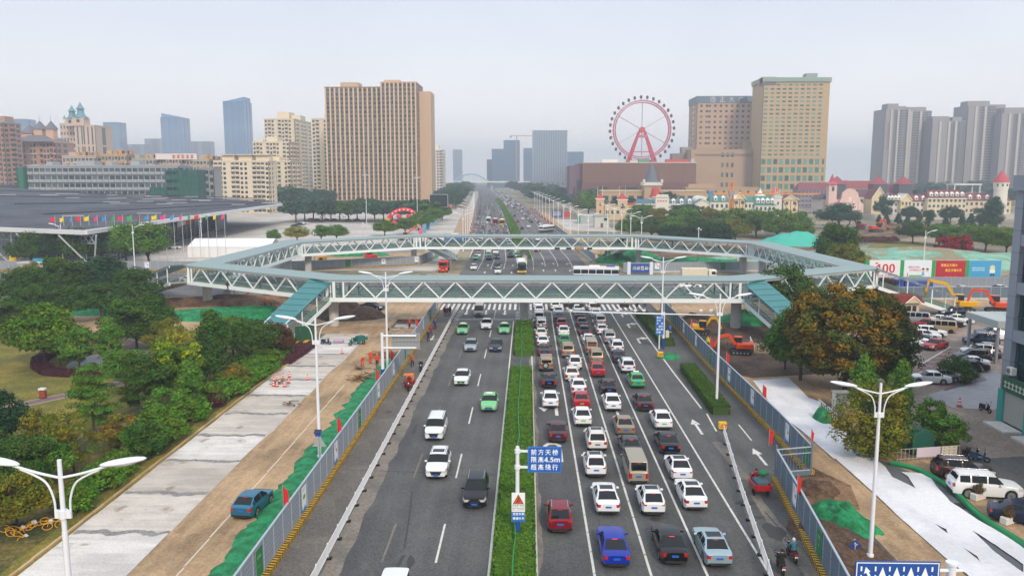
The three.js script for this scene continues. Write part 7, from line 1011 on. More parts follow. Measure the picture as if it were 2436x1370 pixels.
function lampProto(two){const g=new THREE.Group();g.name='street_lamp';const add=(n,q,m)=>{const w=new THREE.Mesh(q,m);w.name=n;w.castShadow=w.receiveShadow=true;g.add(w);return w;};const H=12.9;
add('pole',mg([rod([0,0,0],[0,H-3,0],0.16,14,0.11),rod([0,H-3,0],[0,H,0],0.1,12,0.085)]),mPoleWhite);add('collar',mg([cyl(0.17,0.17,0.34,0,H-2.25,0,12),bx(0.66,0.34,0.1,0,H-2.25,0)]),mPoleWhite);add('base',cyl(0.24,0.26,0.5,0,0.25,0,12),mPoleWhite);
for(const s of two?[-1,1]:[1]){add('arm',mg([tube([[0,H-0.75,0],[s*0.9,H-0.55,0],[s*1.9,H-0.25,0]],0.055,6),tube([[s*0.3,H-2.2,0],[s*0.34,H-1.6,0],[s*0.6,H-0.95,0],[s*1.1,H-0.62,0],[s*1.6,H-0.4,0]],0.045,6)]),mPoleWhite);
const hd=new THREE.SphereGeometry(1,16,8);hd.scale(0.98,0.13,0.27);hd.rotateZ(s*0.16);hd.translate(s*2.55,H-0.06,0);add('lamp_head',hd,M(0xe3e8f0,0.35));const ln=new THREE.SphereGeometry(1,12,6);ln.scale(0.5,0.06,0.19);ln.rotateZ(s*0.16);ln.translate(s*2.65,H-0.15,0);add('lens',ln,M(0xb6bcc4,0.2));}return g;}
{const two=lampProto(true),one=lampProto(false);const put=(p,x,z,label,turn=0,sc=1)=>{const c=clone(p,'street_lamp',null,[x,0.012,z],turn,sc);c.userData={label,category:'street lamp',group:'white street lamps'};};
const nl=D(139,1095,31.8);put(two,nl[0],-31.8,'tall white double-arm lamp cut by the bottom edge beside the broken concrete road',0,1.04);put(two,-18.4,-69,'tall white double-arm lamp rising from the green mesh strip');put(two,-18,-101.8,'white double-arm lamp behind the grey backed road sign at left');put(two,22.5,-50.8,'tall white double-arm lamp beside the torn white ground sheet',0,0.925);put(two,20.6,-86.3,'tall white double-arm lamp at the end of the near island hedge',0,0.967);put(two,20.4,-122,'white double-arm lamp behind the blue direction board at right');
for(const [px,py,l]of [[150,640,'white lamp post before the plaza trees at far left'],[320,645,'white lamp post with one arm left of the bridge corner'],[480,600,'white lamp post before the white tent'],[2197,650,'white one-arm lamp post between the white and red posters']]){const [x,z]=G(px,py);put(one,x,z,l,px<200?3.14:0,px>2000?0.86:0.95);}
const od=['first','second','third','fourth','fifth','sixth','seventh','eighth','ninth','tenth','eleventh','twelfth'];
for(let i=0;i<12;i++){const z=-262-i*34;put(two,roadX(z)+21+i*0.3,z,od[i]+' double-arm lamp along the right side of the far avenue, counted from the bridge',roadA(z));put(two,roadX(z)-20-i*0.3,z-8,od[i]+' double-arm lamp along the left side of the far avenue, counted from the bridge',roadA(z));}
for(let i=0;i<5;i++){const z=-250-i*26;put(two,roadX(z)+36+i,z,od[i]+' double-arm lamp beside the concrete yard right of the far avenue');}}
{const hm=(px,py,top,lab,cage)=>{const [x,z]=G(px,py),H=yat(top,-z),t=thing('mast',lab,'light mast',[x,0,z]);part('pole',rod([0,0,0],[0,H,0],0.2,10,0.1),M(0xc8ccd0,0.5),t);if(cage){part('lamp_ring',new THREE.TorusGeometry(1.2,0.12,5,16).rotateX(Math.PI / 2).translate(0,H-0.6,0),mGrey,t);for(let k=0;k<6;k++)part('floodlight',rbx(0.5,0.3,0.6,0.05,Math.cos(k*1.05)*1.3,H-0.9,Math.sin(k*1.05)*1.3),M(0xd6d8da,0.5),t);}else part('camera_head',[sph(0.22,0,H+0.1,0),bx(1.3,0.08,0.08,0,H-0.2,0),bx(0.3,0.2,0.2,0.6,H-0.3,0.1)],M(0xdde0e2,0.5),t);};
hm(872,545,412,'tall floodlight mast on the plaza before the brown tower',1);hm(993,540,418,'tall floodlight mast at the plaza edge near the red arch',1);hm(748,640,555,'slim camera pole left of the works behind the bridge',0);hm(865,632,533,'slim camera pole beside the green mesh in the works',0);hm(1660,640,543,'slim camera pole behind the right half of the ring',0);hm(1755,642,577,'slim camera pole near the right bridge corner',0);hm(1575,632,585,'slim pole beside the blue site entrance board',0);
const s=thing('screen','large black outdoor screen in a grey frame beside the avenue','screen');const x0=xat(1021,440),x1=xat(1065,440),y0=yat(493,440),y1=yat(462,440);part('panel',bx(x1-x0-0.6,y1-y0-0.6,0.5,(x0+x1) / 2,(y0+y1) / 2,-439.7),M(0x14242c,0.3),s);part('frame',bx(x1-x0,y1-y0,0.6,(x0+x1) / 2,(y0+y1) / 2,-440),M(0x9aa0a4,0.6),s);part('post',bx(1.2,y0,1.2,(x0+x1) / 2,y0 / 2,-440),mGrey,s);}
{const cols=['red','yellow','blue','red','yellow','pink','blue','green','red','green','crimson','blue','yellow','pink','blue','pink','green','red','green','yellow','pink'],hx={red:0xd8202c,yellow:0xe8cf10,blue:0x3f8fd0,pink:0xe02f8a,green:0x2fa050,crimson:0xb01830};const wd=['first','second','third','fourth','fifth','sixth','seventh','eighth','ninth','tenth','eleventh','twelfth','thirteenth','fourteenth','fifteenth','sixteenth','seventeenth','eighteenth','nineteenth','twentieth','last'];seed(17);
cols.forEach((c,i)=>{const px=122+i*20.3,z=-228-i*0.9,x=xat(px,-z),H=13.8,t=thing('flagpole',`flagpole with ${c} flag, ${wd[i]} from the left in the plaza row`,'flagpole',[x,0,z],0,'plaza flagpoles');part('pole',rod([0,0,0],[0,H,0],0.09,8,0.05),M(0xb9bdc0,0.4),t);const g=new THREE.PlaneGeometry(1.9,1.15,8,3),P=g.attributes.position,dr=rr(0.35,1.0);for(let k=0;k<P.count;k++){const u=(P.getX(k)+0.95) / 1.9;P.setXYZ(k,-u*1.7*dr,P.getY(k)-u*0.7*(1.3-dr)-0.2*Math.sin(u*3),Math.sin(u*7+i)*0.2*u);}g.computeVertexNormals();g.translate(0,H-0.8,0);part('flag',g,M(hx[c],0.8),t);});}
{const d=53.7,p=thing('height_sign','blue height limit sign on a white post in the median hedge','road sign'),[x,ytop]=D(1231,1062,d);part('post',rod([x,0.3,-d],[x,ytop,-d],0.15,14,0.13),mPoleWhite,p);part('post_base',cyl(0.17,0.18,2.2,x,1.3,-d,14),M(0x1f4a9c,0.5),p);const [bx0,by0]=D(1255,1062,d),[bx1,by1]=D(1336,1124,d),bw=bx1-bx0,bh=by0-by1,cx=(bx0+bx1) / 2,cy=(by0+by1) / 2;
const bd=part('board',rbx(bw,bh,0.06,0.02,cx,cy,-d),M(0x1653a8,0.5),p);mesh('print',board(bw-0.02,bh-0.02,cx,cy,-d+0.036),canvasMat(512,392,(g,w,h)=>{g.fillStyle='#1257ad';g.fillRect(0,0,w,h);g.strokeStyle='#4f8fd0';g.lineWidth=6;g.strokeRect(8,8,w-16,h-16);g.strokeStyle='#eef2f6';['前','方','天','桥'].forEach((c,i)=>ink(g,c,50+i*108,40,84));ink(g,'限',50,152,84);ink(g,'高',158,152,84);g.fillStyle='#eef2f6';g.font='bold 104px sans-serif';g.fillText('4.5m',252,232);['超','高','绕','行'].forEach((c,i)=>ink(g,c,50+i*108,268,84));}),bd);
for(const y of [cy+bh*0.32,cy-bh*0.3])part('bracket',[bar([x,y,-d],[bx0+0.02,y,-d],0.12,0.14),cyl(0.2,0.2,0.28,x,y,-d,12)],mPoleWhite,p);
const [wx0,wy0]=D(1217,1172,d-0.25),[wx1,wy1]=D(1249,1242,d-0.25),ww=wx1-wx0,wh=wy0-wy1,w=thing('works_sign','road works warning sign with orange triangle on the median sign post','road sign');const bb=part('board',rbx(ww,wh,0.05,0.02,(wx0+wx1) / 2,(wy0+wy1) / 2,-d+0.25),M(0xe6e8ea,0.5),w);
mesh('print',board(ww-0.02,wh-0.02,(wx0+wx1) / 2,(wy0+wy1) / 2,-d+0.281),canvasMat(232,512,(g,a,b)=>{g.fillStyle='#e8eaec';g.fillRect(0,0,a,b);g.fillStyle='#1a1a1a';g.beginPath();g.moveTo(116,24);g.lineTo(212,190);g.lineTo(20,190);g.fill();g.fillStyle='#e0561a';g.beginPath();g.moveTo(116,48);g.lineTo(192,180);g.lineTo(40,180);g.fill();g.strokeStyle='#1a1a1a';g.lineWidth=12;g.beginPath();g.moveTo(120,92);g.lineTo(104,130);g.lineTo(84,172);g.moveTo(104,130);g.lineTo(128,172);g.moveTo(116,108);g.lineTo(150,150);g.stroke();g.beginPath();g.arc(124,84,9,0,7);g.fillStyle='#1a1a1a';g.fill();g.strokeStyle='#30343a';for(let r=0;r<2;r++)for(let k=0;k<6;k++)ink(g,['方','正','天','广','行','大'][(k+r*2)%6],22+k*32,208+r*46,28,0.14);g.strokeRect(14,200,204,100);g.fillStyle='#1b68b8';g.fillRect(0,330,a,b-330);g.strokeStyle='#f2f4f6';['途','经','车','辆'].forEach((c,i)=>ink(g,c,18+i*52,346,44,0.14));['慢','速','行','车'].forEach((c,i)=>ink(g,c,18+i*52,424,44,0.14));}),bb);}
{const d=36,t=thing('lane_sign','large blue lane arrow board cut by the bottom edge at right','road sign'),[x0,y0]=D(2036,1334,d),[x1]=D(2239,1334,d),w=x1-x0,h=1.9,b=part('board',rbx(w,h,0.08,0.03,(x0+x1) / 2,y0-h / 2,-d),M(0x164a96,0.5),t);mesh('print',board(w-0.03,h-0.03,(x0+x1) / 2,y0-h / 2,-d+0.046),canvasMat(512,240,(g,a,c)=>{g.fillStyle='#154c9c';g.fillRect(0,0,a,c);g.strokeStyle='#f0f3f6';g.lineWidth=6;g.strokeRect(8,8,a-16,c-16);g.fillStyle='#f0f3f6';for(let k=0;k<6;k++){const X=36+k*86;for(let j=0;j<4;j++)g.fillRect(X-5,30+j*54,10,30);}for(let k=1;k<5;k++){const X=79+k*86;g.fillRect(X-7,80,14,130);g.beginPath();g.moveTo(X,32);g.lineTo(X+22,92);g.lineTo(X-22,92);g.fill();}g.lineWidth=16;g.strokeStyle='#f0f3f6';g.beginPath();g.moveTo(96,210);g.lineTo(96,110);g.lineTo(70,60);g.stroke();g.beginPath();g.moveTo(52,76);g.lineTo(62,32);g.lineTo(92,62);g.fill();}),b);
const [px,py]=D(2273,1346,d);part('post',cyl(0.2,0.22,py,px,py / 2,-d-0.25,16),mPoleWhite,t);part('post_cap',cyl(0.28,0.28,0.12,px,py,-d-0.25,16),mPoleWhite,t);for(const o of [0.35,1.3])part('arm',rod([px+0.5,py-o,-d-0.25],[x0+0.3,py-o,-d-0.12],0.09,8),mPoleWhite,t);}
{const d=93.5,t=thing('road_sign','grey ribbed back of a large road sign on a white post at left','road sign'),[x,yt]=D(908,792,d),[a,y0]=D(912,794,d),[b,y1]=D(996,832,d);part('post',rod([x,0,-d],[x,yt,-d],0.2,14,0.17),mPoleWhite,t);part('post_base',cyl(0.22,0.22,2.4,x,1.2,-d,14),M(0x1c3f86,0.5),t);part('panel',bx(b-a-0.8,y0-y1,0.08,(a+b) / 2+0.5,(y0+y1) / 2,-d-0.3),M(0x9a9ea0,0.5,0.2),t);for(let k=0;k<8;k++)part('rib',bx(0.07,y0-y1,0.09,a+1.1+(b-a-1.2)*k / 7,(y0+y1) / 2,-d-0.22),mGrey,t);part('rib',bx(b-a-0.8,0.07,0.1,(a+b) / 2+0.5,(y0+y1) / 2,-d-0.2),mGrey,t);for(const y of [y0-0.25,y1+0.2])part('arm',rod([x,y,-d],[b-0.3,y,-d-0.05],0.12,10),mPoleWhite,t);}
{const d=116.6,t=thing('signal_gantry','white pole with long horizontal arm carrying cameras over the queue','gantry'),[x,yt]=D(1580,747,d);part('post',rod([x,0,-d],[x,yt+0.3,-d],0.2,14,0.16),mPoleWhite,t);part('post_base',cyl(0.22,0.22,1.6,x,0.8,-d,14),M(0x1c3f86,0.5),t);const [a,ya]=D(1352,741,d),[b,yb2]=D(1700,750,d);part('arm',rod([x,yt,-d],[a,ya,-d],0.12,8,0.07),mPoleWhite,t);part('arm',rod([x,yt,-d],[b,yb2,-d],0.1,8,0.06),mPoleWhite,t);for(const px of [1358,1470,1512,1532,1668,1692]){const [cx,cy]=D(px,743,d);part('camera',[rbx(0.5,0.26,0.3,0.04,cx,cy+0.3,-d),cyl(0.05,0.05,0.3,cx,cy+0.1,-d,6)],M(0xe0e2e4,0.5),t);}part('control_box',rbx(0.5,1.0,0.5,0.04,x+0.55,2.2,-d),M(0xc8c4b4,0.6),t);
const s=thing('direction_board','tall blue board of small white text hung beside the gantry pole','road sign'),[x0,y0]=D(1561,751,d-0.3),[x1,y1]=D(1579,796,d-0.3);const bb=part('board',rbx(x1-x0,y0-y1,0.08,0.02,(x0+x1) / 2,(y0+y1) / 2,-d+0.3),M(0x1c62b4,0.5),s);mesh('print',board(x1-x0-0.02,y0-y1-0.02,(x0+x1) / 2,(y0+y1) / 2,-d+0.346),canvasMat(128,320,(g,w,h)=>{g.fillStyle='#1c62b4';g.fillRect(0,0,w,h);g.strokeStyle='#e8eef4';for(let r=0;r<6;r++)for(let k=0;k<3;k++)if((r+k)%4!==3)ink(g,['前','方','天','限','高','行'][(r+k)%6],12+k*36,14+r*50,32,0.14);}),bb);part('post',cyl(0.1,0.1,y1,(x0+x1) / 2,y1 / 2,-d+0.2,8),mPoleWhite,s);}
{const t=thing('diamond_sign','small blue diamond sign with white forked arrow on a short post','road sign'),[x,y]=D(2035,1298,51.5),z=-51.5;part('post',cyl(0.06,0.06,y+0.4,x,(y+0.4) / 2,z-0.05,8),mPoleWhite,t);part('plate',rbx(0.62,0.62,0.04,0.03).rotateZ(Math.PI / 4).translate(x,y,z),M(0x1d3f7c,0.5),t);part('arrow',[bar([x,y-0.26,z+0.03],[x,y+0.2,z+0.03],0.06,0.02),bar([x,y-0.02,z+0.03],[x+0.16,y+0.14,z+0.03],0.06,0.02),bar([x-0.08,y+0.12,z+0.03],[x,y+0.24,z+0.03],0.05,0.02),bar([x+0.08,y+0.12,z+0.03],[x,y+0.24,z+0.03],0.05,0.02)],M(0xe8ecf0,0.5),t);}
{const t=thing('chevron_sign','back of a small triangular sign with solar lamp at the left hoarding','road sign'),[x,z]=[-17.6,-66];part('post',cyl(0.05,0.05,3.4,x,1.7,z,8),mGrey,t);part('triangle',extr([[-0.6,0],[0.6,0],[0,1.0]],0.05,x,2.3,z),M(0x9aa0a2,0.5),t);part('solar_panel',bx(0.6,0.05,0.5,x-0.1,3.6,z,0,0.5),M(0x1a2650,0.3),t);part('blue_lamp',rbx(0.5,0.2,0.2,0.05,x-0.1,3.3,z),M(0x1d48d0,0.3),t);}
// poster wall beyond the crossing
{const z=-185,mk=(a,b,label,draw)=>{const x0=xat(a,-z),x1=xat(b,-z),y0=yat(663,-z),y1=yat(617,-z),t=thing('poster_board',label,'billboard'),bb=part('board',bx(x1-x0,y1-y0,0.3,(x0+x1) / 2,(y0+y1) / 2,z),M(0xd8dadc,0.6),t);mesh('print',board(x1-x0-0.05,y1-y0-0.05,(x0+x1) / 2,(y0+y1) / 2,z+0.16),canvasMat(320,200,draw),bb);part('green_edge',bx(0.8,y1-y0,0.36,x0-0.45,(y0+y1) / 2,z),M(0x1f9a50,0.6),t);part('leg',bx(0.3,y0,0.3,x0+0.2,y0 / 2,z-0.3),mGrey,t);part('leg',bx(0.3,y0,0.3,x1-0.2,y0 / 2,z-0.3),mGrey,t);};
const lines=(g,c,x,y,n,s,st=0)=>{g.strokeStyle=c;for(let k=0;k<n;k++)ink(g,['前','方','天','高','绕','行','正','大'][(k*3+st)%8],x+k*s*1.12,y,s,0.16);};
mk(2081,2157,'white poster board with large red number one hundred',(g,w,h)=>{g.fillStyle='#e2e3e4';g.fillRect(0,0,w,h);g.fillStyle='#c8262e';g.font='bold 124px sans-serif';g.fillText('100',62,128);g.fillRect(60,24,26,14);lines(g,'#b84a4e',60,150,11,15);});
mk(2165,2233,'white poster board with two cartoon children over a green hill',(g,w,h)=>{g.fillStyle='#dfe6ec';g.fillRect(0,0,w,h);lines(g,'#c86a76',50,60,6,20);lines(g,'#c86a76',64,90,6,20,2);g.fillStyle='#6fb0d8';g.fillRect(0,168,w,32);g.fillStyle='#6fae6a';g.fillRect(60,152,150,18);g.fillStyle='#c8483c';g.fillRect(38,130,10,40);for(const x of [220,268]){g.fillStyle='#e0b49c';g.beginPath();g.arc(x,104,16,0,7);g.fill();g.fillStyle='#3a2c2c';g.beginPath();g.arc(x,96,17,3.14,6.28);g.fill();g.fillStyle=x>240?'#e6e8ea':'#7fa8d0';g.fillRect(x-15,120,30,40);}});
mk(2241,2315,'red poster board with two lines of yellow characters',(g,w,h)=>{g.fillStyle='#b0142c';g.fillRect(0,0,w,h);lines(g,'#f0c820',56,36,6,26);lines(g,'#f0c820',104,88,6,26,3);g.fillStyle='#d8606a';for(let k=0;k<12;k++)g.fillRect(70+k*15,178-(k*7)%22,11,30);lines(g,'#e0a030',210,176,8,11);});
mk(2323,2400,'sky blue poster board with a small cartoon figure',(g,w,h)=>{g.fillStyle='#3f9cc8';g.fillRect(0,0,w,h);lines(g,'#cfe4f0',30,70,8,14);lines(g,'#cfe4f0',30,92,8,14,3);g.fillStyle='#dcd0a0';g.beginPath();g.arc(232,74,26,0,7);g.fill();g.fillStyle='#e6e6dc';g.fillRect(206,92,54,40);g.fillStyle='#2c4c7c';g.fillRect(214,130,18,34);g.fillRect(238,130,18,34);lines(g,'#e0f0e8',90,174,12,13);});
hoarding('grey ribbed hoarding under the poster boards',[[74,-183.6],[125,-183.8]],{plain:1,h:2.0});}
//  WORKS, PEOPLE, SMALL THINGS
function mound(name,label,cat,x,z,rx,rz,h,mat,s,turn=0,rough=0.55){const t=mesh(name,heap(rx,rz,h,s,26,rough),mat);t.position.set(x,0.01,z);t.rotation.y=turn;return tag(t,label,cat);}
const atG=(px,py)=>G(px,py);
{
const net=(label,za,zb,xl,xr,hh,s)=>{const P=[],uv=[],I=[],nx=14,nz=Math.round((za-zb)*2.2);for(let j=0;j<=nz;j++){const z=mix(za,zb,j / nz),l=xl(z)+(fbm(z*0.8,s,3)-0.5)*1.3;for(let i=0;i<=nx;i++){const u=i / nx,x=mix(l,xr,u);P.push(x,0.03+hh*Math.sin(Math.PI*Math.min(1,u*1.15+0.02))*(0.4+0.9*fbm(x*0.7+s,z*0.45,3))+0.24*fbm(x*2.9,z*2.6+s,3)*Math.min(1,8*u*(1.02-u)),z);uv.push(x,z);if(i&&j){const k=j*(nx+1)+i;I.push(k-nx-2,k,k-1,k-nx-2,k-nx-1,k);}}}
const g=new THREE.BufferGeometry();g.setAttribute('position',new THREE.Float32BufferAttribute(P,3));g.setAttribute('uv',new THREE.Float32BufferAttribute(uv,2));g.setIndex(I);g.computeVertexNormals();if(g.attributes.normal.getY(nx+4)<0){g.index.array.reverse();g.computeVertexNormals();}return tag(mesh('green_mesh_sheet',g,mNet),label,'mesh sheet');};
net('long strip of green dust mesh lying along the left hoarding',-30,-104,()=>-20.1,-16.75,0.3,3);net('narrow end of green dust mesh behind the left hoarding by the workers',-105,-121,(z)=>mix(-19.4,-17.6,(z+105) / -16),-16.9,0.4,8);
}
for(const [n,l,px,py,rx,rz,h,m,s,tu]of [
['green_mesh_mound','broad green mesh covered slope behind the park trees',560,752,17,5.5,1.6,mNet,2,0.12],['green_mesh_mound','small green mesh patch between dark park trees',225,745,5,3,1.4,mNet,4,0],['green_mesh_mound','green mesh mound beside the right stair pillar',1775,765,4,5,2.0,mNet,5,0.4],['green_mesh_mound','green mesh heap beside the blue diamond sign',2003,1236,1.7,3.4,1.0,mNet,6,0.35],
['green_mesh_mound','long green mesh bank right of the avenue behind the white bus',1495,622,11,9,3.4,mNet,7,0.2],['green_mesh_mound','low green mesh bank continuing toward the right bridge corner',1650,632,20,5,2.2,mNet,8,0],['green_mesh_mound','green mesh heap in the works behind the left bridge span',850,608,10,4,1.6,mNet,9,0.1],['green_mesh_mound','flat green mesh strip before the avenue hoarding at left',960,622,9,3,0.7,mNet,10,0.3],['green_mesh_mound','green mesh at the foot of the far left bridge pillar',1020,612,3,6,0.9,mNet,11,0],
['green_mesh_mound','turquoise mesh hill behind the right bridge corner',1895,580,15,12,4,M(0x3fae9c,0.85),12,0],['mesh_field','wide pale green mesh covered field above the poster boards',2190,625,62,26,3.4,mNetTeal,13,0.05],['green_mesh_mound','green mesh tied on the island end beside the marker post',1592,850,1.8,1.6,0.5,mNet,14,0],
['earth_mound','dark wet soil heap beside the left bridge pillar',835,752,6.4,5.4,2.1,mEarthDark,15,0.2],['earth_mound','long brown earth bank under the left bridge span',560,722,24,5,1.5,mEarth,16,0.1],['earth_mound','brown spoil heap around the orange digger',1745,825,4.4,4.2,1.2,mEarthDark,17,0],['earth_mound','rubble heap by the yellow digger',1655,768,4,4.5,1.4,mEarth,18,0],['earth_mound','brown earth mound beside the far orange digger',2140,548,11,6,3,mEarth,19,0],['earth_mound','small soil heap inside the lattice gate',1945,1165,1.7,2.2,0.7,mEarth,20,0.3],['earth_mound','dark soil around the blue diamond sign',1990,1290,2.4,4.4,0.6,mEarthDark,21,0.3],['earth_mound','tan sand bank running up beside the avenue right of the far span',1430,590,4.6,22,1.1,mDirtLane,22,0.12],
]){const [x,z]=atG(px,py);mound(n,l,n==='mesh_field'?'field':'mound',x,z,rx,rz,h,m,s,tu);}
struct('works_ground',flat([G(690,640),G(1000,626),G(1050,596),G(760,592)],0.014),mDirtLane);struct('works_ground',flat([G(1480,640),G(1800,636),G(2050,600),G(2000,570),G(1700,585),G(1440,590)],0.0142),mEarth);struct('dirt_lane',flat([G(1060,592),G(1118,592),G(1122,495),G(1105,495)],0.0144),mDirtLane);struct('dirt_lane',flat([G(1392,612),G(1440,612),G(1300,505),G(1276,505)],0.0146),mDirtLane);struct('concrete_yard',flat([G(1350,548),G(1470,552),G(1420,522),G(1320,522)],0.0148),mPlaza);
struct('earth_ground',flat([G(2030,575),G(2240,560),G(2230,535),G(2040,540)],0.0149),mEarth);struct('grass_strip',flat([G(2060,590),G(2200,590),G(2190,575),G(2090,575)],0.0152),mGrass);struct('village_ground',flat([G(1470,560),G(2420,560),G(2420,505),G(1470,505)],0.0135),mField);
function digger(label,px,py,turn,bodyC,boomPts,bucketA=0,sc=1){
const [x,z]=G(px,py),t=thing('excavator',label,'excavator',[x,0.02,z],turn);t.scale.setScalar(sc);const c=carPaint(bodyC,0),dk=M(0x26262a,0.6);
for(const s of [-1,1]){const tr=part('track',(()=>{const sh=new THREE.Shape();sh.absarc(-1.5,0,0.42,Math.PI / 2,Math.PI*1.5);sh.absarc(1.5,0,0.42,-Math.PI / 2,Math.PI / 2);const g=new THREE.ExtrudeGeometry(sh,{depth:0.55,bevelEnabled:true,bevelSize:0.03,bevelThickness:0.03,bevelSegments:1,curveSegments:6});g.translate(0,0.45,s*1.1-0.27);return g;})(),dk,t);for(let k=0;k<5;k++)mesh('roller',cyl(0.2,0.2,0.62,0,0,0,10).rotateX(Math.PI / 2).translate(-1.3+k*0.65,0.4,s*1.1),mGrey,tr);}
part('undercarriage',cyl(0.7,0.9,0.5,0,0.85,0,14),dk,t);part('house',rbx(2.9,1.0,2.4,0.15,-0.6,1.6,0),c,t);part('counterweight',rbx(0.9,1.15,2.45,0.25,-1.9,1.65,0),c,t);const cb=part('cab',rbx(1.5,1.65,1.05,0.12,0.45,2.3,0.68),dk,t);mesh('cab_window',rbx(1.3,0.9,1.1,0.06,0.5,2.55,0.68),mGlassDark,cb);mesh('cab_roof',rbx(1.5,0.1,1.08,0.04,0.45,3.15,0.68),c,cb);
const bm=(n,a,b,w,h)=>part(n,bar([a[0],a[1],-0.35],[b[0],b[1],-0.35],w,h),c,t);for(let i=1;i<boomPts.length;i++)bm(i<boomPts.length-1?'boom':'stick',boomPts[i-1],boomPts[i],0.34,i<boomPts.length-1?0.5:0.36);
const e=boomPts[boomPts.length-1];const bk=part('bucket',extr([[0,0.1],[0.5,0],[0.62,-0.6],[0.2,-1.0],[-0.5,-0.85],[-0.3,-0.7],[0.12,-0.72],[0.3,-0.45],[0.2,-0.12],[-0.05,-0.1]],0.9),dk,t);bk.position.set(e[0],e[1],-0.35);bk.rotation.z=bucketA;part('cylinder_rod',rod([1.0,1.4,-0.35],[mix(boomPts[0][0],boomPts[1][0],0.6),mix(boomPts[0][1],boomPts[1][1],0.6)-0.25,-0.35],0.09,8),mChrome,t);return t;}
digger('yellow excavator digging beside the right bridge pillar',1668,795,-0.35,0xd9a012,[[0.9,1.8],[2.0,3.6],[3.2,3.8],[4.4,1.4]],0.4,0.72);
digger('orange excavator with dark cab beside the site steps',1762,842,2.95,0xd9480f,[[0.9,1.8],[2.2,3.6],[4.0,3.2],[4.9,1.2]],0.5,0.75);
digger('yellow and orange excavator with raised boom behind the parking lot',2290,742,2.9,0xdba414,[[0.9,1.8],[3.0,5.2],[6.0,5.8],[6.6,2.6]],0.2,1.0);
digger('orange excavator at the edge of the glass office',2375,745,2.9,0xd04a24,[[0.9,1.8],[2.4,4.2],[4.6,4.2],[5.3,1.6]],0.2,1.0);
digger('red orange excavator on the earth mound above the poster boards',2085,552,0.2,0xd4401c,[[0.9,1.8],[2.0,4.0],[3.6,4.2],[4.2,1.4]],0.4,1.3);
digger('dark red excavator left of the far earth mound',2045,545,2.4,0x8c2c24,[[0.9,1.8],[2.0,4.2],[3.4,4.2],[3.8,1.6]],0.4,1.2);
digger('red excavator in the works behind the left bridge span',878,622,2.6,0xc23020,[[0.9,1.8],[1.6,3.6],[2.6,4.4],[3.6,4.0]],0.2,1.0);
digger('orange excavator half hidden under the left bridge span',640,712,3.0,0xc8501c,[[0.9,1.8],[2.2,3.4],[3.8,2.6],[4.6,0.9]],0.2,1.0);
digger('orange excavator raising its arm by the plaza trees',960,572,0.5,0xd0521c,[[0.9,1.8],[3.0,3.6],[5.0,5.4],[6.0,4.6]],0.2,1.0);
digger('small yellow loader beside the green mesh bank right of the avenue',1440,618,0.4,0xc49424,[[0.9,1.6],[1.8,2.0],[2.6,1.5],[3.0,0.9]],0.4,0.9);
function bodyGeo(bones,res=58,half=1.05){
const mc=new MarchingCubes(res,new THREE.MeshStandardMaterial(),false,false,60000);mc.isolation=0;const hs=res / 2;
const dist=(x,y,z)=>{let s=0,best=9,bi=0;for(const b of bones){const [a,c,ra,rc]=b,dx=c[0]-a[0],dy=c[1]-a[1],dz=c[2]-a[2],L=dx*dx+dy*dy+dz*dz||1e-9;let t=((x-a[0])*dx+(y-a[1])*dy+(z-a[2])*dz) / L;t=Math.min(1,Math.max(0,t));const d=Math.hypot(x-a[0]-dx*t,y-a[1]-dy*t,z-a[2]-dz*t)-mix(ra,rc,t);s+=Math.exp(-d*42);if(d<best){best=d;bi=b[4];}}return [-Math.log(s) / 42,bi];};
for(let k=0;k<res;k++)for(let j=0;j<res;j++)for(let i=0;i<res;i++)mc.field[k*res*res+j*res+i]=-dist((i-hs) / hs*half,(j-hs) / hs*half+0.9,(k-hs) / hs*half)[0];
mc.update();const n=mc.count??0,p=mc.positionArray.slice(0,n*3),nr=mc.normalArray.slice(0,n*3),reg=[];for(let i=0;i<n;i++){p[i*3]*=half;p[i*3+1]=p[i*3+1]*half+0.9;p[i*3+2]*=half;reg.push(dist(p[i*3],p[i*3+1],p[i*3+2])[1]);}return{p,nr,reg};}
const limb=(a,b,c,r0,r1,r2,k,k2=k)=>[[a,b,r0,r1,k],[b,c,r1,r2,k2]];
const head=(x,y,z,cap=1)=>[[[x,y-0.02,z],[x,y+0.05,z+0.01],0.085,0.088,0],[[x,y+0.07,z-0.03],[x,y+0.09,z-0.01],0.09,0.085,cap],[[x,y-0.16,z-0.02],[x,y-0.06,z],0.055,0.055,0],[[x,y+0.0,z+0.09],[x,y-0.02,z+0.1],0.018,0.018,0]];
const hand=(x,y,z)=>[[[x,y,z],[x,y-0.08,z+0.02],0.036,0.03,0],[[x,y-0.08,z+0.03],[x,y-0.15,z+0.04],0.016,0.012,0]];
const torso=(y0,lean=0)=>[[[0,y0,0],[0,y0+0.28,lean*0.5],0.15,0.14,2],[[-0.1,y0+0.46,lean],[0.1,y0+0.46,lean],0.1,0.1,2],[[0,y0+0.25,lean*0.5],[0,y0+0.45,lean],0.15,0.15,2],[[-0.08,y0-0.04,0],[0.08,y0-0.04,0],0.13,0.13,3]];
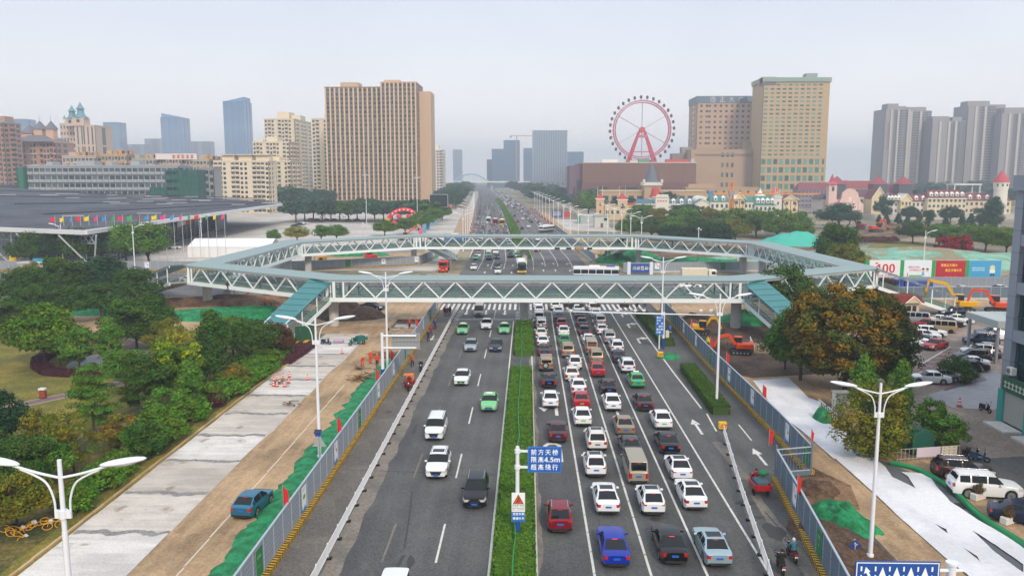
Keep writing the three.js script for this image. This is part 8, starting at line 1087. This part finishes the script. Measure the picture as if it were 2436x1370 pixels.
const POSE={
stand:[...head(0,1.62,0.02),...torso(0.95),...limb([-0.2,1.4,0],[-0.25,1.12,-0.02],[-0.24,0.87,0.06],0.062,0.05,0.036,2),...limb([0.2,1.4,0],[0.25,1.12,-0.02],[0.24,0.87,0.06],0.062,0.05,0.036,2),...hand(-0.24,0.84,0.07),...hand(0.24,0.84,0.07),...limb([-0.1,0.88,0],[-0.11,0.48,0.02],[-0.11,0.1,-0.02],0.1,0.068,0.048,3),...limb([0.1,0.88,0],[0.11,0.48,0.02],[0.11,0.1,-0.02],0.1,0.068,0.048,3),[[-0.11,0.05,-0.04],[-0.12,0.04,0.14],0.05,0.04,4],[[0.11,0.05,-0.04],[0.12,0.04,0.14],0.05,0.04,4]],
walk:[...head(0,1.6,0.06),...torso(0.93,0.04),...limb([-0.2,1.38,0.04],[-0.25,1.12,-0.12],[-0.23,0.9,-0.12],0.062,0.05,0.036,2),...limb([0.2,1.38,0.04],[0.25,1.12,0.08],[0.23,0.92,0.24],0.062,0.05,0.036,2),...hand(-0.23,0.87,-0.11),...hand(0.23,0.9,0.26),...limb([-0.1,0.86,0],[-0.11,0.48,0.2],[-0.11,0.1,0.26],0.1,0.068,0.048,3),...limb([0.1,0.86,0],[0.11,0.47,-0.08],[0.11,0.14,-0.34],0.1,0.068,0.048,3),[[-0.11,0.05,0.24],[-0.12,0.05,0.42],0.05,0.04,4],[[0.11,0.09,-0.36],[0.12,0.04,-0.2],0.05,0.04,4]],
ride:[...head(0,1.42,0.06),...torso(0.76,0.06),...limb([-0.2,1.2,0.06],[-0.27,0.98,0.2],[-0.3,0.98,0.46],0.064,0.052,0.038,2),...limb([0.2,1.2,0.06],[0.27,0.98,0.2],[0.3,0.98,0.46],0.064,0.052,0.038,2),...hand(-0.3,1.0,0.48),...hand(0.3,1.0,0.48),...limb([-0.1,0.74,0.02],[-0.14,0.72,0.42],[-0.13,0.36,0.4],0.1,0.07,0.05,3),...limb([0.1,0.74,0.02],[0.14,0.72,0.42],[0.13,0.36,0.4],0.1,0.07,0.05,3),[[-0.13,0.3,0.38],[-0.13,0.28,0.54],0.05,0.04,4],[[0.13,0.3,0.38],[0.13,0.28,0.54],0.05,0.04,4]],
bend:[...head(0,1.32,0.42),...torso(0.9,0.0).slice(3),[[0,0.92,0],[0,1.16,0.26],0.15,0.15,2],[[-0.1,1.2,0.32],[0.1,1.2,0.32],0.1,0.1,2],...limb([-0.2,1.2,0.32],[-0.22,0.92,0.36],[-0.12,0.74,0.5],0.062,0.05,0.036,2),...limb([0.2,1.2,0.32],[0.22,0.92,0.36],[0.12,0.74,0.5],0.062,0.05,0.036,2),...hand(-0.12,0.72,0.52),...hand(0.12,0.72,0.52),...limb([-0.1,0.86,0],[-0.13,0.48,0.08],[-0.13,0.1,0],0.1,0.068,0.048,3),...limb([0.1,0.86,0],[0.13,0.48,0.08],[0.13,0.1,0],0.1,0.068,0.048,3),[[-0.13,0.05,-0.02],[-0.13,0.04,0.16],0.05,0.04,4],[[0.13,0.05,-0.02],[0.13,0.04,0.16],0.05,0.04,4]],
};
const bodies={};for(const k in POSE)bodies[k]=bodyGeo(POSE[k]);
const mSkinV=new THREE.MeshStandardMaterial({vertexColors:true,roughness:0.8,side:THREE.DoubleSide});
const lin=(h)=>{const c=new THREE.Color(h);return [c.r,c.g,c.b];};
function person(label,pose,x,y,z,turn,cols){const b=bodies[pose],C=cols.map(lin),g=new THREE.BufferGeometry(),a=new Float32Array(b.reg.length*3);b.reg.forEach((r,i)=>a.set(C[r],i*3));g.setAttribute('position',new THREE.BufferAttribute(b.p,3));g.setAttribute('normal',new THREE.BufferAttribute(b.nr,3));g.setAttribute('color',new THREE.BufferAttribute(a,3));const m=mesh('person',g,mSkinV);m.position.set(x,y,z);m.rotation.y=turn;return tag(m,label,'person');}
const SK=0xb58468,HR=0x17120f,DKT=0x1c2230,SH=0x15151a,OR=0xd8421a;
for(const [px,py,pose,turn,top,tr,hat,lab]of [
[861,872,'bend',0.6,OR,OR,0xd8b020,'worker in orange overalls bending at the left of the group by the timber'],[881,865,'stand',2.6,OR,OR,0xd8b020,'worker in orange overalls standing second in the group by the timber'],[897,873,'stand',0.2,OR,0x22252c,0xd8a020,'worker in orange jacket and dark trousers standing by the sign post'],[974,782,'walk',0.4,0xb83a2a,0x20222c,0xc8302a,'worker in red vest walking by the white boards on the dirt yard'],[631,731,'stand',0,OR,0x1d2028,0xd0281c,'worker in orange vest on the earth bank, left one'],[645,731,'stand',1.2,0xb86a3a,0x2a2a30,0xd0281c,'worker in dull orange vest on the earth bank, right one'],[1684,828,'stand',-0.6,0xb8d020,0x1f242c,0xd0281c,'worker in yellow-green vest and red helmet beside the orange digger'],
[1035,784,'walk',0,0x1d3f8c,0x1b2030,HR,'pedestrian in a blue jacket walking along the left hoarding'],[1025,800,'walk',3.1,0x8a2630,0x2a4a6c,HR,'pedestrian in a dark red jacket beside the left hoarding'],[1019,812,'walk',0,0x2a2a2c,0x1c1c22,HR,'pedestrian in dark clothes in front of the dark red jacket'],[1058,752,'walk',0,0x20242c,0x1a1c24,HR,'left walker of the trio in dark clothes below the crosswalk'],[1064,753,'walk',0,0x7c2428,0x1a2030,HR,'middle walker of the trio in a dark red top below the crosswalk'],[1070,751,'walk',0,0x24222c,0x1a1c24,HR,'right walker of the trio in dark clothes below the crosswalk'],[981,873,'walk',0,0xa85a2a,0x1a1c24,HR,'pedestrian in brown orange top beside the striped plinth'],
[1503,728,'stand',3.1,0xb8d040,0x8c2c30,0x20242c,'traffic warden in a yellow vest at the right end of the crosswalk'],[1476,722,'walk',1.5,0x24262c,0x1c1c22,HR,'dark clothed pedestrian on the right half of the crosswalk'],[2275,765,'stand',0.5,0xb4e020,0xa8d020,0x9ad020,'person in bright yellow-green clothes standing among the parked cars'],
]){const [x,z]=G(px,py);person(lab,pose,x,0.02,z,turn,[SK,hat,top,tr,SH]);}
for(const [x,z,c,l]of [[-47,-140.6,0xa03038,'pedestrian in red on the bridge deck at the left corner'],[-63.5,-168,0xb8c84a,'person in yellow on the left bridge side span'],[-52,-138.5,0x22262e,'dark clothed pedestrian on the near left bridge span'],[20,-228,0x2a3440,'pedestrian on the far bridge span']])person(l,'walk',x,5.3,z,1.2,[SK,HR,c,DKT,SH]);
function scooter(label,x,z,turn,hex,box){const t=thing('scooter',label,'scooter',[x,0.014,z],turn),c=carPaint(hex,0);for(const zz of [-0.62,0.62]){const w=part('wheel',new THREE.TorusGeometry(0.2,0.07,7,18).rotateY(Math.PI / 2).translate(0,0.26,zz),mRubber,t);mesh('rim',cyl(0.15,0.15,0.05,0,0,0,12).rotateZ(Math.PI / 2).translate(0,0.26,zz),mRim,w);}part('body',extr([[-0.75,0.38],[-0.2,0.3],[0.25,0.24],[0.42,0.28],[0.5,0.9],[0.42,0.96],[0.28,0.4],[-0.1,0.42],[-0.2,0.66],[-0.72,0.68]],0.3,0,0,0,Math.PI / -2,0.03),c,t);part('seat',rbx(0.3,0.12,0.7,0.05,0,0.74,-0.4),mBlack,t);part('handlebar',rod([-0.34,1.0,0.42],[0.34,1.0,0.42],0.025,6),mBlack,t);part('headlight',sph(0.09,0,0.92,0.52,1,1,0.7),mHead,t);part('tail_light',rbx(0.18,0.08,0.05,0.02,0,0.62,-0.78),mTaill,t);part('number_plate',rbx(0.22,0.14,0.02,0.01,0,0.46,-0.8),M(0xd8dadc,0.5),t);for(const s of [-1,1])part('mirror',sph(0.07,s*0.3,1.16,0.4,1,0.7,0.4),mBlack,t);if(box)part('top_box',rbx(0.4,0.34,0.36,0.05,0,0.96,-0.86),M(box,0.6),t);return t;}
for(const [px,py,turn,hx,top,tr,hat,lab,box]of [
[1884,1330,3.2,0x5c1c1c,0x2e6a80,0x3a2024,0xc8ccd0,'blue-topped scooter rider with white helmet ahead at the bottom right'],[1857,1358,3.1,0x18181c,0x141418,0x17171c,0x101014,'black clad scooter rider nearest the bottom right edge'],[1001,884,0.1,0x20304c,0x23262e,0x1c2030,0x6c2a2a,'scooter rider in dark clothes coming down the left bicycle lane'],[1516,737,3.1,0x1c2030,0x1c2430,0x1a1c24,0x101216,'dark scooter rider waiting at the crosswalk, left one'],[1534,737,3.1,0x8c2430,0x3a4a60,0x1a1c24,0x14161c,'scooter rider with red leg cover waiting at the crosswalk'],[1594,795,3.1,0x1d4f9c,0x2a6ab0,0x1c2030,0x2a5aa0,'blue scooter rider on the side lane by the control box'],[1594,742,3.1,0x2a5a9c,0x5a6a80,0x1c2030,0x202020,'scooter rider with blue load on the side lane below the stair']]){const [x,z]=G(px,py);scooter('scooter carrying the '+lab.replace('scooter rider','person').replace(/ rider/,''),x,z,turn,hx,box);person(lab.replace('scooter rider','person riding a scooter').replace('rider','person riding'),'ride',x-0.4*Math.sin(turn)*0.7,0.0,z-0.4*Math.cos(turn)*0.7,turn,[SK,hat,top,tr,SH]);}
for(const [px,py,turn,hx,lab,box]of [[2312,1092,1.2,0x16161a,'black parked scooter beside the hung quilt',0],[2330,1098,1.0,0x1f4a6c,'blue parked scooter with top box near the hung quilt',0x1a1a20],[775,820,1.3,0x1d3a5c,'dark blue scooter parked by the green site gate',0],[2345,980,0.2,0x17171c,'black scooter parked at the shop corner',0]]){const [x,z]=G(px,py);scooter(lab,x,z,turn,hx,box);}
function trike(label,x,z,turn,hex,load,cover){const t=thing('tricycle',label,'tricycle',[x,0.014,z],turn),c=carPaint(hex,0);part('cargo_bed',[bx(1.3,0.08,1.7,0,0.62,-0.55),bx(0.06,0.42,1.7,-0.63,0.84,-0.55),bx(0.06,0.42,1.7,0.63,0.84,-0.55),bx(1.3,0.42,0.06,0,0.84,-1.4),bx(1.3,0.42,0.06,0,0.84,0.3)],c,t);for(const [wx,wz]of [[-0.55,-0.7],[0.55,-0.7],[0,1.35]])part('wheel',new THREE.TorusGeometry(0.24,0.08,7,18).rotateY(Math.PI / 2).translate(wx,0.32,wz),mRubber,t);part('front_frame',[bar([0,0.6,0.3],[0,0.5,1.1],0.4,0.2),bar([0,0.45,1.2],[0,1.1,1.0],0.14),rbx(0.4,0.3,0.3,0.05,0,0.8,1.2)],c,t);part('handlebar',rod([-0.4,1.15,0.95],[0.4,1.15,0.95],0.03,6),mBlack,t);part('seat',rbx(0.4,0.16,0.4,0.05,0,0.86,0.5),mBlack,t);part('headlight',sph(0.1,0,0.98,1.3),mHead,t);if(load)part('load',rbx(1.05,0.5,1.3,0.2,0,1.05,-0.55),M(load,0.8),t);if(cover)part('rain_cover',rbx(1.2,0.08,1.0,0.03,0,1.9,0.7),M(cover,0.7),t),part('cover_post',[cyl(0.02,0.02,1.1,-0.4,1.4,0.4,6),cyl(0.02,0.02,1.1,0.4,1.4,0.4,6)],mGrey,t);return t;}
{let [x,z]=G(974,925);trike('red cargo tricycle with orange canopy coming down the left bicycle lane',x,z,0.05,0x8c1a1e,0xc8702a,0xd8722a);person('person in red jacket riding the red cargo tricycle','ride',x,0.15,z+0.1,0.05,[SK,0x9c2a26,0xb02024,0x22222a,SH]);
[x,z]=G(1803,1170);trike('red cargo tricycle carrying green sack, driving away on the side lane',x,z,3.2,0xa01c1c,0x3c5560,0);person('person in a red coat riding the tricycle on the side lane','ride',x,0.15,z-0.5,3.2,[SK,0x2a2226,0xb81c2c,0x22222a,SH]);const s=mesh('sack',sph(0.42,0,0,0,1.1,0.6,0.8,12),M(0x176a44,0.7));s.position.set(x+0.35,1.62,z+0.1);tag(s,'dark green sack tied on top of the red tricycle','sack');
[x,z]=G(850,820);trike('teal cargo tricycle parked on the broken concrete road',x,z,-0.7,0x1a6f66,0x1f5f5a,0);}
function coneThing(label,px,py,s=1){const [x,z]=G(px,py),t=thing('traffic_cone',label,'traffic cone',[x,0.05,z]);part('base',rbx(0.42,0.06,0.42,0.02,0,0.03,0),M(0xb8421c,0.6),t);part('body',cyl(0.04,0.17,0.72,0,0.42,0,12),M(0xd0401c,0.6),t);part('reflective_band',cyl(0.085,0.112,0.14,0,0.52,0,12),M(0xdcdcdc,0.5),t);part('reflective_band',cyl(0.128,0.152,0.12,0,0.26,0,12),M(0xdcdcdc,0.5),t);t.scale.setScalar(s);}
[[651,912],[660,905],[673,903],[688,898],[650,920],[658,921],[676,921],[686,913],[731,905]].forEach(([a,b],i)=>coneThing(['leftmost','second','third','rear','front left','front middle','front right','right','lone'][i]+' striped cone of the group round the broken slab',a,b));coneThing('small striped cone near the parked scooter on the concrete road',813,842);coneThing('orange traffic cone on the paving before the shop',2284,968,1.3);coneThing('striped cone beside the yellow digger behind the parking lot',2305,748);
seed(818);const heapOf=(name,label,px,py,n,L,col,spread=1.2,part0='plank')=>{const [x,z]=G(px,py),t=thing(name,label,name.replace('_',' '),[x,0.03,z]);for(let i=0;i<n;i++){const a=rr(0,3.14),p=[rr(-spread,spread),0.05+i*0.035,rr(-spread,spread)*0.7];part(part0,bar([p[0]-Math.cos(a)*L / 2*rr(0.6,1),p[1],p[2]-Math.sin(a)*L / 2],[p[0]+Math.cos(a)*L / 2,p[1]+rr(0,0.25),p[2]+Math.sin(a)*L / 2*rr(0.6,1)],0.16,0.06),M(pick(col),0.9),t);}};
heapOf('timber_heap','untidy heap of timber boards beside the green mesh strip',855,905,18,2.6,[0x8c6c46,0x9c7c54,0x74583c]);heapOf('timber_heap','scattered dark boards near the orange workers',850,878,7,2.0,[0x5c4a3a,0x7c6448]);heapOf('rubble_heap','broken concrete pieces ringed by striped cones',668,915,16,0.9,[0x8a7a68,0x6c6056,0x9c8c78],1.0,'slab_piece');heapOf('board_stack','white boards lying on the dirt yard beside the worker in red',960,785,6,4.2,[0xd2d0c8,0xc2c0b8],0.6);heapOf('rebar_cage','brown steel reinforcing bars stacked behind the road sign',920,850,16,4.4,[0x6c4630,0x8a5a3a],1.6,'bar');heapOf('debris_heap','brown debris patch on the broken concrete road',695,965,9,0.8,[0x7c5a44,0x5c4434],0.9,'scrap');
{const t=thing('site_gate','dark green site gate panel on a striped base by the teal stair','fence'),a=G(702,818),b=G(752,812),g=mg([bx(1,2.3,0.06)]);for(let k=0;k<4;k++){const p=part('panel',bar([mix(a[0],b[0],k / 4),1.5,mix(a[1],b[1],k / 4)],[mix(a[0],b[0],(k+0.96) / 4),1.5,mix(a[1],b[1],(k+0.96) / 4)],0.06,2.2),M(0x0f4a2c,0.7),t);void p;}g.dispose();part('striped_base',bar([a[0],0.2,a[1]+0.05],[b[0],0.2,b[1]+0.05],0.3,0.4),mStripe,t);}
{const bag=mesh('bundle',rbx(1.6,0.5,0.9,0.2),M(0xb49ac0,0.8));const [x,z]=G(805,815);bag.position.set(x,0.3,z);tag(bag,'lilac wrapped bundle lying on the broken concrete road','bundle');}
{const t=thing('excavated_pit','square pit with concrete rim beside the left hoarding','pit'),[x,z]=G(965,775);part('rim',[bx(0.4,0.4,9,x-2.2,0.2,z),bx(5,0.4,0.4,x,0.2,z+4.3),bx(5,0.4,0.4,x,0.2,z-4.3)],M(0x9a8a78,0.9),t);part('pit_floor',bx(4,0.06,8.4,x+0.1,0.05,z),mEarthDark,t);part('concrete_cover',bx(3.6,0.12,2.2,x+0.3,0.3,z+1.6),M(0xb4b4b2,0.9),t);}
{const t=thing('litter_bin','brown litter bin with white top beside the park path','litter bin'),[x,z]=G(101,948);part('body',rbx(0.7,0.8,0.5,0.05,x,0.5,z),M(0x8a4028,0.7),t);part('top',rbx(0.76,0.25,0.56,0.06,x,1.1,z),M(0xd2d2cc,0.5),t);part('post',bx(0.6,0.3,0.1,x,0.9,z),mDark,t);}
for(const [px,py,tu,ly,l]of [[20,1275,0.4,1,'yellow bicycle fallen by the olive tree, leftmost'],[30,1290,1.0,1,'yellow bicycle fallen nearest the paving corner'],[50,1270,-0.3,1,'yellow bicycle in the middle of the fallen group'],[88,1262,0.2,1,'yellow bicycle lying apart near the lamp post'],[118,1255,0.3,1,'yellow bicycle frame lying closest to the lamp post']]){const [x,z]=G(px,py),t=thing('bicycle',l,'bicycle',[x,0.14,z],tu),y=M(0xd0960f,0.5);for(const s of [-0.52,0.52])part('wheel',new THREE.TorusGeometry(0.32,0.03,6,24).translate(s,0.32,0),y,t);part('frame',[rod([-0.52,0.32,0],[-0.15,0.75,0],0.025),rod([-0.15,0.75,0],[0.35,0.78,0],0.03),rod([0.35,0.85,0],[0.52,0.32,0],0.025),rod([-0.1,0.3,0],[0.35,0.7,0],0.03),rod([-0.52,0.32,0],[-0.1,0.3,0],0.025)],y,t);part('saddle',rbx(0.26,0.07,0.14,0.03,-0.18,0.86,0),mBlack,t);part('handlebar',rod([0.3,0.98,-0.28],[0.3,0.98,0.28],0.02),mBlack,t);part('basket',rbx(0.28,0.2,0.3,0.03,0.5,0.84,0),M(0xc9c9c4,0.6),t);t.rotation.x=ly*-1.25;}
for(const [px,py,l]of [[2232,1118,'white planter box nearest the hung quilt'],[2328,1188,'white planter box beside the white off-road car'],[2400,1245,'white planter box before the dark navy car']]){const [x,z]=G(px,py),t=thing('planter',l,'planter',[x,0.02,z],0.5);part('box',rbx(1.3,0.55,0.55,0.06,0,0.28,0),M(0xd6d4d0,0.7),t);const s=part('plant',TP.bush.g,leafMat(0x5c4a34),t);s.scale.set(0.36,0.5,0.26);s.position.y=0.4;}
{const p=[[2120,1106],[2180,1120],[2260,1165],[2330,1230],[2436,1300],[2500,1345]].map(([a,b])=>{const [x,z]=G(a,b);return [x,0.14,z];});tag(mesh('green_mesh_roll',tube(p,0.26,8,60),mNet),'rolled green mesh lying along the parking edge beside the white sheet','mesh roll');const q=mesh('green_mesh_mound',heap(0.9,1.6,1.3,41,14),mNet);const [x,z]=G(1960,1000);q.position.set(x,0.02,z);tag(q,'green mesh draped at the end of the little white fence','mound');}
{const t=thing('tarpaulin_shelter','dark green tarpaulin shelter with pitched end behind the bushes','shelter'),[x,z]=G(2170,1070);part('cover',extr([[-1.1,0],[1.1,0],[1.1,1.7],[0,2.3],[-1.1,1.7]],3.6,0,0,0,0.25,0.04),M(0x0f5646,0.7),t);part('hem',bx(2.3,0.1,3.7,0,0.05,0,0.25),M(0x0b3f34,0.8),t);t.position.set(x,0.02,z-0.5);}
{const t=thing('metal_fence','low metal fence hung with a pale quilt and printed cloth','fence'),a=G(2135,1098),b=G(2283,1088);for(let k=0;k<=16;k++)part('bar',cyl(0.025,0.025,1.1,mix(a[0],b[0],k / 16),0.55,mix(a[1],b[1],k / 16),6),M(0xb0aca0,0.6),t);part('rail',bar([a[0],1.1,a[1]],[b[0],1.1,b[1]],0.05),M(0xb0aca0,0.6),t);part('rail',bar([a[0],0.2,a[1]],[b[0],0.2,b[1]],0.05),M(0xb0aca0,0.6),t);
const cl=(u0,u1,m,n,l)=>{const q=tag(mesh('hung_cloth',bar([mix(a[0],b[0],u0),0.72,mix(a[1],b[1],u0)+0.07],[mix(a[0],b[0],u1),0.72,mix(a[1],b[1],u1)+0.07],0.06,0.86),m),l,'cloth');void n;return q;};cl(0.3,0.68,M(0xcfc3d2,0.9),0,'pale lilac quilt hung over the low metal fence');cl(0.7,0.95,canvasMat(64,64,(g)=>{g.fillStyle='#d8d2c2';g.fillRect(0,0,64,64);g.fillStyle='#b89a6c';for(let k=0;k<9;k++)g.fillRect(6+(k%3)*20,6+Math.floor(k / 3)*20,9,7);}),0,'cream printed cloth hung beside the lilac quilt');
const w=thing('cable_cabinet','white utility cabinet beside the huge golden tree','cabinet'),[x,z]=G(2000,975);part('cabinet',rbx(1.5,1.9,1.1,0.04,x,0.95,z),M(0xcfcfca,0.6),w);part('top',rbx(1.7,0.12,1.3,0.03,x,1.98,z),M(0xb9b4a8,0.7),w);part('door_seam',bx(0.03,1.6,0.02,x,0.95,z+0.56),mGrey,w);const f=thing('picket_fence','short white metal fence round the white utility cabinet','fence'),c0=G(1948,975),c1=G(1990,1010);for(let k=0;k<=10;k++)part('picket',bx(0.05,1.2,0.05,mix(c0[0],c1[0],k / 10),0.6,mix(c0[1],c1[1],k / 10)),M(0xd2d2ce,0.6),f);part('rail',bar([c0[0],1.15,c0[1]],[c1[0],1.15,c1[1]],0.06),M(0xd2d2ce,0.6),f);}
{const t=thing('guard_hut','cream guard hut with red roof and white gable at the parking lot entrance','hut'),[x,z]=G(2142,752);t.position.set(x,0,z);t.rotation.y=0.1;part('wall',bx(5,2.8,3.4,0,1.4,0),M(0xc6b294,0.85),t);part('roof',extr([[-3.3,2.7],[3.3,2.7],[2.0,4.0],[-2.0,4.0]],4.4),M(0x7c2c28,0.75),t);part('gable',extr([[-0.3,2.7],[2.3,2.7],[1.0,3.8]],0.4,0,0,2.2),M(0xc6b294,0.85),t);for(const s of [-1,1])part('bargeboard',bar([1,3.95,2.45],[1+s*1.5,2.7,2.45],0.16,0.14),M(0xe6e4de,0.6),t);for(const o of [-1.4,0.6,1.6]){const w=part('window',bx(0.7,1.2,0.06,o,1.6,1.73),mGlassDark,t);mesh('frame',bx(0.86,0.08,0.1,o,2.24,1.74),M(0xe6e4de,0.6),w);}}
{const t=thing('marquee_tent','long white ridge tent behind the left bridge corner','tent'),[a,za]=G(446,612),b=xat(640,-za+2),wM=M(0xe2e3e6,0.7);const W=b-a;for(let k=0;k<5;k++){const x0=a+W*k / 5,x1=a+W*(k+1) / 5-0.06;part('wall_panel',bx(x1-x0,3.2,0.1,(x0+x1) / 2,1.6,za),wM,t);for(const s of [1,-1])part('roof_panel',bar([(x0+x1) / 2,3.2,za+0.2-(s<0?12.4:0)],[(x0+x1) / 2,5.4,za-6],x1-x0,0.08),wM,t);}part('end_wall',extr([[-6,0],[6,0],[6,3.2],[0,5.35],[-6,3.2]],0.1,a,0,za-6,Math.PI / 2),M(0xd8dade,0.7),t);}
const arch=(name,lab,px,py,R,r,seg,ball)=>{const [x,z]=G(px,py),t=thing(name,lab,'inflatable arch',[x,0,z],0.1);const n=seg.length;seg.forEach((c,i)=>{const p=[];for(let k=0;k<=4;k++){const a=Math.PI*(i+k / 4) / n;p.push([-Math.cos(a)*R,Math.sin(a)*R,0]);}part('arch_section',tube(p,r,10,8),M(c,0.5),t);});if(ball)for(let k=0;k<5;k++)part('red_lantern',sph(r*1.3,(k-2)*R*0.28,R*0.25+(k%2)*3,0.5),M(0xc8202c,0.5),t);for(let k=0;k<7;k++){const a=Math.PI*(0.28+0.44*k / 6);part('white_character',bx(0.7,0.7,0.1,-Math.cos(a)*R,Math.sin(a)*R,r+0.02,0,0,Math.PI / 2-a),M(0xe8d0c8,0.6),t);}};
arch('inflatable_arch','red inflatable arch with yellow and green feet left of the plaza trees',95,632,7.4,1.1,[0xd8b818,0x1f8a3c,0xc8202c,0xc8202c,0xc8202c,0xc8202c,0x1f8a3c,0xd8b818],0);arch('inflatable_arch','red inflatable arch with hanging lanterns at the plaza edge before the brown tower',961,540,8.6,1.0,[0xd8a818,0xc8202c,0xc8202c,0xc8202c,0xc8202c,0xd8a818],1);
{const t=thing('letter_sculpture','tall red letter-shaped frame before the exhibition hall wall','sculpture'),[x,z]=G(73,622);part('leg',bar([x-1.8,0,z],[x-0.3,6.6,z],0.7),M(0xa81c30,0.6),t);part('leg',bar([x+1.8,0,z],[x+0.3,6.6,z],0.7),M(0xa81c30,0.6),t);part('crossbar',bar([x-1,3,z],[x+1,3,z],0.6),M(0xa81c30,0.6),t);const w=thing('backdrop_board','red and blue event boards at the left edge before the hall','board'),[bx0,bz]=G(-20,622);part('red_panel',bx(6,4.4,0.2,bx0+2.6,2.4,bz),M(0xc83c3c,0.6),w);part('blue_panel',bx(3.4,4.2,0.2,bx0+7.5,2.3,bz),M(0x1d2f6c,0.6),w);const k=thing('kiosk','low kiosk with blue roof strip behind the left hoarding','kiosk'),[kx,kz]=G(95,645);part('wall',bx(9,2.2,4,kx,1.1,kz),M(0xb4aea0,0.8),k);part('roof',bx(9.6,0.3,4.6,kx,2.4,kz),M(0xc2c4be,0.7),k);part('blue_fascia',bx(6,0.9,0.2,kx+1.2,2.9,kz),M(0x2a8fb0,0.6),k);const u=thing('umbrella','yellow sun umbrella beside the kiosk behind the left hoarding','umbrella'),[ux,uz]=G(140,640);part('canopy',cone(1.8,0.9,ux,3,uz,8),M(0xdcc410,0.7),u);part('pole',cyl(0.05,0.05,3,ux,1.5,uz,6),mGrey,u);}
{const t=thing('site_steps','small concrete steps with white railing beside the orange digger','steps'),[x,z]=G(1815,842);for(let k=0;k<6;k++)part('step',bx(2.2,0.2,0.5,x,0.15+k*0.17,z-k*0.42),M(0x8a7c68,0.9),t);part('railing',[bar([x-1.2,1.0,z+0.2],[x-1.2,2.0,z-2.4],0.08),...[0,1,2].map((k)=>bx(0.07,1.1,0.07,x-1.2,0.6+k*0.4,z-k*1.1))],M(0xd2d4d4,0.5),t);
const b=thing('marker_post','orange and white chequered marker on the island end beside green mesh','marker',[...(()=>{const [q,w]=G(1571,852);return [q,0.1,w];})()]);part('drum',rbx(0.8,0.7,0.5,0.06,0,0.45,0),M(0xd8b020,0.6),b);part('chequer',[-0.2,0,0.2].flatMap((u)=>[bx(0.13,0.14,0.03,u,0.35,0.26),bx(0.13,0.14,0.03,u+0.1,0.55,0.26)]),M(0xc8382c,0.6),b);
const c=thing('marker_post','yellow and red chequered marker at the near island end','marker',[...(()=>{const [q,w]=G(1719,1022);return [q,0.05,w];})()]);part('drum',rbx(0.8,0.7,0.5,0.06,0,0.4,0),M(0xd8b020,0.6),c);part('chequer',[-0.2,0,0.2].flatMap((u)=>[bx(0.13,0.14,0.03,u,0.3,0.26),bx(0.13,0.14,0.03,u+0.1,0.5,0.26)]),M(0xc8382c,0.6),c);
const d=thing('portable_office','white site cabins beside the concrete yard right of the avenue','cabin'),[dx,dz]=G(1430,540);part('wall',bx(7,5.4,9,dx,2.7,dz),M(0xb9beb8,0.7),d);part('roof',bx(7.6,0.3,9.6,dx,5.55,dz),M(0x8f9a94,0.7),d);part('door',bx(1.2,2.1,0.1,dx,1.1,dz+4.55),M(0x6c3a34,0.6),d);part('window',bx(1.6,1.2,0.1,dx+1.8,4,dz+4.55),mGlassDark,d);const e=thing('site_shed','grey site sheds with green framed end right of the avenue','shed'),[ex,ez]=G(1395,530);part('wall',bx(9,4,14,ex,2,ez),M(0x9fa8a4,0.7),e);part('green_end',[bx(0.9,4.2,0.2,ex-4,2.1,ez+7.1),bx(0.9,4.2,0.2,ex+4,2.1,ez+7.1)],M(0x15906c,0.6),e);part('roof',bx(9.6,0.3,14.6,ex,4.2,ez),M(0xb4bab6,0.7),e);const f=thing('info_board','blue information board beside the far avenue at right','board'),[fx,fz]=G(1325,520);part('board',bx(6,4,0.3,fx,2.8,fz),M(0x24407c,0.6),f);part('text_line',[0,1,2].map((k)=>bx(4.6,0.35,0.06,fx,3.8-k*0.9,fz+0.18)),M(0xc8d0dc,0.6),f);const h=thing('info_board','red information board next to the blue one beside the far avenue','board');part('board',bx(4,3.6,0.3,fx+5.6,2.6,fz-1),M(0xb03a3a,0.6),h);part('leg',bx(0.2,1,0.2,fx+5.6,0.4,fz-1),mGrey,h);}
{
for(const [o,lab]of [[-18.6,'line of red barrier boards left of the far avenue'],[20.2,'line of red barrier boards right of the far avenue']]){const t=thing('barrier_line',lab,'barrier');for(let i=0;i<40;i++){const z=-300-i*8.5,x=roadX(z)+o-(o<0?(i*0.1):0);part('barrier_board',bx(0.2,1.5,5.6,x,0.85,z,roadA(z)),M(i%3?0xb4383c:0xc8c6c4,0.6),t);}}
seed(71);const t=thing('roll_banner','row of pink and blue plaza banners along the far left footpath','banner row');for(let i=0;i<9;i++){const [x,z]=G(1000+i*9,562-i*8);part('banner',bx(1.6,3.6,0.2,x,1.8,z),M(pick([0xc85c6c,0x5c9ac0,0xc83c4c]),0.7),t);}}
renderer.render(scene,camera);
